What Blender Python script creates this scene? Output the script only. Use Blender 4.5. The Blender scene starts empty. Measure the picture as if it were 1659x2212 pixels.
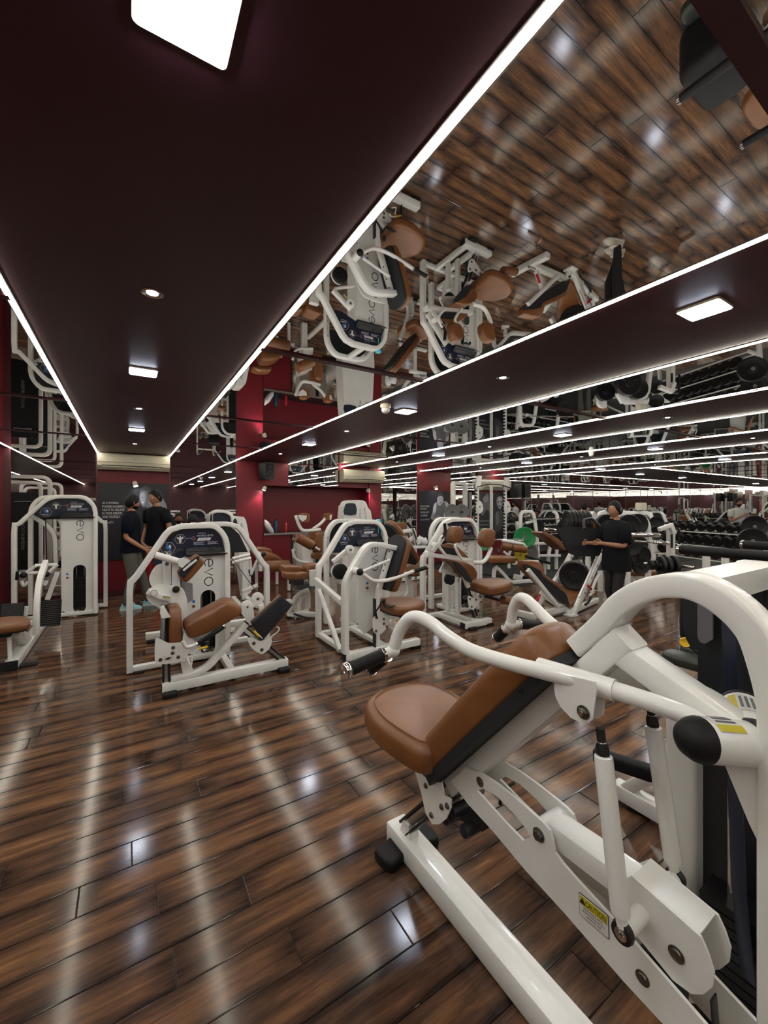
import bpy, math, random
from mathutils import Vector as V, Matrix
from mathutils.geometry import tessellate_polygon
PI = math.pi
random.seed(7)
C = bpy.context.scene.collection
SC = bpy.context.scene

# ---------------------------------------------------------------- camera, world, exposure
cam = bpy.data.cameras.new('camera')
cam.sensor_fit = 'HORIZONTAL'
cam.sensor_width = 36.0
cam.lens = 36.0 * 882.0 / 1659.0
cam.shift_y = -13.0 / 1659.0
cam.clip_start = 0.02
camo = bpy.data.objects.new('camera', cam)
camo.location = (0, 0, 1.55)
camo.rotation_euler = (PI / 2, 0, -math.atan(553.5 / 882.0))
C.objects.link(camo)
SC.camera = camo
world = bpy.data.worlds.new('world')
SC.world = world
world.use_nodes = True
world.node_tree.nodes['Background'].inputs[0].default_value = (0.5, 0.55, 0.7, 1)
world.node_tree.nodes['Background'].inputs[1].default_value = 0.02
SC.view_settings.view_transform = 'Standard'
SC.view_settings.look = 'None'
SC.view_settings.exposure = 0.88
SC.view_settings.gamma = 1.0
SC.view_settings.use_curve_mapping = False
cy = SC.cycles
cy.max_bounces = 14
cy.glossy_bounces = 10
cy.diffuse_bounces = 4
cy.transmission_bounces = 4
cy.use_denoising = True
cy.sample_clamp_indirect = 4.0
cy.caustics_reflective = True
cy.blur_glossy = 0.5
LED_POWER = 24.0
PANEL_POWER = 40.0
SPOT_POWER = 110.0

# ---------------------------------------------------------------- materials
def mat(name, col, rough=0.5, metal=0.0, spec=0.5, coat=0.0, emit=0.0, ecol=None, bump=0.0, bscale=40.0, var=0.0, vscale=3.0):
    m = bpy.data.materials.new(name)
    m.use_nodes = True
    nt = m.node_tree
    b = nt.nodes['Principled BSDF']
    b.inputs['Base Color'].default_value = (*col, 1)
    b.inputs['Roughness'].default_value = rough
    b.inputs['Metallic'].default_value = metal
    b.inputs['Specular IOR Level'].default_value = spec
    b.inputs['Coat Weight'].default_value = coat
    if coat: b.inputs['Coat Roughness'].default_value = 0.08
    if emit:
        b.inputs['Emission Color'].default_value = (*(ecol or col), 1)
        b.inputs['Emission Strength'].default_value = emit
    if bump or var:
        tc = nt.nodes.new('ShaderNodeTexCoord')
        no = nt.nodes.new('ShaderNodeTexNoise')
        no.inputs['Scale'].default_value = bscale
        no.inputs['Detail'].default_value = 4
        nt.links.new(tc.outputs['Object'], no.inputs['Vector'])
        if bump:
            bp = nt.nodes.new('ShaderNodeBump')
            bp.inputs['Strength'].default_value = bump
            bp.inputs['Distance'].default_value = 0.002
            nt.links.new(no.outputs['Fac'], bp.inputs['Height'])
            nt.links.new(bp.outputs['Normal'], b.inputs['Normal'])
        if var:
            n2 = nt.nodes.new('ShaderNodeTexNoise')
            n2.inputs['Scale'].default_value = vscale
            n2.inputs['Detail'].default_value = 6
            nt.links.new(tc.outputs['Object'], n2.inputs['Vector'])
            rp = nt.nodes.new('ShaderNodeValToRGB')
            rp.color_ramp.elements[0].position = 0.3
            rp.color_ramp.elements[1].position = 0.65
            rp.color_ramp.elements[0].color = (*[c * (1 - var) for c in col], 1)
            rp.color_ramp.elements[1].color = (*col, 1)
            nt.links.new(n2.outputs['Fac'], rp.inputs['Fac'])
            nt.links.new(rp.outputs['Color'], b.inputs['Base Color'])
    return m

WHITE = mat('white_powder_coat', (0.80, 0.795, 0.76), 0.30, coat=0.5, var=0.13, vscale=5.0)
SHROUD = mat('white_moulded_shroud', (0.76, 0.755, 0.725), 0.4, coat=0.2, var=0.08, vscale=4.0)
LEATHER = mat('tan_upholstery', (0.205, 0.076, 0.023), 0.36, spec=0.5, bump=0.25, bscale=160, var=0.32, vscale=4.0)
BLACK = mat('black_rubber', (0.009, 0.009, 0.010), 0.55, spec=0.22, bump=0.2, bscale=200)
PADBACK = mat('charcoal_pad_back', (0.020, 0.021, 0.024), 0.6, spec=0.25)
BLKPLAS = mat('black_plastic', (0.012, 0.014, 0.017), 0.42, spec=0.4)
DARK = mat('dark_steel', (0.03, 0.028, 0.028), 0.45, metal=0.6)
BOLT = mat('zinc_bolt', (0.22, 0.21, 0.19), 0.35, metal=1.0)
CHROME = mat('chrome', (0.75, 0.74, 0.72), 0.12, metal=1.0)
ALU = mat('brushed_aluminium', (0.55, 0.54, 0.52), 0.3, metal=1.0)
YELLOW = mat('yellow_vinyl', (0.75, 0.48, 0.02), 0.4)
CAUTY = mat('caution_yellow', (0.55, 0.45, 0.02), 0.45)
STICKW = mat('sticker_white', (0.65, 0.65, 0.62), 0.5)
NAVY = mat('navy_placard', (0.008, 0.013, 0.032), 0.3)
INK = mat('black_ink', (0.02, 0.02, 0.022), 0.4)
GREYINK = mat('grey_ink', (0.12, 0.12, 0.13), 0.4)
WINK = mat('white_ink', (0.72, 0.72, 0.72), 0.4)
BLUE = mat('blue_ink', (0.03, 0.16, 0.55), 0.4)
CYAN = mat('cyan_plastic', (0.05, 0.5, 0.65), 0.3)
REDP = mat('red_enamel', (0.42, 0.008, 0.015), 0.25, coat=0.5)
REDC = mat('red_cloth', (0.45, 0.012, 0.02), 0.8)
GREEN = mat('green_rubber', (0.012, 0.20, 0.055), 0.4)
MAROONP = mat('maroon_rubber', (0.16, 0.012, 0.022), 0.5)
YELP = mat('yellow_rubber', (0.55, 0.40, 0.02), 0.5)
IRON = mat('grey_iron_plate', (0.16, 0.16, 0.155), 0.5, metal=0.3)
BLKPAINT = mat('black_cast_plate', (0.008, 0.008, 0.009), 0.38, spec=0.35)
GLASSY = mat('mirror_silvering', (0.80, 0.80, 0.79), 0.012, metal=1.0)
CEIL = mat('maroon_ceiling_paint', (0.072, 0.019, 0.029), 0.42, spec=0.35, bump=0.05, bscale=90, var=0.15, vscale=1.2)
WALLR = mat('crimson_wall_paint', (0.155, 0.006, 0.014), 0.45, spec=0.4, var=0.12, vscale=1.0)
TRIMR = mat('maroon_trim', (0.055, 0.006, 0.012), 0.35)
ACW = mat('aircon_cream', (0.62, 0.58, 0.45), 0.35)
POSTERB = mat('poster_dark', (0.010, 0.009, 0.014), 0.45)
RUBFLOOR = mat('rubber_floor', (0.013, 0.014, 0.015), 0.6, spec=0.25, bump=0.3, bscale=300)
SKIN = mat('skin', (0.36, 0.17, 0.10), 0.5, var=0.1, vscale=6)
HAIR = mat('black_hair', (0.006, 0.005, 0.005), 0.6, spec=0.2, bump=0.6, bscale=120)
TEEBLK = mat('black_cotton', (0.009, 0.010, 0.012), 0.85, spec=0.08, bump=0.2, bscale=60)
GREYPANT = mat('grey_trousers', (0.085, 0.08, 0.07), 0.85, bump=0.2, bscale=40)
SHOET = mat('turquoise_shoe', (0.30, 0.62, 0.64), 0.6, var=0.5, vscale=30)
SHOEW = mat('cream_shoe', (0.55, 0.50, 0.42), 0.6, var=0.3, vscale=20)
CLOTHW = mat('white_cloth', (0.6, 0.6, 0.6), 0.85)
LED = mat('led_diffuser', (1, 1, 1), 0.4, emit=LED_POWER, ecol=(1.0, 0.93, 0.78))
PANEL = mat('led_panel', (1, 1, 1), 0.4, emit=PANEL_POWER, ecol=(0.80, 0.86, 1.0))
SPOT = mat('led_spot', (1, 1, 1), 0.4, emit=SPOT_POWER, ecol=(0.80, 0.88, 1.0))
GREYS = [mat('poster_grey_%s' % n, (v, v * 0.97, v * 1.06), 0.45) for n, v in (('dim', 0.05), ('mid', 0.13), ('soft', 0.25), ('bright', 0.5))]

def wood(name, island):
    m = bpy.data.materials.new(name)
    m.use_nodes = True
    nt = m.node_tree; N = nt.nodes; L = nt.links
    b = N['Principled BSDF']
    geo = N.new('ShaderNodeNewGeometry')
    at = N.new('ShaderNodeUVMap'); at.uv_map = 'UVMap'
    if island: rnd = geo.outputs['Random Per Island']
    else: rnd = N.new('ShaderNodeObjectInfo').outputs['Random']
    mp = N.new('ShaderNodeMapping'); mp.inputs['Scale'].default_value = (1.3, 15, 1)
    cmb = N.new('ShaderNodeCombineXYZ'); mu = N.new('ShaderNodeMath'); mu.operation = 'MULTIPLY'; mu.inputs[1].default_value = 57.0
    L.new(rnd, mu.inputs[0]); L.new(mu.outputs[0], cmb.inputs['X']); L.new(mu.outputs[0], cmb.inputs['Z'])
    L.new(geo.outputs['Position'], mp.inputs['Vector']); L.new(cmb.outputs[0], mp.inputs['Location'])
    n1 = N.new('ShaderNodeTexNoise'); n1.inputs['Scale'].default_value = 1.5; n1.inputs['Detail'].default_value = 8; n1.inputs['Roughness'].default_value = 0.62; n1.inputs['Distortion'].default_value = 0.6
    L.new(mp.outputs[0], n1.inputs['Vector'])
    mp2 = N.new('ShaderNodeMapping'); mp2.inputs['Scale'].default_value = (5, 90, 1)
    L.new(geo.outputs['Position'], mp2.inputs['Vector']); L.new(cmb.outputs[0], mp2.inputs['Location'])
    n2 = N.new('ShaderNodeTexNoise'); n2.inputs['Scale'].default_value = 1.0; n2.inputs['Detail'].default_value = 5
    L.new(mp2.outputs[0], n2.inputs['Vector'])
    # smoked edges and ends of each board, from its own UVs (0..1 along and across)
    sep = N.new('ShaderNodeSeparateXYZ'); L.new(at.outputs['UV'], sep.inputs[0])
    def edge(sock, w, wob):
        a = N.new('ShaderNodeMath'); a.operation = 'SUBTRACT'; L.new(sock, a.inputs[0]); a.inputs[1].default_value = 0.5
        c = N.new('ShaderNodeMath'); c.operation = 'ABSOLUTE'; L.new(a.outputs[0], c.inputs[0])
        d = N.new('ShaderNodeMath'); d.operation = 'MULTIPLY_ADD'; L.new(n1.outputs['Fac'], d.inputs[0]); d.inputs[1].default_value = wob; L.new(c.outputs[0], d.inputs[2])
        r = N.new('ShaderNodeMapRange'); r.interpolation_type = 'SMOOTHSTEP'
        r.inputs['From Min'].default_value = 0.5 - w + wob * 0.5; r.inputs['From Max'].default_value = 0.52 + wob * 0.5
        L.new(d.outputs[0], r.inputs['Value']); return r.outputs[0]
    e1 = edge(sep.outputs['Y'], 0.30, 0.35); e2 = edge(sep.outputs['X'], 0.10, 0.12)
    mx = N.new('ShaderNodeMath'); mx.operation = 'MAXIMUM'; L.new(e1, mx.inputs[0]); L.new(e2, mx.inputs[1])
    mix = N.new('ShaderNodeMath'); mix.operation = 'MULTIPLY_ADD'; L.new(n2.outputs['Fac'], mix.inputs[0]); mix.inputs[1].default_value = 0.26
    mp3 = N.new('ShaderNodeMapping'); mp3.inputs['Scale'].default_value = (2.2, 9, 1)
    L.new(geo.outputs['Position'], mp3.inputs['Vector']); L.new(cmb.outputs[0], mp3.inputs['Location'])
    n3 = N.new('ShaderNodeTexNoise'); n3.inputs['Scale'].default_value = 1.0; n3.inputs['Detail'].default_value = 6; n3.inputs['Roughness'].default_value = 0.7
    L.new(mp3.outputs[0], n3.inputs['Vector'])
    ma = N.new('ShaderNodeMath'); ma.operation = 'MULTIPLY_ADD'; L.new(n3.outputs['Fac'], ma.inputs[0]); ma.inputs[1].default_value = 0.62
    mb = N.new('ShaderNodeMath'); mb.operation = 'MULTIPLY_ADD'; L.new(n1.outputs['Fac'], mb.inputs[0]); mb.inputs[1].default_value = 0.62; mb.inputs[2].default_value = -0.125
    L.new(mb.outputs[0], ma.inputs[2]); L.new(ma.outputs[0], mix.inputs[2])
    tone = N.new('ShaderNodeMath'); tone.operation = 'MULTIPLY_ADD'; L.new(rnd, tone.inputs[0]); tone.inputs[1].default_value = 0.10; L.new(mix.outputs[0], tone.inputs[2])
    sub = N.new('ShaderNodeMath'); sub.operation = 'MULTIPLY_ADD'; L.new(mx.outputs[0], sub.inputs[0]); sub.inputs[1].default_value = -0.20; L.new(tone.outputs[0], sub.inputs[2])
    rp = N.new('ShaderNodeValToRGB'); cr = rp.color_ramp
    cr.elements[0].position = 0.42; cr.elements[0].color = (0.022, 0.013, 0.010, 1)
    cr.elements[1].position = 0.98; cr.elements[1].color = (0.34, 0.175, 0.080, 1)
    e = cr.elements.new(0.60); e.color = (0.078, 0.040, 0.025, 1)
    e = cr.elements.new(0.76); e.color = (0.160, 0.078, 0.038, 1)
    L.new(sub.outputs[0], rp.inputs['Fac'])
    L.new(rp.outputs['Color'], b.inputs['Base Color'])
    b.inputs['Roughness'].default_value = 0.13
    b.inputs['Specular IOR Level'].default_value = 0.30
    bp = N.new('ShaderNodeBump'); bp.inputs['Strength'].default_value = 0.05; bp.inputs['Distance'].default_value = 0.001
    L.new(n1.outputs['Fac'], bp.inputs['Height']); L.new(bp.outputs['Normal'], b.inputs['Normal'])
    return m
WOOD = wood('smoked_wood_plank', False)
WOODF = wood('smoked_wood_plank_field', True)

# ---------------------------------------------------------------- geometry
ORG = V((0, 0, 0))                      # origin of the thing being built

class G:
    def __init__(s): s.v = []; s.f = []; s.uv = None
    def add(s, vs, fs):
        o = len(s.v); s.v += [tuple(p) for p in vs]; s.f += [tuple(i + o for i in f) for f in fs]; return s
    def box(s, a, b):
        x0, y0, z0 = [min(p, q) for p, q in zip(a, b)]; x1, y1, z1 = [max(p, q) for p, q in zip(a, b)]
        return s.add([(x0,y0,z0),(x1,y0,z0),(x1,y1,z0),(x0,y1,z0),(x0,y0,z1),(x1,y0,z1),(x1,y1,z1),(x0,y1,z1)],
                     [(3,2,1,0),(4,5,6,7),(0,1,5,4),(1,2,6,5),(2,3,7,6),(3,0,4,7)])
    def rings(s, rs, cap=True, closed=True):
        n = len(rs[0]); vs = [p for r in rs for p in r]; fs = []
        for i in range(len(rs) - 1):
            for j in range(n if closed else n - 1):
                k = (j + 1) % n; fs.append((i*n+j, i*n+k, (i+1)*n+k, (i+1)*n+j))
        if cap: fs.append(tuple(reversed(range(n)))); fs.append(tuple((len(rs)-1)*n + j for j in range(n)))
        return s.add(vs, fs)
    def rtube(s, pts, w, h, side, r=0.008, cap=True):
        """rectangular tube: w along 'side', h in the plane of the path"""
        pts = [V(p) for p in pts]; side = V(side).normalized(); rs = []
        r = min(r, w * 0.45, h * 0.45); q = r * 0.3
        prof = [(-w/2+r, -h/2), (w/2-r, -h/2), (w/2-q, -h/2+q), (w/2, -h/2+r), (w/2, h/2-r), (w/2-q, h/2-q), (w/2-r, h/2), (-w/2+r, h/2), (-w/2+q, h/2-q), (-w/2, h/2-r), (-w/2, -h/2+r), (-w/2+q, -h/2+q)]
        n = len(pts)
        for i, p in enumerate(pts):
            a = (p - pts[i-1]).normalized() if i else None
            b = (pts[i+1] - p).normalized() if i < n-1 else None
            t = (a + b).normalized() if a and b else (a or b)
            k = 1 / max(0.35, t.dot(b or a))
            up = t.cross(side).normalized()
            rs.append([p + side * x + up * y * k for x, y in prof])
        return s.rings(rs, cap)
    def tube(s, pts, r, seg=14, cap=True):
        pts = [V(p) for p in pts]; n = len(pts); rs = []; u = None
        rr = r if isinstance(r, (list, tuple)) else [r] * n
        for i, p in enumerate(pts):
            a = (p - pts[i-1]).normalized() if i else None
            b = (pts[i+1] - p).normalized() if i < n-1 else None
            t = (a + b).normalized() if a and b else (a or b)
            if u is None:
                u = t.orthogonal().normalized()
            u = (u - t * u.dot(t)).normalized(); w = t.cross(u)
            rs.append([p + (u * math.cos(2*PI*j/seg) + w * math.sin(2*PI*j/seg)) * rr[i] for j in range(seg)])
        return s.rings(rs, cap)
    def cyl(s, a, b, r, seg=20, bev=0.0):
        a, b = V(a), V(b)
        if bev:
            d = (b - a).normalized()
            return s.tube([a, a + d*bev*0.3, a + d*bev, b - d*bev, b - d*bev*0.3, b], [r-bev, r-bev*0.3, r, r, r-bev*0.3, r-bev], seg)
        return s.tube([a, b], r, seg)
    def lathe(s, prof, base, axis=(0,0,1), seg=24):
        """prof: (radius, distance along axis)"""
        ax = V(axis).normalized(); u = ax.orthogonal().normalized(); w = ax.cross(u); base = V(base)
        return s.rings([[base + ax*h + (u*math.cos(2*PI*j/seg) + w*math.sin(2*PI*j/seg))*max(r, 1e-4) for j in range(seg)] for r, h in prof])
    def ball(s, c, r, seg=16, k=(1,1,1)):
        c = V(c); rs = []
        for i in range(1, seg//2):
            th = PI * i / (seg//2)
            rs.append([c + V((r*k[0]*math.sin(th)*math.cos(2*PI*j/seg), r*k[1]*math.sin(th)*math.sin(2*PI*j/seg), -r*k[2]*math.cos(th))) for j in range(seg)])
        return s.rings(rs)
    def plate(s, poly, t, o=None, u=None, v=None, holes=(), n=None):
        """extruded outline; poly either 3D points (with normal n) or 2D in frame o,u,v; t thickness centred"""
        if o is None:
            P = [V(p) for p in poly]; H = [[V(p) for p in h] for h in holes]; n = V(n).normalized()
        else:
            o, u, v = V(o), V(u).normalized(), V(v).normalized(); n = u.cross(v).normalized()
            P = [o + u*x + v*y for x, y in poly]; H = [[o + u*x + v*y for x, y in h] for h in holes]
        loops = [P] + H; flat = [p for l in loops for p in l]; m = len(flat)
        tr = tessellate_polygon(loops)
        fs = []
        for a, b, c in tr:
            nn = (flat[b]-flat[a]).cross(flat[c]-flat[a])
            if nn.dot(n) < 0: a, b, c = c, b, a
            fs += [(a, b, c), (c+m, b+m, a+m)]
        k = 0
        for l in loops:
            for i in range(len(l)):
                a, b = k + i, k + (i+1) % len(l); fs.append((a, a+m, b+m, b))
            k += len(l)
        return s.add([p + n*t/2 for p in flat] + [p - n*t/2 for p in flat], fs)
    def pad(s, poly, t, o, u, v, r=0.025, crown=0.008, back=0.3):
        """upholstered cushion: outline in u,v, thickness t along u x v"""
        o, u, v = V(o), V(u).normalized(), V(v).normalized(); n = u.cross(v).normalized()
        def inset(d):
            q = []; m = len(poly); ar = sum(poly[i][0]*poly[(i+1)%m][1]-poly[(i+1)%m][0]*poly[i][1] for i in range(m)); sg = 1 if ar > 0 else -1
            for i in range(m):
                a, b, c = poly[i-1], poly[i], poly[(i+1)%m]
                tx, ty = c[0]-a[0], c[1]-a[1]; l = math.hypot(tx, ty) or 1
                q.append((b[0] - sg*ty/l*d, b[1] + sg*tx/l*d))
            return q
        cx = sum(p[0] for p in poly)/len(poly); cyy = sum(p[1] for p in poly)/len(poly)
        rs = []
        def ring(q, h): rs.append([o + u*x + v*y + n*h for x, y in q])
        ring(inset(r*back*1.2), 0); ring(inset(r*back*0.4), r*back*0.6); ring(poly, r*back*1.6)
        for k in range(0, 6):
            a = PI/2*k/5; ring(inset(r*(1-math.cos(a))), t - r + r*math.sin(a))
        base = inset(r)
        for k in (0.8, 0.5, 0.2): ring([(cx+(x-cx)*k, cyy+(y-cyy)*k) for x, y in base], t + crown*(1-k*k))
        if (1 if sum(poly[i][0]*poly[(i+1)%len(poly)][1]-poly[(i+1)%len(poly)][0]*poly[i][1] for i in range(len(poly))) > 0 else -1) < 0: rs = [list(reversed(x)) for x in rs]
        return s.rings(rs)
    def mesh(s, name, material, smooth=True, ang=38):
        me = bpy.data.meshes.new(name)
        me.from_pydata([tuple(V(p) - ORG) for p in s.v], [], s.f)
        if material: me.materials.append(material)
        if smooth:
            me.polygons.foreach_set('use_smooth', [True] * len(me.polygons))
            me.set_sharp_from_angle(angle=math.radians(ang))
        return me
    def build(s, name, material, parent=None, label=None, smooth=True, ang=38):
        ob = bpy.data.objects.new(name, s.mesh(name, material, smooth, ang))
        C.objects.link(ob)
        if parent is not None: ob.parent = parent
        else: ob.location = ORG
        if label: ob['label'] = label
        return ob

def fil(pts, r, k=5):
    """round the inner corners of a polyline"""
    pts = [V(p) for p in pts]; out = [pts[0]]
    rr = r if isinstance(r, (list, tuple)) else [r] * (len(pts) - 2)
    for i in range(1, len(pts)-1):
        a, b, c = pts[i-1], pts[i], pts[i+1]; d1 = (a-b); d2 = (c-b)
        q = min(rr[i-1], d1.length*0.48, d2.length*0.48)
        p0 = b + d1.normalized()*q; p2 = b + d2.normalized()*q
        for j in range(k+1):
            t = j / k; out.append(p0*(1-t)**2 + b*2*t*(1-t) + p2*t*t)
    out.append(pts[-1]); return out

def smooth2(pts, n=6):
    out = []; m = len(pts)
    for i in range(m):
        p0, p1, p2, p3 = pts[i-1], pts[i], pts[(i+1)%m], pts[(i+2)%m]
        for j in range(n):
            t = j/n
            out.append(tuple(0.5*((2*p1[a]) + (-p0[a]+p2[a])*t + (2*p0[a]-5*p1[a]+4*p2[a]-p3[a])*t*t + (-p0[a]+3*p1[a]-3*p2[a]+p3[a])*t**3) for a in range(len(p1))))
    return out

def rrect(w, h, r, n=5, cx=0, cyy=0):
    r = min(r, w/2*0.999, h/2*0.999); out = []
    for (sx, sy, a0) in ((1,1,0), (-1,1,90), (-1,-1,180), (1,-1,270)):
        for j in range(n+1):
            a = math.radians(a0 + 90*j/n); out.append((cx + sx*(w/2-r) + r*math.cos(a), cyy + sy*(h/2-r) + r*math.sin(a)))
    return out
def circ(r, n=20, cx=0, cyy=0): return [(cx + r*math.cos(2*PI*i/n), cyy + r*math.sin(2*PI*i/n)) for i in range(n)]

def thing(name, loc, label, cat, group=None):
    global ORG
    ORG = V(loc)
    o = bpy.data.objects.new(name, None); o.empty_display_size = 0.1
    C.objects.link(o); o.location = loc; o['label'] = label; o['category'] = cat
    if group: o['group'] = group
    return o
def tag(o, label, cat, group=None):
    o['label'] = label; o['category'] = cat
    if group: o['group'] = group
    return o
def world0():
    global ORG
    ORG = V((0, 0, 0))
def struct(name, g, m, parent=None, smooth=False):
    o = g.build(name, m, parent, smooth=smooth)
    o['kind'] = 'structure'
    return o
def dup(root, loc, rotz=0.0, label=None, group=None, skip=()):
    r = root.copy(); C.objects.link(r); r.location = loc; r.rotation_euler = (0, 0, rotz)
    if label: r['label'] = label
    if group: r['group'] = group
    for ch in list(root.children):
        if ch.name.split('.')[0] in skip: continue
        c = ch.copy(); C.objects.link(c); c.parent = r
        for g in ch.children:
            d = g.copy(); C.objects.link(d); d.parent = c
    return r

def text(s, o, u, v, height, material, parent, name='lettering', width=None, t=0.0015, lab=None, centre=True):
    """flat lettering standing proud by t; cap height 'height', centred on o"""
    cu = bpy.data.curves.new('t', 'FONT'); cu.body = s; cu.size = 1.0; cu.extrude = 0.0
    cu.resolution_u = 2
    ob = bpy.data.objects.new('t', cu)
    me = bpy.data.meshes.new_from_object(ob)
    bpy.data.objects.remove(ob); bpy.data.curves.remove(cu)
    xs = [q.co.x for q in me.vertices]; ys = [q.co.y for q in me.vertices]
    x0, x1, y0, y1 = min(xs), max(xs), min(ys), max(ys)
    ky = height / (y1 - y0); kx = (width / (x1 - x0)) if width else ky
    u, v = V(u).normalized(), V(v).normalized(); n = u.cross(v); o = V(o)
    xc = (x0+x1)/2 if centre else x0
    for q in me.vertices: q.co = o + u*(q.co.x-xc)*kx + v*(q.co.y-(y0+y1)/2)*ky + n*t - ORG
    me.materials.clear(); me.materials.append(material)
    r = bpy.data.objects.new(name, me); C.objects.link(r)
    if parent is not None: r.parent = parent
    else: r.location = ORG
    return r

def bolt(p, n, r=0.011, h=0.007, hexa=True):
    g = G(); p = V(p); n = V(n).normalized()
    g.lathe([(r*1.35, 0), (r*1.35, h*0.25)], p, n, 16)
    if hexa: g.lathe([(r, h*0.25), (r, h), (r*0.82, h*1.15)], p, n, 6)
    else: g.lathe([(r, h*0.25), (r*0.9, h*0.7), (r*0.45, h)], p, n, 16)
    return g
def foot(p, w=0.11, d=0.075, h=0.035, rot=0.0):
    """moulded rubber machine foot"""
    g = G(); c, s = math.cos(rot), math.sin(rot)
    g.pad(smooth2([(-w/2, -d/2), (0, -d/2*1.08), (w/2, -d/2), (w/2, d/2), (0, d/2*1.08), (-w/2, d/2)], 3), h, p, (c, s, 0), (-s, c, 0), r=0.014, crown=0.0)
    return g

# ---------------------------------------------------------------- the room
H = 2.45
XL, XR, YB, YF = -3.2, 18.0, -4.2, 8.42
world0()
floor = struct('floor', G().box((XL, YB, -0.12), (XR, 8.95, -0.006)), mat('floor_underlay', (0.012, 0.008, 0.006), 0.6))
# wooden boards: 0.15 x 1.215 m running along X, staggered; each one an object where it reads as one in view
PW, PL, GAP = 0.15, 1.215, 0.0022
rows = {}
allp = []
off0 = {15: 0.135, 14: 0.5, 13: -0.36, 12: 0.178, 11: 0.45, 16: 0.406, 17: 0.098, 18: -0.166}
ry = 1.466 - PW * 40
k = -40
while ry < 8.4:
    st = off0.get(k + 15, None)
    if st is None: st = random.Random(k * 7 + 3).uniform(0, PL)
    x = XL + ((st - XL) % PL) - PL
    while x < 11.5:
        a, b = max(x, XL), min(x + PL, 11.5)
        y0, y1 = max(ry, YB), min(ry + PW, YF)
        if b - a > 0.06 and y1 > y0 + 0.02 and not (a > 6.4 and y0 > 5.25):
            allp.append((a, b, y0, y1, x, ry))
        x += PL
    ry += PW; k += 1
SN, CN = math.sin(math.atan(553.5/882)), math.cos(math.atan(553.5/882))
def vis(p):
    best = 1e9
    for x in (p[0], (p[0]+p[1])/2, p[1]):
        for y in (p[2], p[3]):
            D = SN*x + CN*y; l = CN*x - SN*y
            if D > 0.9 and abs(l/D) < 0.96: best = min(best, D)
    return best
allp.sort(key=vis)
def plank_geo(g, uvs, p):
    a, b, y0, y1, x, ry = p; q = 0.0025; z = 0.0; A, B, Y0, Y1 = a+GAP/2, b-GAP/2, y0+GAP/2, y1-GAP/2
    o = len(g.v)
    g.v += [(A,Y0,-.006),(B,Y0,-.006),(B,Y1,-.006),(A,Y1,-.006),(A,Y0,z-.0012),(B,Y0,z-.0012),(B,Y1,z-.0012),(A,Y1,z-.0012),(A+q,Y0+q,z),(B-q,Y0+q,z),(B-q,Y1-q,z),(A+q,Y1-q,z)]
    for f in ((8,9,10,11),(4,5,9,8),(5,6,10,9),(6,7,11,10),(7,4,8,11),(0,1,5,4),(1,2,6,5),(2,3,7,6),(3,0,4,7)):
        g.f.append(tuple(i+o for i in f))
        for i in f: uvs.append(((g.v[i+o][0]-x)/PL, (g.v[i+o][1]-ry)/PW))
def plank_obj(name, ps, m):
    g = G(); uvs = []
    for p in ps: plank_geo(g, uvs, p)
    me = g.mesh(name, m, smooth=False)
    l = me.uv_layers.new(name='UVMap')
    for i, q in enumerate(uvs): l.data[i].uv = q
    o = bpy.data.objects.new(name, me); C.objects.link(o); o.parent = floor
    return o
for p in allp[:296]: plank_obj('plank', [p], WOOD)
o = plank_obj('plank_field', allp[296:], WOODF); o['kind'] = 'stuff'; o['label'] = 'rows of smoked wooden boards far across the floor'
# black rubber sport floor in the free weight corner
g = G()
for i in range(12):
    for j in range(4):
        x0, y0 = 6.4 + i * 0.97, 5.25 + j * 0.7925
        g.box((x0 + .002, y0 + .002, -.006), (x0 + .968, y0 + .7905, 0.004))
o = g.build('rubber_tile_field', RUBFLOOR, floor, smooth=False); o['kind'] = 'stuff'; o['label'] = 'black rubber tiles of the free weight corner'

# ceiling: maroon bands and mirror bands with a light strip along every joint
SX = [-2.62, -1.53, -0.43, 0.642, 1.80, 2.92, 4.134, 5.143, 6.39, 7.64, 9.09, 10.30]
ceil = struct('ceiling', G().box((XL, YB, H + 0.03), (XR, 8.95, H + 0.15)), CEIL)
mir = struct  # alias
def mirror(g, name, parent, label=None):
    o = g.build(name, GLASSY, parent, smooth=False)
    return o
for i in range(len(SX) - 1):
    a, b = SX[i], SX[i+1]
    maroon = (i % 2 == 0) if False else ((i - 2) % 2 == 0)
    if maroon:
        G().box((a, YB, H), (b, YF + 0.0, H + 0.03)).build('maroon_ceiling_band', CEIL, ceil, smooth=False)
    else:
        ys = [YB, -1.75, 0.30, 2.34, 4.39, 6.44, YF]
        for j in range(len(ys) - 1):
            mirror(G().box((a, ys[j] + 0.0, H), (b, ys[j+1] - 0.0, H + 0.03)), 'ceiling_mirror_panel', ceil)
            if 0 < j: G().box((a, ys[j] - 0.024, H - 0.008), (b, ys[j] + 0.024, H + 0.004)).build('mirror_seam_batten', TRIMR, ceil, smooth=False)
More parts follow.
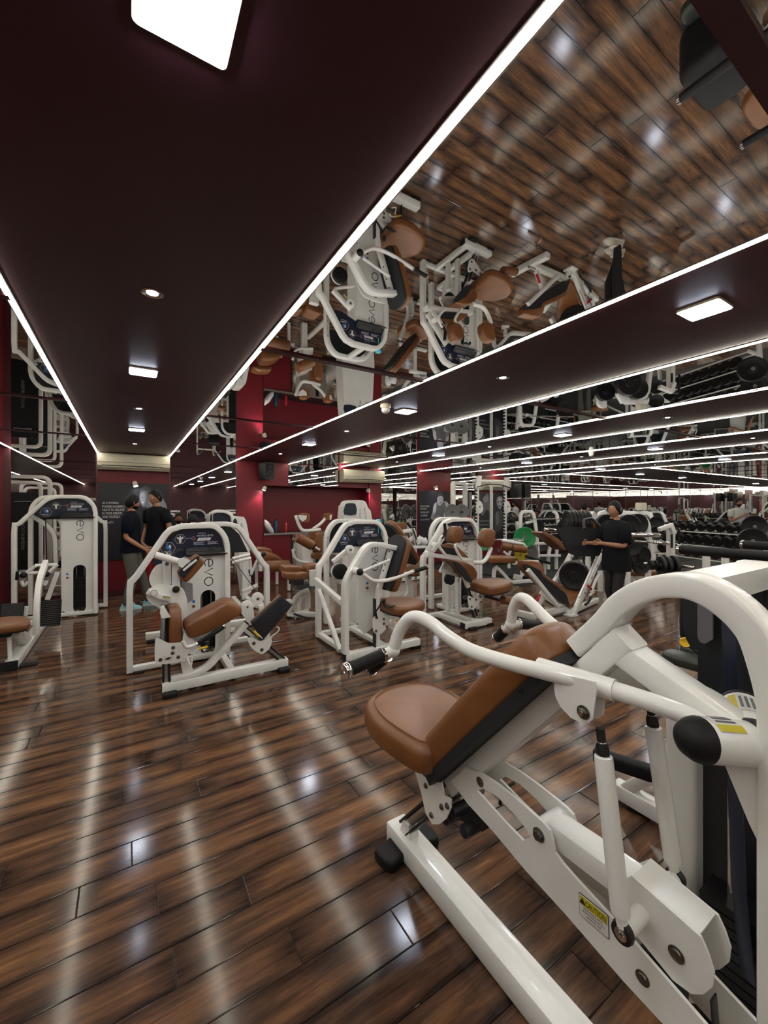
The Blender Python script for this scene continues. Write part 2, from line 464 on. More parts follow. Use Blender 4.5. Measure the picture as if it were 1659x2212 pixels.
# band left of the last strip and the crosswise bands at the right end
G().box((XL, YB, H), (SX[0], YF, H + 0.03)).build('maroon_ceiling_band', CEIL, ceil, smooth=False)
for (y0, y1, mm) in ((YB, 0.45, 0), (0.45, 2.63, 1), (2.63, 4.82, 0), (4.82, 7.0, 1), (7.0, YF, 0)):
    if mm: G().box((SX[-1], y0, H), (XR, y1, H + 0.03)).build('maroon_ceiling_band', CEIL, ceil, smooth=False)
    else:
        nx = 5; w = (XR - SX[-1]) / nx
        for j in range(nx):
            mirror(G().box((SX[-1] + w*j, y0, H), (SX[-1] + w*(j+1), y1, H + 0.03)), 'ceiling_mirror_panel', ceil)
            if j: G().box((SX[-1] + w*j - .02, y0, H - .006), (SX[-1] + w*j + .02, y1, H + .004)).build('mirror_seam_batten', TRIMR, ceil, smooth=False)
def strip(a, b, label):
    ax = 0 if abs(b[0]-a[0]) > abs(b[1]-a[1]) else 1
    side = (0, 1, 0) if ax == 0 else (1, 0, 0)
    g = G().rtube([(a[0], a[1], H - 0.0025), (b[0], b[1], H - 0.0040)], 0.020, 0.008, side, r=0.001)
    o = g.build('led_strip_light', LED, None)
    c = G().rtube([(a[0], a[1], H - 0.001), (b[0], b[1], H - 0.001)], 0.034, 0.006, side, r=0.001).build('aluminium_channel', ALU, o, smooth=False)
    return tag(o, label, 'light strip', 'strip lights along the ceiling joints')
ordn = ['far left strip light, over the left wall machines', 'strip light left of the wall mirror panel', 'strip light running to the left top corner of the air conditioner over the slogan poster',
        'broad near strip light running up to the top edge of the picture', 'strip light beyond the widest ceiling mirror, ending at the speaker column',
        'strip light behind the second maroon band, ending at the small header mirror', 'strip light running to the left end of the far air conditioner', 'strip light running to the right end of the far air conditioner',
        'strip light ending just right of the poster column', 'strip light crossing above the power rack', 'last but one lengthwise strip light at the right', 'last lengthwise strip light, met by the two crosswise ones']
for x, t in zip(SX, ordn): strip((x, YB + 0.02, 0), (x, YF - 0.01, 0), t)
for y, t in ((0.45, 'crosswise strip light nearest the back wall'), (2.63, 'crosswise strip light over the near right bay'), (4.82, 'nearer crosswise strip light at the right end of the room'), (7.0, 'farther crosswise strip light at the right end of the room')):
    strip((SX[-1] + 0.02, y, 0), (XR - 0.02, y, 0), t)

# ceiling lamps
def panel(x, y, label, s=0.165):
    t = thing('ceiling_panel_light', (x, y, H), label, 'ceiling light', 'square panel lights')
    g = G().plate(rrect(s, s, 0.012), 0.010, (x, y, H - 0.005), (1,0,0), (0,1,0), holes=[rrect(s-.016, s-.016, .008)])
    g.build('frame', ACW, t, smooth=False)
    G().box((x-s/2+.009, y-s/2+.009, H - 0.014), (x+s/2-.009, y+s/2-.009, H - 0.001)).build('diffuser', PANEL, t, smooth=False)
def spot(x, y, label):
    t = thing('recessed_downlight', (x, y, H), label, 'ceiling light', 'small round downlights')
    G().lathe([(0.043, 0), (0.043, -0.004), (0.036, -0.007), (0.024, 0.0), (0.024, 0.004)], (x, y, H), (0,0,1), 24).build('bezel', CHROME, t)
    G().lathe([(0.021, 0.0), (0.021, -0.003)], (x, y, H), (0,0,1), 20).build('lens', SPOT, t)
for bi, (bx, nm) in enumerate([(0.088, 'first maroon band'), (2.225, 'second maroon band'), (4.64, 'third maroon band'), (7.0, 'fourth maroon band'), (9.7, 'fifth maroon band')]):
    for j, y in enumerate((-1.6, 0.80, 3.16, 5.59)):
        panel(bx, y, 'square panel light in the %s, %s' % (nm, ('behind the photographer', 'nearest in view', 'second from the front', 'third from the front')[j]))
    for j, y in enumerate((1.98, 4.39, 6.90)):
        spot(bx, y, 'round downlight in the %s, %s' % (nm, ('nearest', 'middle', 'last before the far wall')[j]))
for j, (x, y) in enumerate(((12.2, 5.9), (14.8, 5.9), (12.5, 1.5), (15.2, 1.5))):
    panel(x, y, 'square panel light in the crosswise band, %s' % ('first from the left', 'second from the left', 'near bay left', 'near bay right')[j])
panel(-2.0 - 0.9, 3.0, 'square panel light over the left wall'); panel(-2.9, 0.2, 'square panel light over the left wall, behind the photographer')

# walls
world0()
WALLD = mat('dark_maroon_wall', (0.05, 0.006, 0.010), 0.5, var=0.2, vscale=1.0)
struct('wall_left', G().box((XL - 0.12, YB, 0), (XL, 8.95, H)), WALLD)
struct('wall_back', G().box((XL, YB - 0.12, 0), (XR, YB, H)), WALLD)
wr = struct('wall_right', G().box((XR, YB, 0), (XR + 0.12, 8.95, H)), TRIMR)
for j in range(11):
    y0 = YB + j * 1.147
    mirror(G().box((XR - 0.012, y0 + .004, 0.1), (XR, min(y0 + 1.143, YF), H)), 'wall_mirror_panel', wr)
for j in range(7):   # mirrors on the back wall too
    x0 = 4.6 + j * 1.9
    mirror(G().box((x0, YB, 0.1), (x0 + 1.62, YB + 0.012, H)), 'wall_mirror_panel', bpy.data.objects['wall_back'])
wf = struct('wall_far', G().box((XL, YF, 0), (2.35, 8.95, H)).box((2.35, 8.88, 0), (4.88, 8.95, H)).box((4.88, YF, 0), (XR, 8.95, H)).box((2.35, YF, 1.975), (4.88, 8.88, H)), WALLR)
# mirror panels on the far wall
def wm(x0, x1, z0, z1, y=YF, n='wall_mirror_panel'):
    return mirror(G().box((x0 + .003, y - 0.008, z0), (x1 - .003, y, z1)), n, wf)
wm(-1.53, -0.45, 0.10, H); wm(0.655, 1.815, 0.10, H)
wm(2.885, 4.05, 1.985, H - 0.01, n='header_mirror_panel')
wm(5.20, 6.27, 0.10, H)
for a, b in ((7.42, 8.43), (9.60, 10.72), (10.72, 11.84), (11.84, 12.96), (12.96, 14.08), (14.08, 15.20), (15.20, 16.32), (16.32, 17.44), (17.44, 17.98)): wm(a, b, 0.10, H)
for x in (10.72, 11.84, 12.96, 14.08, 15.20, 16.32, 17.44): G().box((x - .012, YF - .012, 0.1), (x + .012, YF - .006, H)).build('mirror_joint_strip', TRIMR, wf, smooth=False)
for a, b in ((-1.62, -1.53), (-0.455, -0.43), (0.635, 0.66), (1.812, 1.83)): G().box((a, YF - .02, 0), (b, YF, H)).build('mirror_edge_trim', TRIMR, wf, smooth=False)
struct('baseboard_far', G().box((XL, YF - 0.015, 0), (2.35, YF, 0.09)).box((4.88, YF - .015, 0), (XR, YF, 0.09)).box((2.35, 8.865, 0), (4.88, 8.88, .09)), TRIMR)
struct('baseboard_left', G().box((XL, YB, 0), (XL + .015, YF, 0.09)), TRIMR)
struct('trim_1', G().box((4.845, YF - 0.03, 0.1), (4.88, YF, H)), WALLR)   # slim post at the niche
# vertical light on the niche sides: wall spots
def wallspot(x, y, z, aim, label, power=14, col=(1, .75, .72)):
    t = thing('wall_spotlight', (x, y, z), label, 'spotlight')
    p = V((x, y, z))
    G().cyl(p, p + V((0, -0.05, 0)), 0.035, 18, 0.004).build('wall_base', ACW, t)
    d = (V(aim) - p).normalized(); q = p + V((0, -0.075, 0))
    G().lathe([(0.022, -0.05), (0.034, -0.045), (0.040, 0.035), (0.036, 0.04), (0.030, 0.012)], q, d, 20).build('lamp_head', ACW, t)
    G().lathe([(0.028, 0.014), (0.028, 0.018)], q, d, 16).build('bulb', SPOT, t)
    l = bpy.data.lights.new('spotlight_beam', 'SPOT'); l.energy = power; l.spot_size = math.radians(75); l.spot_blend = 0.6; l.color = col; l.shadow_soft_size = 0.03
    lo = bpy.data.objects.new('spotlight_beam', l); C.objects.link(lo); lo.parent = t
    lo.location = q + d*0.045 - V((x, y, z)); lo.rotation_euler = d.to_track_quat('-Z', 'Y').to_euler()
wallspot(2.36, YF - 0.0, 1.905, (2.1, 8.4, 1.3), 'white wall spotlight on the column under the black speaker', 12, (1, .8, .8))
wallspot(4.80, YF - 0.02, 1.91, (4.95, 8.55, 1.2), 'wall spotlight by the right side of the niche', 10, (1, .8, .8))
wallspot(0.11, YF, 1.93, (0.2, 8.3, 1.5), 'round wall spotlight over the slogan poster', 9, (.85, .85, 1))
wallspot(6.86, YF, 2.03, (6.8, 8.3, 1.6), 'small wall spotlight over the crouching athlete poster', 9, (1, 1, 1))

# air conditioners
def aircon(x0, x1, z0, z1, y, label):
    t = thing('air_conditioner', ((x0+x1)/2, y, z0), label, 'air conditioner')
    w = x1 - x0; m = (x0+x1)/2; h = z1 - z0
    prof = [(0, 0), (0, h), (-0.19, h), (-0.215, h-0.02), (-0.225, h*0.45), (-0.21, h*0.25), (-0.15, 0.012), (-0.13, 0)]
    G().rings([[(x, y + a, z0 + b) for a, b in prof] for x in (x0, x0+.004, x1-.004, x1)]).build('casing', ACW, t, ang=30)
    G().box((x0+.01, y-.232, z0+h*.44), (x1-.01, y-.222, z0+h*.46)).build('panel_joint', GREYINK, t, smooth=False)
    g = G().plate([(x0+.07, y-.213, z0+h*.26), (x1-.12, y-.213, z0+h*.26), (x1-.12, y-.158, z0+.028), (x0+.07, y-.158, z0+.028)], 0.006, n=(0, -0.8, -0.6))
    g.build('air_outlet', DARK, t, smooth=False)
    for k in range(2):
        a = 0.33 + 0.33*k
        G().rtube([(x0+.08, y-.222+.055*a, z0+h*(.24-.13*a)), (x1-.13, y-.222+.055*a, z0+h*(.24-.13*a))], .004, .028, (0, -.6, .8), .001).build('louvre', ACW, t, smooth=False)
    G().box((m-.03, y-.231, z0+h*.62), (m+.03, y-.2235, z0+h*.635)).build('name_badge', CHROME, t, smooth=False)
aircon(-0.425, 0.635, 2.165, 2.435, YF - 0.01, 'cream split air conditioner over the slogan poster at the far left')
aircon(4.08, 5.16, 2.09, 2.375, YF - 0.01, 'cream split air conditioner over the right end of the red niche')
aircon(8.45, 9.55, 2.0, 2.30, YF - 0.02, 'cream split air conditioner behind the power rack')

# speakers
def speaker(c, w, d, h, label, rot=0.0):
    t = thing('wall_speaker', c, label, 'speaker')
    x, y, z = c; u = V((math.cos(rot), math.sin(rot), 0)); n = V((math.sin(rot), -math.cos(rot), 0))
    poly = [(-w/2, 0), (w/2, 0), (w/2*.8, d), (-w/2*.8, d)]
    rs = [[V(c) + u*a*k + n*b + V((0,0,zz)) for a, b in poly] for zz, k in ((-h/2, .86), (-h/2+.02, .92), (h/2-.02, 1), (h/2, .95))]
    G().rings(rs).build('cabinet', BLKPLAS, t, ang=25)
    q = V(c) + n*(d + .003)
    G().plate(rrect(w*.66, h*.84, .02), .006, q, u, (0,0,1)).build('grille', BLACK, t, smooth=False)
    G().lathe([(w*.27, 0), (w*.25, .006), (w*.12, -.004), (.004, .002)], q + V((0,0,-h*.16)), n, 20).build('woofer', DARK, t)
    G().lathe([(w*.12, 0), (w*.10, .005), (.004, .001)], q + V((0,0,h*.24)), n, 16).build('tweeter', DARK, t)
    G().box((x-.03, y-.02, z-.03), (x+.03, y+.12, z+.03)).build('bracket', DARK, t, smooth=False)
speaker((2.35, 8.30, 2.25), .27, .2, .35, 'black wall speaker on the red column above the spotlight', 0.25)
speaker((9.75, 8.28, 2.0), .28, .22, .42, 'black wall speaker right of the power rack, left of the pair', 0.2)
speaker((10.15, 8.28, 2.0), .28, .22, .42, 'black wall speaker right of the power rack, right of the pair', -0.1)

# security dome cameras
def dome(x, y, label):
    t = thing('dome_camera', (x, y, H), label, 'camera')
    G().lathe([(0.045, 0), (0.047, -.02), (.040, -.035)], (x, y, H), (0,0,1), 20).build('base', ACW, t)
    G().ball((x, y, H - .05), .036, 16).build('eyeball', STICKW, t)
dome(1.93, 3.05, 'white dome camera beside the strip light over the ab machine')
dome(6.5, 3.9, 'white dome camera on the far strip light above the woman')

# ---------------------------------------------------------------- shared small builders
def caution(o, u, v, w, h, parent, n='caution_label'):
    """yellow headed CAUTION sticker, o centre, u along text, v up"""
    u, v = V(u).normalized(), V(v).normalized(); nn = u.cross(v); o = V(o)
    G().plate(rrect(w, h, .004), 0.0008, o, u, v).build(n, INK, parent, smooth=False)
    p = o + nn * 0.0007
    G().plate(rrect(w*.965, h*.93, .003), 0.0008, p, u, v).build('label_body', STICKW, parent, smooth=False)
    G().plate([(-w*.46, h*.06), (w*.46, h*.06), (w*.46, h*.43), (-w*.46, h*.43)], 0.0008, p + nn*.0006, u, v).build('label_band', CAUTY, parent, smooth=False)
    text('CAUTION', p + nn*.001 + v*h*.245 + u*w*.08, u, v, h*.24, INK, parent, width=w*.68, t=.0006)
    G().plate([(-.5, 0), (.5, 0), (0, .9)], 0.0006, p + nn*.0012 + v*h*.12 - u*w*.365, u*1, v).build('warning_triangle', INK, parent, smooth=False) if False else None
    k = h * .26
    G().plate([(-k*.55, 0), (k*.55, 0), (0, k)], 0.0006, p + nn*.0014 + v*h*.12 - u*w*.36, u, v).build('warning_triangle', INK, parent, smooth=False)
    for i, s in enumerate(('KEEP HANDS AWAY', 'FROM MOVING PARTS', 'WHEN IN USE')):
        text(s, p + nn*.001 - v*h*(.02 + .14*i) , u, v, h*.085, INK, parent, width=w*(.66, .74, .5)[i], t=.0006)

def hexring(c, u, v, r, t, m, parent, n='badge_ring', wid=0.12, fill=None):
    P = [(r*math.cos(PI/3*i), r*math.sin(PI/3*i)) for i in range(6)]; Q = [(a*(1-wid), b*(1-wid)) for a, b in P]
    G().plate(P, t, c, u, v, holes=[Q]).build(n, m, parent, smooth=False)
    if fill: G().plate(Q, t*.6, c, u, v).build('badge_fill', fill, parent, smooth=False)

def screw_dots(pts, n, parent, r=.009):
    for p in pts: bolt(p, n, r, .005).build('bolt', BOLT, parent)

# ---------------------------------------------------------------- the near machine: shoulder press
XC = 1.06
t1 = thing('shoulder_press_machine', (XC, 0.6, 0), 'large white shoulder press machine filling the right foreground, brown seat and black grips', 'exercise machine')
# floor rail with its foot bar
g = G().rtube([(XC, 1.585, .052), (XC, -0.35, .052)], .10, .088, (1, 0, 0), .006)
g.build('floor_rail', WHITE, t1)
G().box((XC-.046, 1.585, .012), (XC+.046, 1.589, .092)).build('end_cap', BLKPLAS, t1, smooth=False)
foot((XC-.075, 1.50, 0), .12, .10, .045, 0.2).build('rubber_foot', BLACK, t1)
foot((XC+.085, 1.50, 0), .12, .10, .045, -0.1).build('rubber_foot', BLACK, t1)
# bench beam (carries back pad)
bb = V((0, 0.707-1.154, 1.016-0.504)).normalized(); bn = V((0, bb.z, -bb.y)) if False else V((0, -bb.z, bb.y))
if bn.z < 0: bn = -bn
b0 = V((XC, 1.175, 0.485)); b1 = V((XC, 0.535, 1.2246))
G().rtube([b0, b1], .08, .062, (1, 0, 0), .006).build('bench_beam', WHITE, t1)
bdir = (b1 - b0).normalized(); bup = V((0, bdir.z, -bdir.y))           # front side normal of the pad
if bup.y < 0: bup = -bup
def bp(s, h, x=0.0): return b0 + bdir*s + bup*h + V((x, 0, 0))
# back pad: board + cushion
out = [(-.125, .02), (-.10, -.03), (.0, -.045), (.10, -.03), (.125, .02), (.135, .35), (.12, .70), (.09, .775), (0, .80), (-.09, .775), (-.12, .70), (-.135, .35)]
out = smooth2(out, 4)
G().plate([(x*.99, y) for x, y in out], .030, bp(.04, .045), (1, 0, 0), bdir).build('pad_board', PADBACK, t1, 'charcoal backing board of the back pad', smooth=False)
g = G()
uu = V((-1, 0, 0)) if V((1,0,0)).cross(bdir).dot(bup) < 0 else V((1, 0, 0))
g.pad(out, .112, bp(.03, .058), uu, bdir, r=.045, crown=.012, back=.2)
bpad = g.build('back_pad', LEATHER, t1)
G().rtube([bp(.04+.66, .182, x) for x in (-.118, 0, .118)], .006, .006, bdir, .001).build('seam', LEATHER, bpad)
for i in range(6): bolt(bp(.08 + .12*i, .050, -.128 if i % 2 else -.126), (-1, 0, 0), .006, .004, False).build('staple_pin', DARK, t1)
# seat
sdir = V((0, 1, .055)).normalized(); snn = V((0, -.055, 1)).normalized()
so = smooth2([(-.16, 0), (-.205, .10), (-.225, .26), (-.19, .40), (-.10, .46), (0, .475), (.10, .46), (.19, .40), (.225, .26), (.205, .10), (.16, 0), (0, -.015)], 4)
s0 = V((XC + .01, 1.165, .575))
G().plate([(x*.80, y*.80+.03) for x, y in so], .02, s0 - snn*.005, (1,0,0), sdir).build('seat_board', PADBACK, t1, smooth=False)
g = G().pad([(x, y) for x, y in so], .10, s0, (1, 0, 0), sdir, r=.038, crown=.014, back=.25)
seat = g.build('seat', LEATHER, t1)
ring = [s0 + V((1,0,0))*x*.83 + sdir*(y*.86+.03) + snn*.1045 for x, y in so]
G().tube(ring + [ring[0]], .0028, 6, cap=False).build('piping', LEATHER, seat)
# seat carriage plates, slide rail and lock
for sx in (-.085, .085):
    cp = [(0.975, 1.331, 0.511), (0.975, 1.294, 0.549), (0.975, 1.207, 0.507), (0.975, 1.153, 0.538), (0.975, 1.14, 0.498), (0.975, 1.103, 0.508), (0.975, 1.103, 0.476), (0.975, 1.128, 0.422), (0.975, 1.166, 0.377), (0.975, 1.207, 0.35), (0.975, 1.249, 0.367), (0.975, 1.273, 0.424)]
    q = [(XC + sx, a[1], a[2]) for a in cp]
    G().plate(q, .006, n=(1, 0, 0)).build('seat_bracket', WHITE, t1, smooth=False)
for px in [(0.975, 1.244, 0.474), (0.975, 1.151, 0.451), (0.975, 1.12, 0.474), (0.975, 1.21, 0.383)]: bolt((XC-.089, px[1], px[2]), (-1,0,0), .008, .006).build('bolt', BOLT, t1)
sr0, sr1 = V((XC, 1.50, .115)), V((XC, 1.17, .49))
G().rtube([sr0, sr1], .036, .030, (1,0,0), .003).build('slide_rail', ALU, t1)
G().rtube([sr0 + V((0, .02, .012)), sr1 + V((0, .02, .012))], .05, .012, (1,0,0), .003).rtube([sr0 - V((0, .026, .016)), sr1 - V((0, .026, .016))], .05, .012, (1,0,0), .003).build('slide_track', BLKPLAS, t1)
G().plate([(0,0), (.075,0), (.05,.06), (.01,.06)], .05, (XC-.0, 1.44, .096), (0,1,0), (0,0,1)).build('rail_foot', WHITE, t1, smooth=False)
g = G()
for a in ((1.13, .43), (1.07, .40), (1.17, .38)): g.cyl((XC-.06, a[0], a[1]), (XC+.06, a[0], a[1]), .022, 14, .004)
g.build('guide_roller', BLKPLAS, t1)
G().rtube([(XC, 1.16, .40), (XC, 1.02, .44)], .05, .035, (1,0,0), .004).build('lock_housing', DARK, t1)
G().tube(fil([(XC+.05, 1.0, .50), (XC+.05, .99, .56), (XC+.10, .98, .57)], .02), .006, 8).build('lock_lever', DARK, t1)
# frame side plates with their long slots
plate_o = [(1, 1.134, 0.544), (1, 1.058, 0.636), (1, 1.017, 0.644), (1, 0.984, 0.656), (1, 0.914, 0.661), (1, 0.85, 0.659), (1, 0.792, 0.654), (1, 0.743, 0.648), (1, 0.722, 0.64), (1, 0.713, 0.619), (1, 0.706, 0.591), (1, 0.682, 0.578), (1, 0.636, 0.565), (1, 0.591, 0.554), (1, 0.552, 0.545), (1, 0.501, 0.532), (1, 0.404, 0.503), (1, 0.353, 0.487), (1, 0.236, 0.45), (1, 0.301, 0.367), (1, 0.437, 0.406), (1, 0.524, 0.417), (1, 0.677, 0.448), (1, 0.805, 0.467), (1, 0.931, 0.497), (1, 1.047, 0.514)]
slot = [(1, 1.003, 0.586), (1, 0.974, 0.611), (1, 0.917, 0.62), (1, 0.852, 0.609), (1, 0.804, 0.592), (1, 0.784, 0.581), (1, 0.813, 0.549), (1, 0.891, 0.561)]
for sx in (-.055, .055):
    q = [(XC + sx, a[1], a[2]) for a in plate_o]; hs = [(XC + sx, a[1], a[2]) for a in slot]
    G().plate(q, .008, n=(1, 0, 0), holes=[hs]).build('frame_plate', WHITE, t1, smooth=False)
for px in [(1, 0.988, 0.625), (1, 0.478, 0.467)]: bolt((XC-.0595, px[1], px[2]), (-1,0,0), .0115, .007, False).build('bolt', BOLT, t1)
pv = (1, 0.757, 0.606)
bolt((XC-.0595, pv[1], pv[2]), (-1,0,0), .014, .011).build('bolt', BOLT, t1)
cl = [(1, 0.631, 0.53), (1, 0.561, 0.533)]
cc = V((0.998, 0.594, 0.514)); cu_ = (V((0.998, 0.56, 0.516)) - V((0.998, 0.629, 0.513))).normalized()
caution((XC-.0605, cc.y, cc.z), (0, cu_.y, cu_.z), V((-1,0,0)).cross(V((0, cu_.y, cu_.z))), .078, .058, t1)
# lever (yoke) from pivot to strut bosses
G().cyl((XC-.05, pv[1], pv[2]), (XC+.05, pv[1], pv[2]), .034, 24).build('pivot_sleeve', WHITE, t1)
G().rtube([(XC, pv[1]-.01, pv[2]+.004), (XC, .50, .618)], .08, .060, (1,0,0), .005).build('lever_beam', WHITE, t1)
fk = [(1.018, 0.535, 0.64), (1.018, 0.509, 0.671), (1.018, 0.371, 0.649), (1.018, 0.358, 0.625), (1.018, 0.348, 0.596), (1.018, 0.351, 0.564), (1.018, 0.367, 0.533), (1.018, 0.388, 0.513), (1.018, 0.423, 0.508), (1.018, 0.497, 0.539), (1.018, 0.537, 0.582)]
for sx in (-.043, .043):
    G().plate([(XC+sx, a[1], a[2]) for a in fk], .006, n=(1,0,0)).build('fork_plate', WHITE, t1, smooth=False)
G().rtube([(XC, fk[1][1], fk[1][2]-.003), (XC, fk[2][1]+.004, fk[2][2]-.003)], .086, .006, (1,0,0), .002).build('fork_web', WHITE, t1)
fb = (1.015, 0.415, 0.573); bolt((XC-.047, fb[1], fb[2]), (-1,0,0), .012, .008, False).build('bolt', BOLT, t1)
# pulley under the fork and belt to the stack
G().cyl((XC-.02, .47, .44), (XC+.02, .47, .44), .055, 28, .006).build('pulley', BLKPLAS, t1)
G().rtube([(XC, .365, .50), (XC-.01, .335, .16), (XC-.01, .33, -.0+.03)], .028, .004, (1,0,0), .001).build('belt', INK, t1)
G().plate([(1.08, .36, .03), (1.08, .02, .03), (1.08, .02, .05), (1.08, .33, .36)], .05, n=(1,0,0)).build('rear_gusset', WHITE, t1, smooth=False)
RB, RT = V((-.125, .488, .600)), V((-.117, .541, 1.000))
for s in (1, -1):
    a = V((XC + RB.x*s, RB.y, RB.z)); b = V((XC + RT.x*s, RT.y, RT.z)); d = (b-a).normalized()
    G().lathe([(.010, .0), (.012, .02), (.012, .035), (.0195, .038), (.0205, .046), (.0205, .360), (.0195, .368), (.012, .371), (.010, .40)], a, d, 22).build('strut', WHITE, t1)
    e = G().lathe([(.012, -.008), (.022, -.008), (.024, 0), (.022, .008), (.012, .008)], a, (1,0,0), 22).lathe([(.0085, .015), (.0085, .045)], a, d, 10)
    e.build('rod_eye', DARK, t1)
    bolt(a - V((s*.009, 0, 0)), (-s, 0, 0), .010, .007, False).build('bolt', CHROME, t1)
    G().cyl(a + V((s*.010, 0, 0)), (XC - s*.040, a.y, a.z), .019, 22).build('strut_boss', WHITE, t1)
    G().lathe([(.009, .368), (.015, .372), (.015, .390), (.010, .40), (.010, .43)], a, d, 8).build('rod_nut', DARK, t1)
# press arms
def onplane(L):  # arm centre line given for the near side; mirrored for the far one
    return L
arm = [(1.003, .353, 1.098), (0.992, .400, 1.112), (0.970, .500, 1.118), (0.953, .560, 1.119), (0.925, .655, 1.119), (0.890, .770, 1.118), (0.855, .880, 1.125), (0.832, .960, 1.150), (0.818, 1.015, 1.176), (0.803, 1.065, 1.188), (0.790, 1.105, 1.175), (0.777, 1.140, 1.128), (0.768, 1.158, 1.072)]
for s in (1, -1):
    f = lambda p: V((XC - s*(XC - p[0]), p[1], p[2]))
    path = [f(p) for p in arm]
    sm = []
    for i in range(len(path)-1):
        p0, p1, p2, p3 = path[max(i-1,0)], path[i], path[i+1], path[min(i+2, len(path)-1)]
        for j in range(4):
            u = j/4; sm.append(0.5*((2*p1) + (p2-p0)*u + (2*p0-5*p1+4*p2-p3)*u*u + (3*p1-p0-3*p2+p3)*u**3))
    sm.append(path[-1])
    G().tube(sm, .0205, 20).build('press_arm', WHITE, t1)
    j = f((0.766, 1.162, 1.058))
    G().ball(j, .0235, 16).build('arm_joint', WHITE, t1)
    for d, ln in ((V((-s*.97, -.02, -.16)), .175), (V((-s*.22, .72, -.66)), .135)):
        d = d.normalized()
        G().cyl(j, j + d*.045, .0165, 18).build('handle_stub', WHITE, t1)
        gr = G().cyl(j + d*.045, j + d*ln, .0215, 24, .002).build('grip', BLACK, t1)
        G().lathe([(.0225, 0), (.0245, .002), (.0245, .010), (.0225, .012)], j + d*.036, d, 24).build('grip_collar', CHROME, gr)
        G().lathe([(.024, 0), (.0255, .002), (.0255, .013), (.023, .017), (.006, .0175), (.005, .014)], j + d*(ln-.003), d, 24).build('grip_end_cap', CHROME, gr)
    # strut bracket under the arm
    bq = [(0.945, 0.652, 1.085), (0.945, 0.648, 1.126), (0.945, 0.545, 1.14), (0.945, 0.541, 1.123), (0.945, 0.546, 1.083), (0.945, 0.55, 1.05), (0.945, 0.561, 1.037), (0.945, 0.578, 1.029), (0.945, 0.606, 1.03), (0.945, 0.635, 1.046), (0.945, 0.648, 1.065)]
    for sx in (-.021, .021):
        G().plate([f((.945+sx, a[1], a[2])) for a in bq], .005, n=(1,0,0)).build('arm_bracket', WHITE, t1, smooth=False)
    ba, bb2 = f((.9475+.002, bq[1][1], bq[1][2]-.026)), f((.9475-.002, bq[2][1], bq[2][2]-.018))
    G().cyl(f((.934, .708, 1.1175)), f((.9655, .522, 1.1185)), .0255, 24).build('bracket_sleeve', WHITE, t1)
    bl = (0.945, 0.572, 1.058)
    bolt(f((.945-.024, bl[1], bl[2])), (-s,0,0), .012, .009).build('bolt', BOLT, t1)
    G().cyl(f((.945-.034, bl[1], bl[2])), f((.945-.038, bl[1], bl[2])), .0065, 12).build('bolt', CHROME, t1)
    # shoulder pivot
    c0 = f((.948, .350, 1.092)); c1 = f((1.045, .305, 1.077)); dd = (c1-c0).normalized()
    G().cyl(c0, c1, .042, 30).build('pivot_housing', WHITE, t1)
    G().lathe([(.0005, -.040), (.018, -.037), (.031, -.028), (.040, -.012), (.043, .0), (.043, .004)], c0, dd, 30).build('pivot_dome_cap', BLACK, t1)
    G().cyl(c1, c1 + dd*.012, .0445, 30).build('pivot_ring', BLKPLAS, t1)
    # sticker wrapped on the housing top
    u2 = dd; v2 = V((0,0,1)); v2 = (v2 - u2*v2.dot(u2)).normalized(); w2 = u2.cross(v2)
    for nm, m, a0, a1, r0, r1 in (('wrap_label', STICKW, -30, 42, .014, .074), ('wrap_label_band', CAUTY, 22, 41, .016, .072)):
        g = G(); rs = []
        for k in range(9):
            a = math.radians((a0 + (a1-a0)*k/8)) * (1 if s > 0 else 1)
            d2 = v2*math.cos(a) + w2*math.sin(a)*(1 if s > 0 else 1)
            rs.append([c0 + dd*r0 + d2*.0428, c0 + dd*r1 + d2*.0428, c0 + dd*r1 + d2*.0434, c0 + dd*r0 + d2*.0434])
        if nm == 'wrap_label_band': rs = [[p + ((p-c0) - dd*(p-c0).dot(dd)).normalized()*.0006 for p in r] for r in rs]
        g.rings(rs); g.build(nm, m, t1)
    for k in range(3):
        g = G(); a = math.radians(12 - 13*k); rs = []
        for q in range(2):
            aa = a + math.radians(3.5)*(1 if q else -1)
            d2 = v2*math.cos(aa) + w2*math.sin(aa)
            rs.append([c0 + dd*.022 + d2*.0436, c0 + dd*.066 + d2*.0436, c0 + dd*.066 + d2*.0441, c0 + dd*.022 + d2*.0441])
        g.rings(rs).build('label_text_line', GREYINK, t1, smooth=False)
# big arch and its upright, with brace
ac = [(XC, .640, 1.158), (XC, .515, 1.345), (XC, .465, 1.372), (XC, .41, 1.385), (XC, .35, 1.375), (XC, .30, 1.33), (XC, .272, 1.27), (XC, .262, 1.19), (XC, .262, 1.0), (XC, .262, .02)]
ap = [(1.02, 0.665, 1.164), (1.02, 0.592, 1.246), (1.02, 0.55, 1.302), (1.02, 0.508, 1.339), (1.02, 0.466, 1.362), (1.02, 0.428, 1.372), (1.02, 0.397, 1.374), (1.02, 0.36, 1.363), (1.02, 0.329, 1.343), (1.02, 0.303, 1.317), (1.02, 0.284, 1.282)]
arc0 = [V((XC, a[1], a[2])) for a in ap] + [V((XC, .262, 1.19)), V((XC, .258, 1.12)), V((XC, .258, .9))]
arc = []
for i in range(len(arc0)-1):
    p0, p1, p2_, p3 = arc0[max(i-1,0)], arc0[i], arc0[i+1], arc0[min(i+2, len(arc0)-1)]
    for j in range(4):
        u = j/4; arc.append(0.5*((2*p1) + (p2_-p0)*u + (2*p0-5*p1+4*p2_-p3)*u*u + (3*p1-p0-3*p2_+p3)*u**3))
arc += [arc0[-1], V((XC, .258, .02))]
G().rtube(arc, .085, .052, (1, 0, 0), .006).build('main_arch', WHITE, t1, ang=50)
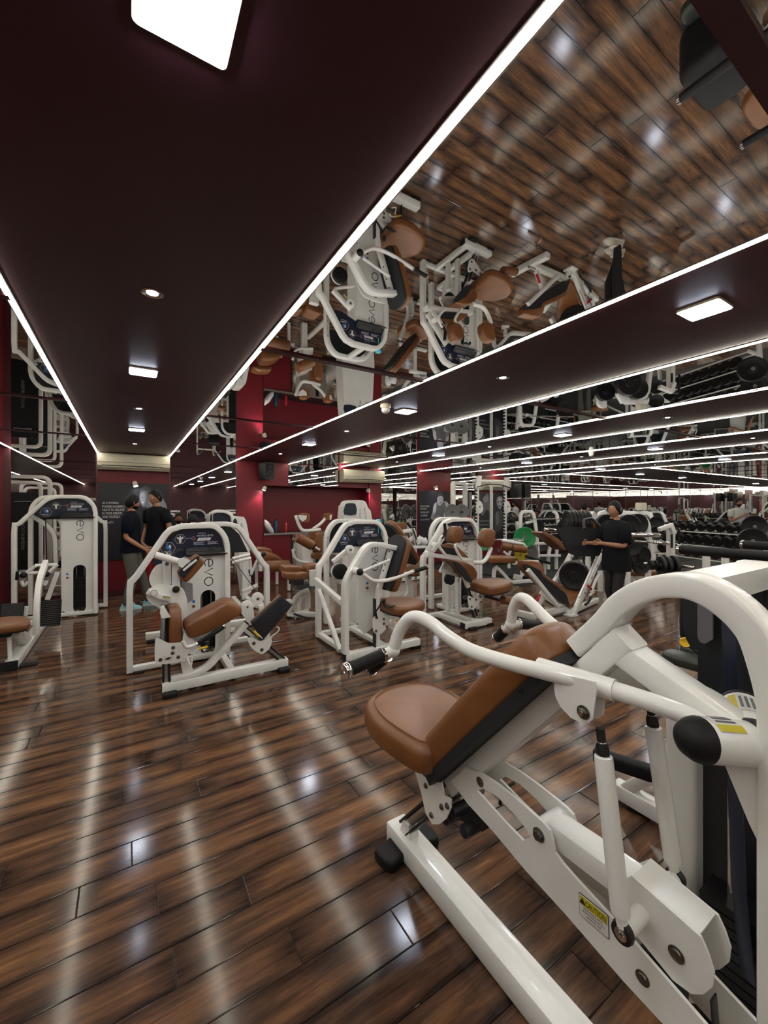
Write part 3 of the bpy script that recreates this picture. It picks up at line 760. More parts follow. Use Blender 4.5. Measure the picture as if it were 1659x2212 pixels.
G().rtube([(XC, .618, 1.215), (XC, .27, 1.065)], .076, .060, (1, 0, 0), .008).build('arch_brace', WHITE, t1)
G().plate([(XC, .45, 1.145), (XC, .27, 1.06), (XC, .27, .88), (XC, .295, .93), (XC, .34, 1.04)], .070, n=(1,0,0)).build('brace_gusset', WHITE, t1, smooth=False)
e0 = arc[0]; ed = (arc[0]-arc[1]).normalized()
G().rtube([e0, e0 + ed*.004], .079, .046, (1,0,0), .005).build('arch_end_cap', BLKPLAS, t1)
# cross beam to the stack tower, tower shrouds, stack
G().box((XC+.04, .365, 1.335), (1.52, .448, 1.392)).build('top_cross_beam', WHITE, t1, smooth=False)
G().rtube([(1.56, .47, 1.36), (1.56, .20, 1.36), (1.56, .08, 1.32), (1.56, .05, 1.22), (1.56, .05, .02)], .07, .055, (1,0,0), .006).build('rear_arch', WHITE, t1)
G().rings([[(x, y, z) for x, y in rrect(.11, .085, .025, 4, 1.50, .587)] for z in (.04, .89)]).build('stack_shroud', SHROUD, t1)
sh = [(1.46, 0.575, 1.308), (1.46, 0.575, 1.182), (1.46, 0.567, 1.144), (1.46, 0.554, 1.122), (1.46, 0.536, 1.116), (1.46, 0.536, 1.052), (1.46, 0.541, 0.897), (1.46, 0.538, 0.074), (1.46, 0.293, 0.322), (1.46, 0.293, 1.368), (1.46, 0.439, 1.372)]
G().plate([(1.555, a[1], a[2]) for a in sh] if False else [(1.52, a[1]*1.52/1.46, 1.55-(1.55-a[2])*1.52/1.46) for a in sh], .03, n=(1,0,0)).build('inner_shroud', BLKPLAS, t1, smooth=False)
gp = [(1.46, 0.541, 1.26), (1.46, 0.541, 1.155), (1.46, 0.534, 1.141), (1.46, 0.523, 1.139), (1.46, 0.503, 1.158), (1.46, 0.503, 1.268)]
G().plate([(1.47, a[1]*1.47/1.46, 1.55-(1.55-a[2])*1.47/1.46) for a in gp], .008, n=(1,0,0)).build('shroud_window_panel', GREYS[1], t1, smooth=False)
for i in range(14):
    G().box((1.36, .30, .10 + .027*i), (1.45, .50, .123 + .027*i)).build('weight_plate', BLKPAINT, t1, smooth=False)
for y in (.36, .44): G().cyl((1.40, y, .05), (1.40, y, 1.33), .010, 12).build('guide_rod', CHROME if y > .4 else DARK, t1)
G().rtube([(1.34, .43, 1.30), (1.335, .405, .55), (1.33, .385, .35)], .035, .004, (.3,1,0), .001).build('stack_belt', NAVY, t1)
G().rtube([(XC, .20, .045), (1.60, .20, .045)], .07, .06, (0,1,0), .006).rtube([(1.56, .05, .045), (1.56, .62, .045)], .06, .06, (1,0,0), .006).build('base_frame', WHITE, t1)

# ---------------------------------------------------------------- the neighbour behind it: padded dip bars
t2 = thing('dip_bar_machine', (2.45, 0.2, 0), 'machine with long black foam bars behind the near press, upper right', 'exercise machine')
for x, y0, lab in ((2.315, .93, 'a'), (2.905, .86, 'b')):
    p0 = V((x, y0, 1.335)); p1 = V((x, -.45, 1.335))
    G().cyl(p0, p1, .0225, 24, .003).build('foam_bar', BLACK, t2)
    G().lathe([(.019, 0), (.024, .002), (.024, .014), (.020, .017), (.004, .0172)], p0 - V((0, .002, 0)), (0,1,0), 22).build('bar_end_cap', CHROME, t2)
    G().rtube([(x, -.45, 1.335), (x, -.62, 1.30), (x, -.70, 1.20), (x, -.70, .03)], .05, .06, (1,0,0), .006).build('upright', WHITE, t2)
    foot((x, -.70, 0), .12, .08, .04).build('rubber_foot', BLACK, t2)
G().rtube([(2.315, -.70, 1.1), (2.905, -.70, 1.1)], .05, .05, (0,1,0), .006).rtube([(2.315, -.70, .07), (2.905, -.70, .07)], .05, .06, (0,1,0), .006).build('cross_member', WHITE, t2)
G().pad(rrect(.38, .30, .06, 4), .20, (2.62, 1.02, .94), (-1,0,0), (0,0,1), r=.04).build('chest_pad', BLACK, t2) if False else G().pad(rrect(.38, .23, .07, 4), .30, (2.67, .91, .79), (1,0,0), (0,1,0), r=.05, back=.8).build('chest_pad', BLACK, t2)
G().box((2.50, .80, .75), (2.74, 1.0, .79)).build('pad_board', PADBACK, t2, smooth=False)
G().rtube([(2.60, .88, .77), (2.60, .30, .75), (2.60, -.35, .45), (2.60, -.70, .10)], .06, .06, (1,0,0), .006).build('arm_beam', WHITE, t2)
G().pad(rrect(.42, .46, .12, 4), .085, (3.74, .86, .54), (1,0,0), (0,1,0), r=.035).build('seat', LEATHER, t2)
G().rtube([(3.74, .84, .54), (3.74, .82, .07)], .06, .06, (0,1,0), .006).rtube([(2.60, -.65, .05), (3.80, 1.0, .05)], .07, .07, (.9,-.4,0), .006).build('seat_post', WHITE, t2)
OLIVED = mat('dark_olive_vinyl', (.022, .026, .020), .45)
for x in (2.09, 1.96):
    G().pad(rrect(.12, .50, .05, 4), .05, (x + .36 - (.06 if x < 2 else 0), .73, .79), (1,0,0), (0,1,0), r=.02).build('arm_rest_pad', OLIVED, t2)
    G().rtube([(x + .36, .60, .79), (x + .36, .20, .60), (2.60, -.35, .45)], .035, .035, (0,1,0), .004).build('pad_arm', WHITE, t2)
# low floor beam with the black foot block seen through the press
G().rtube([(2.19, 1.18, .062), (2.19, -.70, .062)], .075, .075, (1,0,0), .006).build('floor_rail', WHITE, t2)
G().box((2.155, 1.18, .028), (2.225, 1.184, .098)).build('end_cap', BLKPLAS, t2, smooth=False)
G().rtube([(2.19, 1.12, .09), (2.19, .86, .37)], .06, .055, (1,0,0), .006).build('inclined_post', WHITE, t2)
fo = V((2.03, 1.06, .27)); fd = V((.10, -.26, 0)).normalized()
G().pad(rrect(.06, .26, .025, 4), .065, fo, fd.cross(V((0,0,1))), fd, r=.016, crown=.004).build('foot_block', BLACK, t2)
G().rtube([fo + V((.02, -.02, .0)) + fd*.05, (2.19, .98, .24)], .035, .03, (0,0,1), .004).build('block_arm', WHITE, t2)
foot((2.215, 1.08, 0), .10, .09, .032, .4).build('rubber_foot', BLACK, t2)
G().rtube([(2.19, -.60, .05), (2.60, -.70, .05)], .07, .06, (0,0,1), .006).build('base_link', WHITE, t2)


q = (2.197, 0.864, 0.915); q = V(q); n_ = (V((0,0,1.3)) - q).normalized()
G().lathe([(.010, -.03), (.021, -.02), (.0225, .0), (.020, .004), (.017, .0), (.004, -.002)], q, n_, 24).build('adjuster_knob', YELLOW, t2, 'round yellow adjuster knob')
G().cyl(q - n_*.03, V((2.20, .60, .75)), .010, 10).build('adjuster_stem', DARK, t2)

# ---------------------------------------------------------------- stack towers shared by the exercise machines
def evo(o, u, v, h, parent, m=INK):
    """thin brand lettering drawn from strokes; o centre, u reading direction, v up"""
    u, v = V(u).normalized(), V(v).normalized(); o = V(o); n = u.cross(v); w = h*.11
    def ribbon(P, nm='stack_lettering'):
        g = G(); rs = []
        for i, p in enumerate(P):
            a = P[max(i-1, 0)]; b = P[min(i+1, len(P)-1)]; tx, ty = b[0]-a[0], b[1]-a[1]; l = math.hypot(tx, ty) or 1
            ox, oy = -ty/l*w/2, tx/l*w/2
            rs.append([o + u*(p[0]+ox) + v*(p[1]+oy), o + u*(p[0]-ox) + v*(p[1]-oy), o + u*(p[0]-ox) + v*(p[1]-oy) + n*.001, o + u*(p[0]+ox) + v*(p[1]+oy) + n*.001])
        return g.rings(rs)
    r = h/2; g = G()
    for q in (ribbon([(-1.22*h + r*math.cos(math.radians(a)), r*math.sin(math.radians(a))) for a in range(0, 316, 15)]),
              ribbon([(-1.22*h - r*.96, 0), (-1.22*h + r, 0)]),
              ribbon([(-.48*h, r), (-.02*h, -r), (.44*h, r)]),
              ribbon([(1.20*h + r*1.08*math.cos(math.radians(a)), r*math.sin(math.radians(a))) for a in range(0, 361, 15)])):
        g.add(q.v, q.f)
    return g.build('stack_lettering', m, parent, smooth=False)

def figure(o, u, v, s, parent, kind):
    """tiny pictogram on the placard"""
    m = WINK
    P = {'torso': [(-.42,.30),(-.30,.38),(-.16,.24),(-.10,.26),(-.10,.36),(.10,.36),(.10,.26),(.16,.24),(.30,.38),(.42,.30),(.30,.10),(.16,.08),(.12,-.42),(-.12,-.42),(-.16,.08),(-.30,.10)],
         'sit': [(-.18,.36),(-.02,.34),(.02,.10),(.24,.06),(.30,-.30),(.18,-.32),(.12,-.08),(-.14,-.10),(-.22,.10)]}
    G().plate([(x*s, y*s) for x, y in P['torso' if kind == 'torso' else 'sit']], .0008, V(o) + V(u).cross(V(v))*.0006, u, v).build('placard_figure', m if kind == 'torso' else BLUE, parent, smooth=False)
    if kind != 'torso':
        G().plate([(x*s, y*s) for x, y in [(.08,.36),(.26,.30),(.26,-.02),(.04,.06)]], .0008, V(o) + V(u).cross(V(v))*.0006, u, v).plate([(x*s, y*s) for x, y in [(-.34,-.28),(.30,-.40),(.32,-.46),(-.34,-.36)]], .0008, V(o) + V(u).cross(V(v))*.0006, u, v).build('placard_figure', WINK, parent, smooth=False)
    G().plate(circ(.085*s, 10, -.10*s if kind != 'torso' else 0, .44*s), .0008, V(o) + V(u).cross(V(v))*.0008, u, v).build('placard_figure', m if kind == 'torso' else BLUE, parent, smooth=False)

def tower(t, X, Y, w=.905, top=1.38, kz=.77, rear=True, name='LOWER BACK', detail=1, rdx=.50, rdy=.31, brand=False, tz=None):
    """front arch with its slanted left side, shroud with the stack slot, tray and placard; rear arch mirrored"""
    S = w / .905; hd = top - 1.38
    def q(x, z): return (X + x*S, Y, z if z < .7 else z + hd)
    P = [q(.025, .02), q(.025, kz - (.0 if hd == 0 else 0)), q(.08, kz + .13), q(.315, 1.275), q(.41, 1.335), q(.48, 1.352), q(.70, 1.352), q(.78, 1.325), q(.845, 1.245), q(.875, 1.14), q(.878, .95), q(.878, .02)]
    path = []
    for i in range(len(P)-1):
        p0, p1, p2, p3 = [V(P[max(0, min(len(P)-1, i+k))]) for k in (-1, 0, 1, 2)]
        if i in (0, 10, 2, 5): path.append(p1); continue
        for j in range(3):
            s = j/3; path.append(0.5*((2*p1) + (p2-p0)*s + (2*p0-5*p1+4*p2-p3)*s*s + (3*p1-p0-3*p2+p3)*s**3))
    path.append(V(P[-1]))
    G().rtube(path, .085, .052, (0, 1, 0), .006).build('front_arch', WHITE, t, ang=50)
    fy = Y + .015
    # shroud with slot and scalloped foot
    sx0, sx1, z0, z1 = .50, .862, .035, 1.06 + hd
    so = [(sx0, .10), (sx0, .50), (sx0-.0, .515), (sx0-.0, z1), (sx1, z1), (sx1, .04), (.80, .04), (.775, .025), (.74, .008), (.70, .004), (.66, .008), (.63, .025), (.605, .05), (.55, .07)]
    sl0, sl1, sz0, sz1 = .628, .768, .045, .70 if hd == 0 else .72
    slot = []
    for a in range(0, 181, 20): slot.append(((sl0+sl1)/2 + .07*math.cos(math.radians(a)), sz1 - .07 + .07*math.sin(math.radians(a))))
    for a in range(180, 361, 20): slot.append(((sl0+sl1)/2 + .07*math.cos(math.radians(a)), sz0 + .07 + .07*math.sin(math.radians(a))))
    G().plate([(X + a*S, fy, b) for a, b in so], .012, n=(0, -1, 0), holes=[[(X + a*S, fy, b) for a, b in slot]]).build('stack_shroud', SHROUD, t, smooth=False)
    G().box((X+sx1*S-.008, fy, .06), (X+sx1*S, fy+.24, z1)).box((X+sx0*S, fy, .06), (X+sx0*S+.008, fy+.24, z1)).build('shroud_side', SHROUD, t, smooth=False)
    G().box((X+sx0*S+.03, fy+.22, .06), (X+sx1*S-.03, fy+.235, z1)).build('stack_back_panel', BLKPLAS, t, smooth=False)
    # stack
    cx = X + .698*S
    if detail:
        n = 14 if hd == 0 else 17
        for i in range(n):
            z = .10 + i*.0255
            G().box((cx-.10, fy+.045, z), (cx+.10, fy+.15, z+.022)).build('weight_plate', BLKPAINT, t, smooth=False)
            G().box((cx-.022, fy+.040, z+.005), (cx+.022, fy+.046, z+.016)).build('plate_number_tag', GREYINK, t, smooth=False) if detail > 1 else None
    else: G().box((cx-.10, fy+.045, .10), (cx+.10, fy+.15, .46)).build('weight_stack', BLKPAINT, t, smooth=False)
    g = G()
    for dx in (-.045, .045): g.cyl((cx+dx, fy+.10, .06), (cx+dx, fy+.10, z1-.02), .008, 10)
    g.build('guide_rods', CHROME, t)
    G().cyl((cx, fy+.09, .48), (cx, fy+.09, z1-.02), .004, 8).lathe([(.01,0),(.016,.01),(.016,.03),(.006,.045)], (cx, fy+.09, .47), (0,0,1), 12).build('lift_cable', DARK, t)
    # tray
    tz0 = z1 - .012
    prof = [(-.02, 0), (-.055, .004), (-.062, .022), (.030, .116), (.055, .122), (.20, .122), (.20, 0)]
    G().rings([[(X + a*S, fy + b, tz0 + c) for b, c in prof] for a in (sx0-.005, sx0+.0, sx1-.0, sx1+.008)]).build('accessory_tray', BLKPLAS, t, ang=30)
    dv = V((0, .092, .094)).normalized(); ty = fy - .017; tzc = tz0 + .071
    G().plate(rrect(.17*S, .055, .012), .004, (X + .61*S, ty, tzc), (1,0,0), dv).build('tray_recess', INK, t, smooth=False)
    G().plate(smooth2([(-.055,0),(0,-.042),(.055,0),(0,.042)], 4), .004, (X + .785*S, ty, tzc), (1,0,0), dv).build('bottle_recess', INK, t, smooth=False)
    # placard
    if hd == 0: po = [(.20, .99+hd), (.335, 1.235+hd), (.42, 1.31+hd), (.50, 1.328+hd), (.68, 1.328+hd), (.76, 1.30+hd), (.815, 1.235+hd), (.848, 1.14+hd), (.50, 1.135+hd), (.50, 1.06+hd), (.30, .98+hd)]
    else: po = [(.24, 1.08+hd), (.335, 1.235+hd), (.42, 1.31+hd), (.50, 1.328+hd), (.68, 1.328+hd), (.76, 1.30+hd), (.815, 1.235+hd), (.848, 1.14+hd), (.50, 1.135+hd), (.47, 1.09+hd)]
    py = Y + .012
    G().plate([(X + a*S, py, b) for a, b in po], .006, n=(0, -1, 0)).build('placard', NAVY, t, smooth=False)
    U, W = (1, 0, 0), (0, 0, 1); pf = py - .0038
    hexring((X+.34*S, pf, 1.12+hd + .02), U, W, .068, .001, GREYS[3], t, fill=INK, wid=.05); figure((X+.34*S, pf-.001, 1.14+hd), U, W, .095, t, 'sit')
    hexring((X+.445*S, pf, 1.225+hd), U, W, .052, .001, GREYS[3], t, fill=INK, wid=.05); figure((X+.445*S, pf-.001, 1.22+hd), U, W, .075, t, 'torso')
    G().box((X+.50*S, pf-.001, 1.229+hd), (X+.545*S, pf, 1.231+hd)).build('placard_line', GREYS[3], t, smooth=False)
    hexring((X+.565*S, pf, 1.228+hd), U, W, .020, .001, GREYS[3], t, wid=.08, fill=MAROONP)
    text('NITRO EVO', (X+.672*S, pf-.001, 1.252+hd), U, W, .018, WINK, t, width=.15*S, t=.0006)
    text('NAUTILUS', (X+.640*S, pf-.001, 1.278+hd), U, W, .010, WINK, t, width=.07*S, t=.0006)
    G().plate([(X + a*S, pf-.0005, b+hd) for a, b in ((.595, 1.203), (.715, 1.203), (.728, 1.230), (.610, 1.230))], .001, n=(0,-1,0)).build('name_plate', WINK, t, smooth=False)
    text(name, (X+.662*S, pf-.0012, 1.2165+hd), U, W, .012, INK, t, width=.085*S, t=.0006)
    g = G()
    for c in range(2):
        for r_ in range(3):
            g.box((X+(.565+.13*c)*S, pf-.0008, 1.186-.011*r_+hd), (X+(.565+.13*c+.10-.02*(r_%2))*S, pf, 1.190-.011*r_+hd))
    g.build('placard_small_print', GREYS[3], t, smooth=False)
    # lettering down the shroud and two round notices
    text('NITRO', (X+.705*S, fy-.0062, z1-.030), U, W, .013, INK, t, width=.072*S, t=.0008, name='stack_lettering')
    evo((X+.705*S, fy-.0068, z1-.18), (0,0,-1), (1,0,0), .078*S, t)
    for i, m in enumerate((BLUE, MAROONP)):
        G().plate(circ(.021, 20), .0012, (X+.565*S, fy-.0068, .60-.05*i), U, W).build('notice_disc', STICKW, t, smooth=False)
        G().plate(circ(.014, 16), .0012, (X+.565*S, fy-.0076, .60-.05*i), U, W).build('notice_symbol', m, t, smooth=False)
    G().cyl((X+.868*S, Y-.055, z1+.012), (X+.80*S, Y-.05, z1+.014), .004, 8).ball((X+.872*S, Y-.055, z1+.012), .009, 10).build('stack_pin', CHROME, t)
    # base
    yb = Y + rdy if rear else Y + .28
    G().rtube([(X+.05*S, Y, .045), (X+.855*S, Y, .045)], .06, .05, (0,1,0), .006).rtube([(X+.878*S, Y, .045), (X+.878*S, yb, .045)], .06, .05, (1,0,0), .006).rtube([(X+.52*S, Y, .045), (X+.52*S, yb, .045)], .06, .05, (1,0,0), .006).build('base_frame', WHITE, t)
    for p in ((X+.10*S, Y+.0), (X+.85*S, Y+.0)): foot((p[0], p[1]+.0, 0), .08, .10, .022).build('rubber_foot', BLACK, t)
    if rear:
        RW = (.905 - .0)
        path2 = [V((2*X + (rdx + .905)*S - p.x + .0, Y + rdy, p.z)) for p in path]
        G().rtube(path2, .085, .052, (0, 1, 0), .006).build('rear_arch', WHITE, t, ang=50)
        pr = [(2*X + (rdx + .905)*S - (X + a*S), Y + rdy, b) for a, b in ([(.24, 1.03+hd), (.335, 1.235+hd), (.42, 1.31+hd), (.50, 1.328+hd), (.68, 1.328+hd), (.76, 1.30+hd), (.815, 1.235+hd), (.848, 1.14+hd), (.848, 1.03+hd)])]
        G().plate(pr, .006, n=(0, -1, 0)).build('rear_placard', BLKPLAS, t, smooth=False)
        G().rtube([(X + .60*S, Y, 1.352+hd), (X + .60*S, Y + rdy, 1.352+hd)], .06, .05, (1,0,0), .006).build('top_link', WHITE, t)
        G().rtube([(X + (rdx+.905-.03)*S, Y + rdy, .045), (X + .52*S, Y + rdy, .045)], .06, .05, (0,1,0), .006).build('base_frame', WHITE, t)
    if brand:
        text('NAUTILUS', (X + (rdx+.027)*S, Y + rdy - .0435, 1.02), (0, 0, 1), (-1, 0, 0), .030, INK, t, width=.27, t=.0008, name='side_lettering')

def slider(a, b, side, t, w=.05):
    a, b = V(a), V(b); d = (b-a).normalized(); s = V(side).normalized(); n = d.cross(s)
    G().rtube([a, b], w*.55, .02, n, .003).build('slide_rail', ALU, t)
    G().rtube([a + n*w*.45, b + n*w*.45], .014, .045, n, .002).rtube([a - n*w*.45, b - n*w*.45], .014, .045, n, .002).build('slide_track', BLKPLAS, t)
def gripbar(a, b, t, r=.017, k=.25):
    a, b = V(a), V(b); d = (b-a)
    g = G().cyl(a, b, r, 16, .002).build('grip', BLACK, t)
    G().cyl(b - d.normalized()*.004, b + d.normalized()*.012, r*1.12, 18, .003).build('grip_end_cap', CHROME, g)
    G().cyl(a - d.normalized()*.012, a + d.normalized()*.002, r*1.1, 18, .002).build('grip_collar', CHROME, g)
def quadpad(P, depth, t, name='pad', m=LEATHER, r=.03, board=0, y=None):
    """cushion whose side profile P (in X,Z at y) is swept along Y by depth"""
    y = P[0][1] if y is None else y
    poly = [(p[0], p[2]) for p in P]
    cx = sum(p[0] for p in poly)/len(poly); cz = sum(p[1] for p in poly)/len(poly)
    rs = []
    r = min(r, depth*.4)
    for k in range(5):
        a = PI/2*k/4; f = r*(1-math.sin(a)); rs.append((y + r*(1-math.cos(a)), f))
    rs2 = rs + [(2*y + depth - yy, f) for yy, f in reversed(rs)]
    rr = []
    for yy, f in rs2:
        ring = []
        for x, z in poly:
            l = math.hypot(x-cx, z-cz) or 1; ring.append((x - (x-cx)/l*f, yy, z - (z-cz)/l*f))
        rr.append(ring)
    return G().rings(rr).build(name, m, t, ang=60)

# ---------------------------------------------------------------- lower back machine, centre left
t3 = thing('lower_back_machine', (.5, 4.2, 0), 'white lower back machine with slanted tan seat and black knee board, left of centre', 'exercise machine')
tower(t3, -.010, 4.44, detail=2)
G().rtube([(.235, 3.79, .066), (1.285, 3.79, .066)], .085, .078, (0,1,0), .006).build('front_beam', WHITE, t3)
for x in (.231, 1.285): G().box((x, 3.75, .03), (x+.004, 3.83, .10)).build('end_cap', BLKPLAS, t3, smooth=False)
foot((.29, 3.745, 0), .10, .10, .042).build('rubber_foot', BLACK, t3); foot((1.235, 3.745, 0), .10, .10, .042).build('rubber_foot', BLACK, t3)
G().rtube([(.47, 3.80, .05), (.47, 4.44, .05)], .06, .06, (1,0,0), .006).rtube([(.80, 3.80, .05), (.80, 4.44, .05)], .06, .06, (1,0,0), .006).build('base_link', WHITE, t3)
G().rtube(fil([(.30, 3.79, .118), (.545, 3.79, .125), (.905, 3.79, .49)], .12), .075, .05, (0,1,0), .006).build('rising_tube', WHITE, t3)
G().rtube([(.905, 3.79, .49), (.915, 3.79, .50)], .06, .04, (0,1,0), .004).build('tube_plug', BLKPLAS, t3)
slider((.268, 3.80, .10), (.268, 3.80, .52), (0,1,0), t3)
cplate = smooth2([(0.184, 3.72, 0.476), (0.209, 3.72, 0.49), (0.285, 3.72, 0.441), (0.382, 3.72, 0.428), (0.415, 3.72, 0.371), (0.42, 3.72, 0.301), (0.391, 3.72, 0.279), (0.301, 3.72, 0.275), (0.209, 3.72, 0.286), (0.184, 3.72, 0.308)], 3)
G().plate(cplate, .008, n=(0,-1,0)).build('carriage_plate', WHITE, t3, smooth=False)
screw_dots([(0.312, 3.714, 0.401), (0.308, 3.714, 0.357), (0.221, 3.714, 0.32), (0.349, 3.714, 0.317)], (0,-1,0), t3, .011)
G().plate([(0.24, 3.714, 0.345), (0.312, 3.714, 0.336), (0.312, 3.714, 0.294), (0.24, 3.714, 0.305)], .001, n=(0,-1,0)).build('instruction_label', STICKW, t3, smooth=False)
G().plate([(0.248, 3.713, 0.319), (0.28, 3.713, 0.331), (0.304, 3.713, 0.323), (0.276, 3.713, 0.309)], .001, n=(0,-1,0)).build('label_drawing', INK, t3, smooth=False)
g = [(0.242, 3.74, 0.645), (0.226, 3.74, 0.351)]
G().cyl(g[0], g[1], .016, 16, .003).build('gas_spring', IRON, t3)
G().box((.262, 3.78, .40), (.285, 3.98, .70)).build('pad_board', BLACK, t3, smooth=False)
G().box((.235, 3.83, .33), (.262, 3.92, .72)).build('pad_slide', ALU, t3, smooth=False)
G().pad([(a, b) for a, b in smooth2([(-.15, -.155), (0, -.165), (.15, -.155), (.158, 0), (.12, .15), (0, .165), (-.12, .15), (-.158, 0)], 3)], .095, (.285, 3.90, .545), (0,1,0), (0,0,1), r=.035).build('hip_pad', LEATHER, t3)
G().plate([(0.223, 3.76, 0.729), (0.247, 3.76, 0.744), (0.28, 3.76, 0.676), (0.296, 3.76, 0.646), (0.231, 3.76, 0.642), (0.22, 3.76, 0.684)], .05, n=(0,-1,0)).build('pad_clamp', WHITE, t3, smooth=False)
# seat, its carrier and grip
sp = smooth2([(0.399, 3.68, 0.545), (0.419, 3.68, 0.583), (0.512, 3.68, 0.634), (0.687, 3.68, 0.713), (0.751, 3.68, 0.726), (0.816, 3.68, 0.695), (0.853, 3.68, 0.638), (0.825, 3.68, 0.589), (0.634, 3.68, 0.493), (0.461, 3.68, 0.453), (0.415, 3.68, 0.479)], 3)
quadpad(sp, .26, t3, 'seat', r=.05)
G().plate([(0.39, 3.8, 0.502), (0.424, 3.8, 0.506), (0.476, 3.8, 0.417), (0.627, 3.8, 0.444), (0.511, 3.8, 0.387), (0.399, 3.8, 0.369), (0.382, 3.8, 0.438)], .14, n=(0,-1,0)).build('seat_carrier', WHITE, t3, smooth=False)
G().tube(fil([(0.372, 3.62, 0.471), (0.395, 3.62, 0.409), (0.483, 3.62, 0.429)], .03), .015, 14).build('grip_tube', WHITE, t3)
q = [(0.483, 3.62, 0.429), (0.683, 3.62, 0.537)]; gripbar(q[0], q[1], t3, .019)
G().tube(fil([(0.396, 3.62, 0.333), (0.43, 3.62, 0.245), (0.453, 3.62, 0.371), (0.491, 3.62, 0.387)], .02), .007, 10).build('release_lever', WHITE, t3)
q = [(0.487, 3.62, 0.387), (0.557, 3.62, 0.392)]; G().cyl(q[0], q[1], .010, 12, .002).build('lever_grip', YELLOW, t3, 'yellow lever grip')
G().plate([(0.369, 3.8, 0.263), (0.424, 3.8, 0.28), (0.467, 3.8, 0.148), (0.39, 3.8, 0.146)], .05, n=(0,-1,0)).build('carrier_foot', WHITE, t3, smooth=False)
# movement arm cluster on the left
G().plate(smooth2([(0.159, 4.12, 0.896), (0.176, 4.12, 0.973), (0.219, 4.12, 1.028), (0.28, 4.12, 1.034), (0.315, 4.12, 0.961), (0.315, 4.12, 0.821), (0.21, 4.12, 0.803)], 3), .008, n=(0,-1,0)).build('cam_disc', WHITE, t3, smooth=False)
G().plate([(0.257, 4.1, 1.058), (0.296, 4.1, 1.144), (0.327, 4.1, 1.142), (0.33, 4.1, 0.851), (0.265, 4.1, 0.857)], .01, n=(0,-1,0)).build('lever_plate', WHITE, t3, smooth=False)
G().plate([(0.329, 4.02, 1.091), (0.378, 4.02, 1.078), (0.395, 4.02, 0.839), (0.327, 4.02, 0.856)], .01, n=(0,-1,0)).build('lever_plate', WHITE, t3, smooth=False)
G().plate(smooth2([(0.322, 3.98, 0.863), (0.4, 3.98, 0.836), (0.434, 3.98, 0.763), (0.445, 3.98, 0.673), (0.436, 3.98, 0.537), (0.409, 3.98, 0.364), (0.374, 3.98, 0.224), (0.296, 3.98, 0.239), (0.253, 3.98, 0.564), (0.237, 3.98, 0.662), (0.154, 3.98, 0.739), (0.133, 3.98, 0.803), (0.178, 3.98, 0.869), (0.237, 3.98, 0.88)], 3), .012, n=(0,-1,0)).build('swing_plate', WHITE, t3, smooth=False)
G().rtube([(0.14, 3.95, 0.836), (0.302, 3.95, 0.746)], .06, .045, (0,1,0), .005).build('swing_link', WHITE, t3)
q = (0.185, 3.9, 0.824); hexring(V(q), (1,0,0), (0,0,1), .030, .002, GREYINK, t3, wid=.15, fill=STICKW)
q = (0.277, 3.9, 0.77); caution(V(q), (.93,0,-.30), (.30,0,.93), .06, .036, t3)
q = (0.354, 3.95, 0.828); G().ball(q, .030, 18).build('pivot_cap', BLACK, t3)
G().plate([(0.432, 4.2, 0.857), (0.507, 4.2, 0.829), (0.512, 4.2, 0.682), (0.469, 4.2, 0.656), (0.432, 4.2, 0.754)], .12, n=(0,-1,0)).build('cam_guard', GREYS[2], t3, smooth=False)
G().tube([(0.196, 4, 1.133), (0.376, 4, 1.061)], .030, 20).build('roller_arm', WHITE, t3)
G().plate(smooth2([(0.367, 3.95, 1.067), (0.38, 3.95, 1.09), (0.423, 3.95, 1.092), (0.468, 3.95, 1.069), (0.486, 3.95, 1.039), (0.468, 3.95, 1.015), (0.406, 3.95, 1.014), (0.375, 3.95, 1.032)], 3), .06, n=(0,-1,0)).build('arm_elbow', WHITE, t3, smooth=False)
q = (0.457, 3.91, 1.046); bolt(q, (0,-1,0), .013, .008).build('bolt', BOLT, t3)
quadpad(smooth2([(0.37, 3.92, 0.964), (0.378, 3.92, 0.993), (0.509, 3.92, 1.101), (0.545, 3.92, 1.102), (0.577, 3.92, 1.057), (0.563, 3.92, 1.017), (0.46, 3.92, 0.898), (0.42, 3.92, 0.887), (0.385, 3.92, 0.92)], 3), .22, t3, 'chest_pad', r=.03)
G().plate(smooth2([(0.368, 3.915, 0.97), (0.381, 3.915, 0.995), (0.504, 3.915, 1.102), (0.531, 3.915, 1.084), (0.42, 3.915, 0.932), (0.394, 3.915, 0.934)], 3), .012, n=(0,-1,0)).build('pad_board', PADBACK, t3, smooth=False)
G().rtube([(0.405, 3.9, 0.995), (0.511, 3.9, 1.08)], .012, .018, (0,1,0), .002).build('pad_bracket', WHITE, t3)
G().tube(fil([(0.319, 4.05, 1.079), (0.38, 4.05, 1.159), (0.416, 4.05, 1.162)], .02), .006, 8).build('cable_end', DARK, t3)
for p in [(0.313, 4.09, 1.139), (0.295, 4.09, 1.038)]: bolt(p, (0,-1,0), .012, .008).build('bolt', BOLT, t3)
# lower left support: second foot of the rear frame
G().rtube([(.28, 4.1, .0+.03), (.28, 4.1, .62)], .05, .05, (0,1,0), .006).build('inner_post', WHITE, t3)
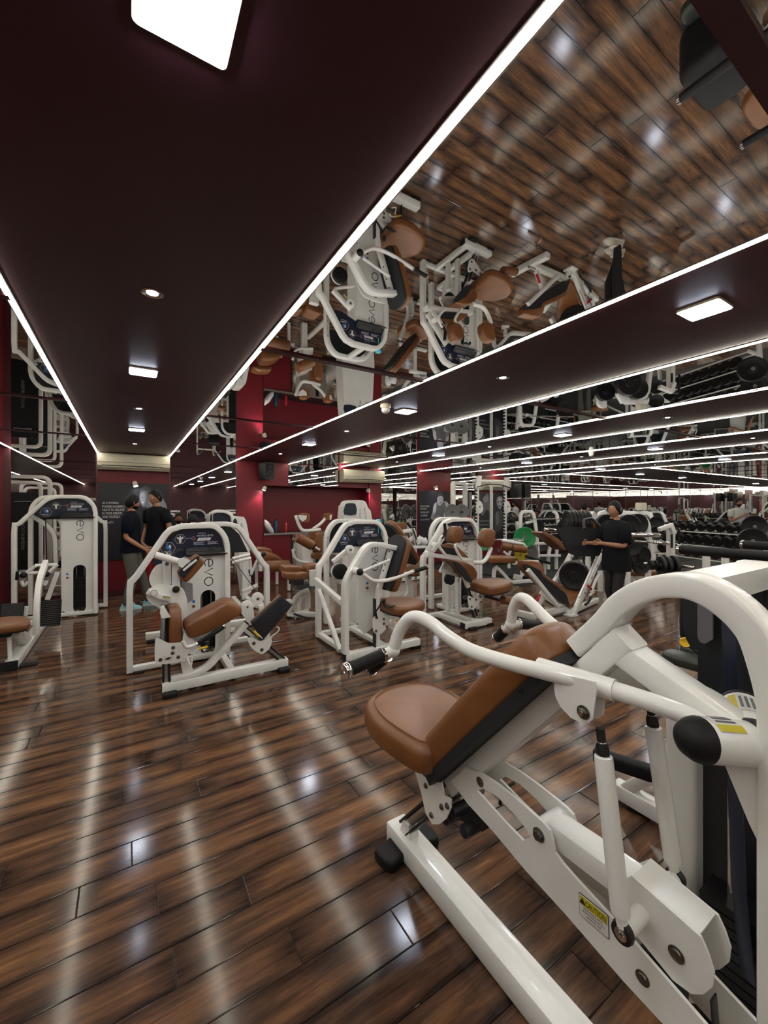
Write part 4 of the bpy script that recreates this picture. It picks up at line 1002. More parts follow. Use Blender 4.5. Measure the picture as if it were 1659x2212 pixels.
# right: pulleys, cable and knee board
for a_, r_ in (((1.13, 4.25, 0.598), .062), ((1, 4.15, 0.553), .062)):
    p = V(a_); G().cyl(p + V((0, .02, 0)), p - V((0, .02, 0)), r_, 30, .005).build('pulley_cover', WHITE, t3); bolt(p - V((0, .02, 0)), (0,-1,0), .012, .008).build('bolt', BOLT, t3)
G().plate([(0.947, 4.13, 0.588), (0.942, 4.13, 0.502), (1.022, 4.13, 0.369), (1.071, 4.13, 0.395), (1.055, 4.13, 0.541)], .014, n=(0,-1,0)).build('pulley_bracket', WHITE, t3, smooth=False)
G().tube([(0.9, 4.4, 1.028), (1.138, 4.28, 0.651)], .0035, 6).build('cable', DARK, t3)
G().rtube([(1.151, 4.2, 0.537), (1.162, 4.2, 0.433)], .05, .05, (0,1,0), .004).build('pulley_post', WHITE, t3)
q = [(0.859, 3.79, 0.468), (1.243, 3.79, 0.091)]; slider(q[0], q[1], (0,1,0), t3)
G().plate(smooth2([(0.904, 3.73, 0.367), (0.952, 3.73, 0.369), (1.022, 3.73, 0.326), (1.103, 3.73, 0.353), (1.122, 3.73, 0.309), (1.103, 3.73, 0.25), (1.052, 3.73, 0.211), (1.012, 3.73, 0.215), (0.938, 3.73, 0.281)], 3), .008, n=(0,-1,0)).build('carriage_plate', WHITE, t3, smooth=False)
screw_dots([(0.958, 3.724, 0.317), (1.029, 3.724, 0.246)], (0,-1,0), t3, .012)
G().plate([(0.881, 3.8, 0.483), (0.98, 3.8, 0.396), (0.965, 3.8, 0.347), (0.93, 3.8, 0.353), (0.871, 3.8, 0.434)], .06, n=(0,-1,0)).build('carriage_block', WHITE, t3, smooth=False)
kb = smooth2([(0.943, 3.7, 0.488), (0.96, 3.7, 0.525), (1.188, 3.7, 0.702), (1.214, 3.7, 0.704), (1.296, 3.7, 0.631), (1.298, 3.7, 0.605), (1.064, 3.7, 0.366), (1.034, 3.7, 0.365), (1.004, 3.7, 0.393)], 3)
quadpad(kb, .05, t3, 'knee_board', PADBACK, r=.012)
kb2 = [V(p) + V((.012, .05, -.008)) for p in kb]; quadpad([tuple(p) for p in kb2], .09, t3, 'knee_pad', LEATHER, r=.03)
q = [(0.955, 3.7, 0.434), (0.996, 3.7, 0.379)]; G().cyl(q[0], q[1], .011, 12, .002).build('lever_grip', YELLOW, t3, 'yellow lever grip')
G().tube(fil([(1.181, 3.78, 0.42), (1.213, 3.78, 0.396), (1.192, 3.78, 0.366), (1.118, 3.78, 0.326)], .02), .007, 8).build('release_lever', WHITE, t3)

# ---------------------------------------------------------------- chest press facing right, centre
t4 = thing('vertical_press_machine', (2.3, 4.1, 0), 'white upright press machine in the centre, tall tan backrest and seat facing right', 'exercise machine')
tower(t4, 1.868, 4.47, w=.975, name='VERTICAL CHEST', rdx=.28, rdy=.45, brand=True)
G().rtube(fil([(1.807, 3.6, 0.106), (1.807, 3.6, 0.758), (1.824, 3.6, 0.822), (1.903, 3.6, 0.955), (2.011, 3.6, 1.1), (2.077, 3.6, 1.154), (2.167, 3.6, 1.157), (2.402, 3.6, 1.103)], .06), .085, .052, (0,1,0), .006).build('seat_frame_arch', WHITE, t4, ang=50)
q = (2.402, 3.6, 1.103); G().box((q[0]-.0, 3.56, q[2]-.03), (q[0]+.004, 3.64, q[2]+.026)).build('end_cap', BLKPLAS, t4, smooth=False)
G().rtube([(1.80, 3.60, .068), (2.70, 3.60, .068)], .085, .072, (0,1,0), .006).build('front_beam', WHITE, t4)
G().box((1.785, 3.56, .03), (1.80, 3.64, .10)).build('end_cap', BLKPLAS, t4, smooth=False)
foot((1.86, 3.57, 0), .10, .10, .034).build('rubber_foot', BLACK, t4); foot((2.66, 3.62, 0), .12, .10, .05).build('rubber_foot', BLACK, t4)
G().rtube([(1.86, 4.45, .69), (1.79, 3.64, .60)], .05, .055, (1,0,0), .006).rtube([(1.88, 4.42, .57), (1.80, 3.70, .10)], .045, .045, (1,0,0), .005).rtube([(1.90, 4.45, .05), (1.90, 3.60, .05)], .06, .05, (1,0,0), .006).rtube([(2.33, 4.45, .05), (2.33, 3.62, .05)], .06, .05, (1,0,0), .006).build('side_links', WHITE, t4)
text('S', (1.945, 3.555, 0.133), (1,0,-.05), (.05,0,1), .018, GREYINK, t4, name='beam_emblem')
for p in (2.197, 3.555, 0.118): pass
# inner shield with lettering behind the arch
G().plate(smooth2([(2.072, 3.75, 1.122), (2.163, 3.75, 1.158), (2.281, 3.75, 1.162), (2.427, 3.75, 1.104), (2.329, 3.75, 0.781), (2.198, 3.75, 0.248), (2.038, 3.75, 0.283), (2.049, 3.75, 0.767), (1.971, 3.75, 0.912)], 2), .010, n=(0,-1,0)).build('side_shield', SHROUD, t4, smooth=False)
q = V((2.235, 3.742, 0.993)); evo(q, (0,0,-1), (1,0,0), .075, t4)
text('NITRO', (2.231, 3.742, 1.1), (1,0,0), (0,0,1), .012, INK, t4, width=.06, name='stack_lettering')
for k, m in enumerate((BLUE, MAROONP)):
    q = V((2.14, 3.742, 0.737)) - V((0, 0, .052*k)); G().plate(circ(.021, 18), .002, q, (1,0,0), (0,0,1)).build('notice_disc', STICKW, t4, smooth=False); G().plate(circ(.014, 14), .002, q - V((0,.001,0)), (1,0,0), (0,0,1)).build('notice_symbol', m, t4, smooth=False)
# seat mast, back pad, seat
G().rtube([(2.342, 3.6, 1.081), (2.196, 3.6, 0.698)], .05, .05, (0,1,0), .005).rtube([(2.196, 3.6, 0.698), (2.173, 3.6, 0.583), (2.173, 3.6, 0.094)], .05, .045, (0,1,0), .005).build('seat_mast', WHITE, t4)
for p in [(2.306, 3.573, 1.076), (2.271, 3.573, 0.999), (2.254, 3.573, 0.941), (2.233, 3.573, 0.884)]: bolt(p, (0,-1,0), .006, .004, False).build('bolt', DARK, t4)
q0, q1 = V((2.46, 3.6, 1.226)), V((2.277, 3.6, 0.679)); d = (q1-q0).normalized()
L_ = (q1-q0).length
bo = smooth2([(-.15, .10), (-.12, .02), (0, -.015), (.12, .02), (.15, .10), (.155, L_*.5), (.13, L_-.06), (.08, L_), (-.08, L_), (-.13, L_-.06), (-.155, L_*.5)], 3)
nn = V((-d.z, 0, d.x)); nn = nn if nn.x > 0 else -nn
u_ = V((0, 1, 0)) if V((0,1,0)).cross(d).dot(nn) > 0 else V((0, -1, 0))
G().plate(bo, .03, q0 - nn*.012, u_, d).build('pad_board', PADBACK, t4, smooth=False)
G().pad(bo, .085, q0 + nn*.003, u_, d, r=.04).build('back_pad', LEATHER, t4)
seat_o = smooth2([(-.22, 0), (-.235, .18), (-.17, .36), (-.06, .44), (.06, .44), (.17, .36), (.235, .18), (.22, 0), (0, -.02)], 4)
def seatpad(t, back, ang, deg=0.0, s=1.0, th=.085, m=LEATHER, nm='seat'):
    """seat with its rear edge centre at 'back', pointing along azimuth ang (0 = +X), pitched deg"""
    a = math.radians(ang); e = math.radians(deg)
    v = V((math.cos(a)*math.cos(e), math.sin(a)*math.cos(e), math.sin(e))); u = V((math.sin(a), -math.cos(a), 0))
    G().plate([(x*s*.94, y*s*.94+.01) for x, y in seat_o], .018, V(back) - u.cross(v)*.004, u, v).build('seat_board', PADBACK, t, smooth=False)
    return G().pad([(x*s, y*s) for x, y in seat_o], th, back, u, v, r=.035, crown=.01, back=.25).build(nm, LEATHER if m is None else m, t)
seatpad(t4, (2.30, 3.66, .44), 0, -1.0, 1.08)
G().rtube([(2.40, 3.66, .44), (2.15, 3.63, .33)], .05, .05, (0,1,0), .005).build('seat_arm', WHITE, t4)
G().plate(smooth2([(2.098, 3.56, 0.341), (2.102, 3.56, 0.407), (2.132, 3.56, 0.43), (2.223, 3.56, 0.421), (2.316, 3.56, 0.405), (2.325, 3.56, 0.374), (2.269, 3.56, 0.294), (2.2, 3.56, 0.242), (2.143, 3.56, 0.245), (2.109, 3.56, 0.281)], 3), .008, n=(0,-1,0)).build('carriage_plate', WHITE, t4, smooth=False)
screw_dots([(2.137, 3.554, 0.421), (2.228, 3.554, 0.388), (2.23, 3.554, 0.341), (2.265, 3.554, 0.304), (2.136, 3.554, 0.28)], (0,-1,0), t4, .011)
slider((2.165, 3.60, .09), (2.165, 3.60, .60), (0,1,0), t4)
G().tube(fil([(2.265, 3.5, 0.368), (2.282, 3.5, 0.387), (2.335, 3.5, 0.375)], .02), .007, 8).tube(fil([(2.288, 3.5, 0.297), (2.347, 3.5, 0.268), (2.329, 3.5, 0.349)], .02), .006, 8).build('release_lever', WHITE, t4)
q = [(2.329, 3.5, 0.373), (2.416, 3.5, 0.328)]; G().cyl(q[0], q[1], .009, 12, .002).build('lever_grip', YELLOW, t4, 'yellow lever grip')
# press arms
c1 = V((1.89, 3.45, 0.916)); G().ball(c1, .036, 18).build('pivot_dome_cap', BLACK, t4)
G().cyl(c1, c1 + V((.0, .10, 0)), .036, 20).build('pivot_housing', WHITE, t4)
G().tube(fil([(1.933, 3.46, 0.888), (2.039, 3.46, 0.813), (2.127, 3.46, 0.8), (2.262, 3.46, 0.806), (2.523, 3.46, 0.863)], .10), .019, 16).build('press_arm', WHITE, t4)
q = [(2.535, 3.46, 0.866), (2.711, 3.46, 0.892)]; gripbar(q[0], q[1], t4, .021)
G().tube(fil([(1.961, 3.52, 0.905), (2.186, 3.52, 0.972), (2.278, 3.52, 0.995)], .05), .015, 14).build('strut', WHITE, t4)
q = V((1.962, 4.05, 0.835)); G().cyl(q - V((0,.045,0)), q + V((0,.05,0)), .085, 32, .006).build('counterweight', BLACK, t4); G().cyl(q + V((-.01,.0,0)), q + V((-.01,.012,0)), .088, 32, .002).build('weight_rim', WHITE, t4)
G().rtube([(1.955, 4.2, 0.92), (2.183, 4.2, 1.079)], .05, .045, (0,1,0), .006).rtube([(1.978, 4.2, 0.897), (2.22, 4.2, 0.801)], .05, .02, (0,1,0), .006).build('lever_frame', WHITE, t4)
q = V((2.139, 4.15, 1.053)); G().cyl(q - V((0,.03,0)), q + V((0,.02,0)), .052, 26, .004).build('lever_hub', WHITE, t4); bolt(q - V((0,.03,0)), (0,-1,0), .012, .008).build('bolt', BOLT, t4)
caution(V((2.067, 4.11, 0.999)), (.8,0,.6), (-.6,0,.8), .055, .02, t4)
# webbing strap looped on the seat post
G().rtube(fil([(2.185, 3.5, 0.586), (2.208, 3.5, 0.511), (2.265, 3.5, 0.523), (2.358, 3.5, 0.526), (2.376, 3.5, 0.45), (2.406, 3.5, 0.357), (2.406, 3.5, 0.248), (2.41, 3.5, 0.218)], .03), .035, .004, (0,1,0), .001).build('webbing_strap', BLACK, t4, 'black webbing strap')
G().rtube(fil([(2.174, 3.5, 0.593), (2.129, 3.5, 0.522), (2.096, 3.5, 0.498), (2.118, 3.5, 0.419)], .03), .02, .008, (0,1,0), .001).build('cable_end', BLACK, t4)
G().cyl(V((2.272, 3.62, 0.577)) , V((2.272, 3.62, 0.527)), .018, 12).build('guide_roller', BLKPLAS, t4)
# bottle on the tray
t = thing('shaker_bottle', (2.735, 4.50, 1.17), 'black bottle with cyan lid standing on the centre machine tray', 'bottle')
G().lathe([(.026, 0), (.034, .004), (.035, .15), (.031, .165)], (2.735, 4.50, 1.172), (0,0,1), 24).build('body', BLKPLAS, t)
G().lathe([(.034, .165), (.035, .17), (.034, .20), (.02, .207)], (2.735, 4.50, 1.172), (0,0,1), 24).build('cap', CYAN, t, 'cyan screw lid')
G().box((2.712, 4.464, 1.20), (2.722, 4.467, 1.31)).build('printed_band', CYAN, t, smooth=False)

# ---------------------------------------------------------------- abdominal machine, right of centre
t5 = thing('abdominal_machine', (3.8, 4.0, 0), 'white abdominal machine right of centre, overhead lever, two round tan pads and ankle roller', 'exercise machine')
tower(t5, 3.369, 4.42, w=1.06, name='ABDOMINAL', rdx=.38, rdy=.38)
G().rtube([(3.55, 3.80, .052), (4.02, 3.80, .052)], .085, .075, (0,1,0), .006).build('front_beam', WHITE, t5)
G().box((3.54, 3.76, .015), (3.55, 3.84, .088)).build('end_cap', BLKPLAS, t5, smooth=False)
foot((3.66, 3.76, 0), .12, .09, .03).build('rubber_foot', BLACK, t5); foot((3.99, 3.79, 0), .12, .09, .03).build('rubber_foot', BLACK, t5)
G().rtube([(3.63, 4.42, .05), (3.63, 3.80, .05)], .06, .06, (1,0,0), .006).rtube([(3.80, 4.42, .05), (3.80, 3.82, .05)], .06, .06, (1,0,0), .006).build('base_link', WHITE, t5)
# lever beam, head high
G().rtube([(3.036, 3.9, 0.971), (3.799, 3.9, 0.838)], .085, .05, (0,1,0), .006).build('lever_beam', WHITE, t5)
q = (3.799, 3.9, 0.838); G().rtube([V(q), V(q) + V((.006, 0, -.001))], .087, .052, (0,1,0), .006).build('end_cap', BLKPLAS, t5)
G().rtube([(3.106, 3.94, 0.995), (3.406, 3.94, 1.315)], .012, .10, (0,1,0), .004).rtube([(3.105, 3.85, 1.004), (3.275, 3.85, 1.158)], .012, .06, (0,1,0), .004).build('lever_side_plate', WHITE, t5)
q = V((3.181, 3.88, 1.073)); G().cyl(q - V((0,.02,0)), q + V((0,.06,0)), .035, 22, .003).build('lever_hub', WHITE, t5)
q = V((3.3, 3.88, 1.112)); G().ball(q, .028, 14, (1,1,1.2)).build('pivot_dome_cap', BLACK, t5)
for L in ([(3.259, 3.8, 0.959), (3.16, 3.8, 1.066), (3.167, 3.8, 1.136), (3.219, 3.8, 1.194)], [(3.531, 3.8, 0.89), (3.461, 3.8, 0.967), (3.413, 3.8, 1.052), (3.434, 3.8, 1.093), (3.475, 3.8, 1.122)]): G().tube(fil(L, .05), .017, 14).build('handle_tube', WHITE, t5)
for L in ([(3.193, 3.8, 1.16), (3.265, 3.8, 1.223), (3.252, 3.8, 1.34)], [(3.461, 3.8, 1.112), (3.552, 3.8, 1.213), (3.538, 3.8, 1.323)]):
    G().tube(fil(L, .04), .019, 14).build('grip', BLACK, t5)
G().tube(fil([(3.538, 3.8, 1.323), (3.601, 3.8, 1.306), (3.673, 3.8, 1.304), (3.67, 3.8, 1.272)], .02), .013, 10).build('handle_hook', BLACK, t5)
quadpad(smooth2([(3.368, 3.78, 1.138), (3.382, 3.78, 1.24), (3.443, 3.78, 1.295), (3.526, 3.78, 1.288), (3.568, 3.78, 1.234), (3.554, 3.78, 1.151), (3.498, 3.78, 1.091), (3.388, 3.78, 1.086)], 3), .14, t5, 'head_pad', r=.03)
# curved arm with the second round pad
G().tube(fil([(3.619, 3.7, 0.848), (3.792, 3.7, 0.835), (3.881, 3.7, 0.898), (3.941, 3.7, 1.017)], .10), .026, 18).build('curved_arm', WHITE, t5)
quadpad(smooth2([(3.758, 3.66, 1.13), (3.787, 3.66, 1.212), (3.854, 3.66, 1.261), (3.959, 3.66, 1.249), (3.997, 3.66, 1.194), (3.966, 3.66, 1.078), (3.921, 3.66, 1.027), (3.824, 3.66, 1.024), (3.765, 3.66, 1.067)], 3), .12, t5, 'chest_pad', r=.035)
quadpad(smooth2([(3.243, 3.86, 1.056), (3.283, 3.86, 1.08), (3.46, 3.86, 1.066), (3.587, 3.86, 0.996), (3.709, 3.86, 0.892), (3.658, 3.86, 0.896), (3.502, 3.86, 0.927), (3.27, 3.86, 0.983)], 2), .20, t5, 'elbow_pad', r=.025)
G().plate([(3.235, 3.85, 1.052), (3.451, 3.85, 1.02), (3.493, 3.85, 0.929), (3.275, 3.85, 0.979)], .02, n=(0,-1,0)).build('pad_board', PADBACK, t5, smooth=False)
# seat column
G().rtube([(3.528, 3.82, 0.809), (3.656, 3.82, 0.523)], .05, .05, (0,1,0), .005).build('seat_mast', WHITE, t5)
q0, q1 = (3.639, 3.84, 0.527), (3.8, 3.84, 0.121); slider(q0, q1, (0,1,0), t5)
G().rtube([(3.726, 3.84, 0.41), (3.86, 3.84, 0.047)], .03, .03, (0,1,0), .004).build('seat_mast', ALU, t5)
G().plate([(3.721, 3.82, 0.03), (3.751, 3.82, 0.111), (3.84, 3.82, 0.098), (3.885, 3.82, 0.026)], .06, n=(0,-1,0)).build('rail_foot', WHITE, t5, smooth=False)
bq = [(3.4, 3.8, 0.868), (3.517, 3.8, 0.854), (3.687, 3.8, 0.815), (3.79, 3.8, 0.721), (3.812, 3.8, 0.634), (3.702, 3.8, 0.591)]
quadpad(smooth2([(3.373, 3.74, 0.882), (3.545, 3.74, 0.859), (3.672, 3.74, 0.802), (3.742, 3.74, 0.723), (3.747, 3.74, 0.648), (3.672, 3.74, 0.613), (3.601, 3.74, 0.652), (3.531, 3.74, 0.762), (3.407, 3.74, 0.843)], 2), .30, t5, 'back_pad', r=.03)
G().plate(smooth2([(3.335, 3.735, 0.875), (3.402, 3.735, 0.865), (3.512, 3.735, 0.774), (3.624, 3.735, 0.64), (3.624, 3.735, 0.598), (3.54, 3.735, 0.627), (3.416, 3.735, 0.762)], 2), .02, n=(0,-1,0)).build('pad_board', PADBACK, t5, smooth=False)
seatpad(t5, (3.78, 3.78, .46), -8, 3, 1.12, .10)
G().plate(smooth2([(3.592, 3.76, 0.409), (3.62, 3.76, 0.427), (3.692, 3.76, 0.392), (3.809, 3.76, 0.426), (3.861, 3.76, 0.42), (3.838, 3.76, 0.359), (3.779, 3.76, 0.312), (3.706, 3.76, 0.253), (3.663, 3.76, 0.245), (3.613, 3.76, 0.292)], 3), .008, n=(0,-1,0)).build('carriage_plate', WHITE, t5, smooth=False)
screw_dots([(3.626, 3.754, 0.385), (3.729, 3.754, 0.368), (3.806, 3.754, 0.39), (3.654, 3.754, 0.285)], (0,-1,0), t5, .012)
G().cyl(V((3.644, 3.86, 0.384)), V((3.601, 3.8, 0.401)), .03, 16).cyl(V((3.665, 3.86, 0.28)), V((3.618, 3.8, 0.298)), .03, 16).build('guide_roller', BLKPLAS, t5)
G().tube(fil([(3.792, 3.7, 0.397), (3.836, 3.7, 0.423), (3.926, 3.7, 0.418)], .02), .007, 8).build('release_lever', WHITE, t5)
q = [(3.918, 3.7, 0.418), (4.02, 3.7, 0.424)]; G().cyl(q[0], q[1], .008, 10, .002).build('lever_grip', YELLOW, t5, 'yellow lever grip')
G().rtube([(4.01, 3.75, 0.405), (4.198, 3.75, 0.317)], .05, .06, (0,1,0), .006).build('ankle_arm', WHITE, t5)
G().rtube([(3.903, 3.75, 0.385), (4.134, 3.75, 0.314)], .06, .035, (0,1,0), .006).build('ankle_arm_pad', BLKPLAS, t5)
q = [(4.038, 3.6, 0.357), (4.274, 3.6, 0.298)]; a0, a1 = V(q[0]), V(q[1]); G().cyl(a0, a1, .052, 26, .01).build('ankle_roller', LEATHER, t5)
dr = (a1-a0).normalized(); G().lathe([(.046, 0), (.05, .012), (.045, .022), (.01, .028)], a1 - dr*.004, dr, 24).build('roller_cap', BLACK, t5)
# link plates between tower and station
G().plate([(3.347, 4, 0.753), (3.416, 4, 0.843), (3.529, 4, 0.846), (3.643, 4, 0.685), (3.702, 4, 0.647), (3.389, 4, 0.707)], .02, n=(0,-1,0)).build('cam_plate', WHITE, t5, smooth=False)
q = V((3.427, 3.985, 0.783)); hexring(q, (1,0,0), (0,0,1), .030, .002, GREYINK, t5, wid=.15, fill=STICKW)
G().rtube([(3.331, 3.98, 0.736), (3.683, 3.98, 0.635)], .05, .04, (0,1,0), .005).build('link_bar', WHITE, t5)
for L in ([(3.566, 4.1, 0.513), (3.566, 4.1, 0.161)], [(3.643, 4, 0.609), (3.643, 4, 0.139)]):
    G().rtube(L, .06, .045, (0,1,0), .005).build('inner_post', WHITE, t5)
q = V((3.661, 4.15, 0.573)); G().cyl(q, q + V((0,.05,0)), .085, 28, .01).build('pulley', BLKPLAS, t5)
G().plate([(3.515, 4.05, 0.526), (3.66, 4.05, 0.489), (3.66, 4.05, 0.434), (3.515, 4.05, 0.467)], .01, n=(0,-1,0)).build('post_tie', WHITE, t5, smooth=False)
t = thing('red_bottle', (4.29, 4.46, 1.19), 'red bottle standing on the tray of the abdominal machine', 'bottle')
G().lathe([(.028, 0), (.035, .004), (.035, .19), (.026, .215)], (4.29, 4.47, 1.175), (0,0,1), 24).build('body', REDP, t)
G().lathe([(.022, .215), (.022, .235), (.012, .24)], (4.29, 4.47, 1.175), (0,0,1), 18).build('cap', DARK, t)

# ---------------------------------------------------------------- seated row machine, far left
t6 = thing('seated_row_machine', (-.85, 6.2, 0), 'tall white seated row machine at far left with ribbed black foot plates', 'exercise machine')
tower(t6, -1.293, 7.15, w=.93, top=1.706, kz=1.19 - .326 + .0, name='LOW ROW', rdx=.10, rdy=.40, detail=1)
G().rtube(fil([(-1.115, 7.3, 1.409), (-0.953, 7.3, 1.293), (-0.863, 7.3, 1.143), (-0.853, 7.3, 0.748)], .12), .07, .05, (0,1,0), .006).build('inner_arch', WHITE, t6)
q = V((-1.067, 7.25, 1.378)); hexring(q, (1,0,0), (0,0,1), .028, .002, GREYINK, t6, wid=.15, fill=STICKW)
G().rtube([(-0.955, 7.2, 1.457), (-0.94, 7.2, 0.798)], .02, .012, (0,1,0), .002).build('pull_strap', BLACK, t6)
G().rtube([(-.93, 5.12, .05), (-.93, 7.15, .05)], .10, .085, (1,0,0), .006).build('floor_rail', WHITE, t6)
G().box((-1.04, 5.10, .01), (-.88, 5.12, .09)).build('end_cap', BLKPLAS, t6, smooth=False)
foot((-.82, 5.2, 0), .14, .10, .022).build('rubber_foot', BLACK, t6)
seatpad(t6, (-1.05, 5.13, .36), 90, 0, .98, .07, nm='bench_pad')
G().box((-1.14, 5.2, .30), (-.95, 5.45, .355)).build('pad_board', PADBACK, t6, smooth=False)
G().rtube([(-0.93, 5.287, 0.329), (-0.93, 5.834, 0.06)], .08, .10, (1,0,0), .006).rtube([(-.95, 5.20, .05), (-.97, 5.25, .36)], .03, .035, (1,0,0), .004).build('bench_post', WHITE, t6)
def ribbed(poly, n, t):
    P = [V(p) for p in poly]
    G().plate(P, .02, n=n).build('foot_plate', BLACK, t, smooth=False)
    g = G(); nn = V(n).normalized(); k = 14
    for i in range(k):
        s = (i+.5)/k; a = P[0].lerp(P[3], s); b = P[1].lerp(P[2], s)
        g.rtube([a.lerp(b, .03) + nn*.012, b.lerp(a, .03) + nn*.012], .010, .006, (P[3]-P[0]).normalized(), .001)
    g.build('tread_ribs', GREYS[0], t, smooth=False)
ribbed([(-0.852, 6.05, 0.464), (-0.654, 6.05, 0.463), (-0.667, 6.05, 0.157), (-0.868, 6.05, 0.168)], (0,-1,.25), t6)
ribbed([(-1.222, 6.25, 0.433), (-1.015, 6.25, 0.427), (-1.028, 6.25, 0.272), (-1.23, 6.25, 0.294)], (0,-1,.25), t6)
G().rtube(fil([(-0.79, 5.413, 0.238), (-0.79, 5.425, 0.498), (-0.79, 5.542, 0.743), (-0.79, 5.974, 0.907)], .3), .05, .07, (1,0,0), .006).build('front_mast', WHITE, t6)
G().rtube([(-0.843, 6.5, 0.392), (-0.746, 6.5, 0.718)], .05, .05, (0,1,0), .006).rtube([(-1.02, 6.3, 0.26), (-1.01, 6.3, 0.368)], .04, .04, (0,1,0), .004).rtube([(-1.35, 6.28, .20), (-.72, 6.1, .20)], .05, .05, (0,0,1), .006).build('plate_support', WHITE, t6)
for L in ([(-1.042, 6.4, 0.736), (-0.945, 6.4, 0.826)], [(-0.824, 6.4, 0.731), (-0.734, 6.4, 0.829)], [(-0.96, 6.5, 0.822), (-0.746, 6.5, 0.817)], [(-1.089, 6.4, 0.74), (-0.912, 6.4, 0.746)]):
    G().tube(L, .020, 12).build('row_arm', WHITE, t6)
for q in ((-1.044, 6.35, 0.734), (-0.837, 6.35, 0.725)):
    q = V(q); G().ball(q, .038, 14).build('arm_cap', BLACK, t6); G().cyl(q + V((-.06,.0,-.05)), q + V((-.05,-.02,.05)), .016, 12, .002).build('grip', BLACK, t6)
for L in ([(-1.073, 6.4, 0.662), (-1.052, 6.4, 0.59), (-1.01, 6.4, 0.642)], [(-0.863, 6.4, 0.642), (-0.857, 6.4, 0.584), (-0.835, 6.4, 0.639)]):
    G().tube(fil(L, .02), .018, 10).build('handle_loop', WHITE, t6)

# ---------------------------------------------------------------- posters on the far wall
def poster(x0, x1, z0, z1, label, y=YF):
    t = thing('wall_poster', ((x0+x1)/2, y, z0), label, 'poster')
    G().box((x0, y-.016, z0), (x1, y-.002, z1)).build('print_sheet', POSTERB, t, smooth=False)
    return t
def ink(t, pts, k, m, name='printed_figure', sm=2):
    P = [(p[0], YF - .017 - .0006*k, p[2]) for p in (smooth2(pts, sm) if sm else pts)]
    G().plate(P, .0006, n=(0,-1,0)).build(name, m, t, smooth=False)
p1 = poster(-.425, .632, .62, 1.955, 'dark poster with white slogan and a grey wrestler, behind the two men')
U_, W_ = (1,0,0), (0,0,1)
for i, s in enumerate(('AS A WOMAN,', 'POWER SIGNIFIES MY', 'FAITH TO BELIEVE', 'IN YOUR DREAMS', 'AND YOURSELF')):
    z = (-0.197, 1, 2.47)[2] if False else (1.600, 1.540, 1.484, 1.425, 1.365)[i]
    text(s, (-.365, YF-.0175, z), U_, W_, .040, WINK, p1, width=(.235, .37, .315, .28, .25)[i], centre=False, name='printed_slogan')
text('Sakshi', (-.36, YF-.0175, 1.27), (1,0,.04), (.25,0,1), .045, GREYS[3], p1, width=.15, centre=False, name='printed_signature')
ink(p1, [(0.283, 8.42, 1.555), (0.319, 8.42, 1.702), (0.411, 8.42, 1.749), (0.522, 8.42, 1.704), (0.597, 8.42, 1.555), (0.628, 8.42, 1.362), (0.616, 8.42, 1.127), (0.56, 8.42, 0.83), (0.411, 8.42, 0.795), (0.319, 8.42, 1.052)], 1, GREYS[1])
ink(p1, [(0.292, 8.42, 1.701), (0.429, 8.42, 1.741), (0.541, 8.42, 1.683), (0.607, 8.42, 1.512), (0.616, 8.42, 1.298), (0.56, 8.42, 1.192), (0.503, 8.42, 1.343), (0.429, 8.42, 1.492), (0.337, 8.42, 1.555)], 2, GREYS[2])
ink(p1, [(0.328, 8.42, 1.534), (0.429, 8.42, 1.47), (0.503, 8.42, 1.321), (0.56, 8.42, 1.171), (0.522, 8.42, 1.13), (0.429, 8.42, 1.196), (0.356, 8.42, 1.261)], 3, GREYS[1])
ink(p1, [(0.356, 8.42, 1.303), (0.466, 8.42, 1.301), (0.56, 8.42, 1.192), (0.597, 8.42, 1.042), (0.522, 8.42, 0.832), (0.411, 8.42, 0.88), (0.365, 8.42, 1.092)], 4, GREYS[2])
ink(p1, [(0.172, 8.42, 1.679), (0.186, 8.42, 1.804), (0.238, 8.42, 1.863), (0.305, 8.42, 1.848), (0.328, 8.42, 1.723), (0.305, 8.42, 1.597), (0.256, 8.42, 1.524), (0.207, 8.42, 1.555), (0.193, 8.42, 1.607)], 5, GREYS[1])
ink(p1, [(0.186, 8.42, 1.7), (0.202, 8.42, 1.773), (0.247, 8.42, 1.784), (0.274, 8.42, 1.701), (0.256, 8.42, 1.597), (0.215, 8.42, 1.572), (0.197, 8.42, 1.628)], 6, GREYS[2])
ink(p1, [(0.175, 8.42, 1.783), (0.202, 8.42, 1.867), (0.265, 8.42, 1.899), (0.337, 8.42, 1.87), (0.352, 8.42, 1.765), (0.323, 8.42, 1.702), (0.292, 8.42, 1.806), (0.22, 8.42, 1.821)], 7, GREYS[0])
ink(p1, [(0.238, 8.42, 1.851), (0.25, 8.42, 1.909), (0.297, 8.42, 1.911), (0.305, 8.42, 1.858)], 8, GREYS[0])
ink(p1, [(0.2, 8.42, 1.704), (0.222, 8.42, 1.713), (0.222, 8.42, 1.701), (0.202, 8.42, 1.694)], 9, INK, sm=0); ink(p1, [(0.207, 8.42, 1.613), (0.24, 8.42, 1.63), (0.232, 8.42, 1.601)], 9, STICKW, sm=0)
p2 = poster(6.33, 7.37, .35, 1.945, 'dark poster of a crouching athlete with a four line slogan on the maroon column')
for i, s in enumerate(('GOLD TO GOLD', 'HOTA HAI', 'CHHORA LAYE', 'YA CHHORI')):
    text(s, (6.375, YF-.0175, (1.545, 1.475, 1.385, 1.305)[i]), U_, W_, .045, WINK, p2, width=(.29, .19, .27, .22)[i], centre=False, name='printed_slogan')
text('Geeta Phogat', (6.375, YF-.0175, 1.19), (1,0,.04), (.25,0,1), .045, GREYS[3], p2, width=.30, centre=False, name='printed_signature')
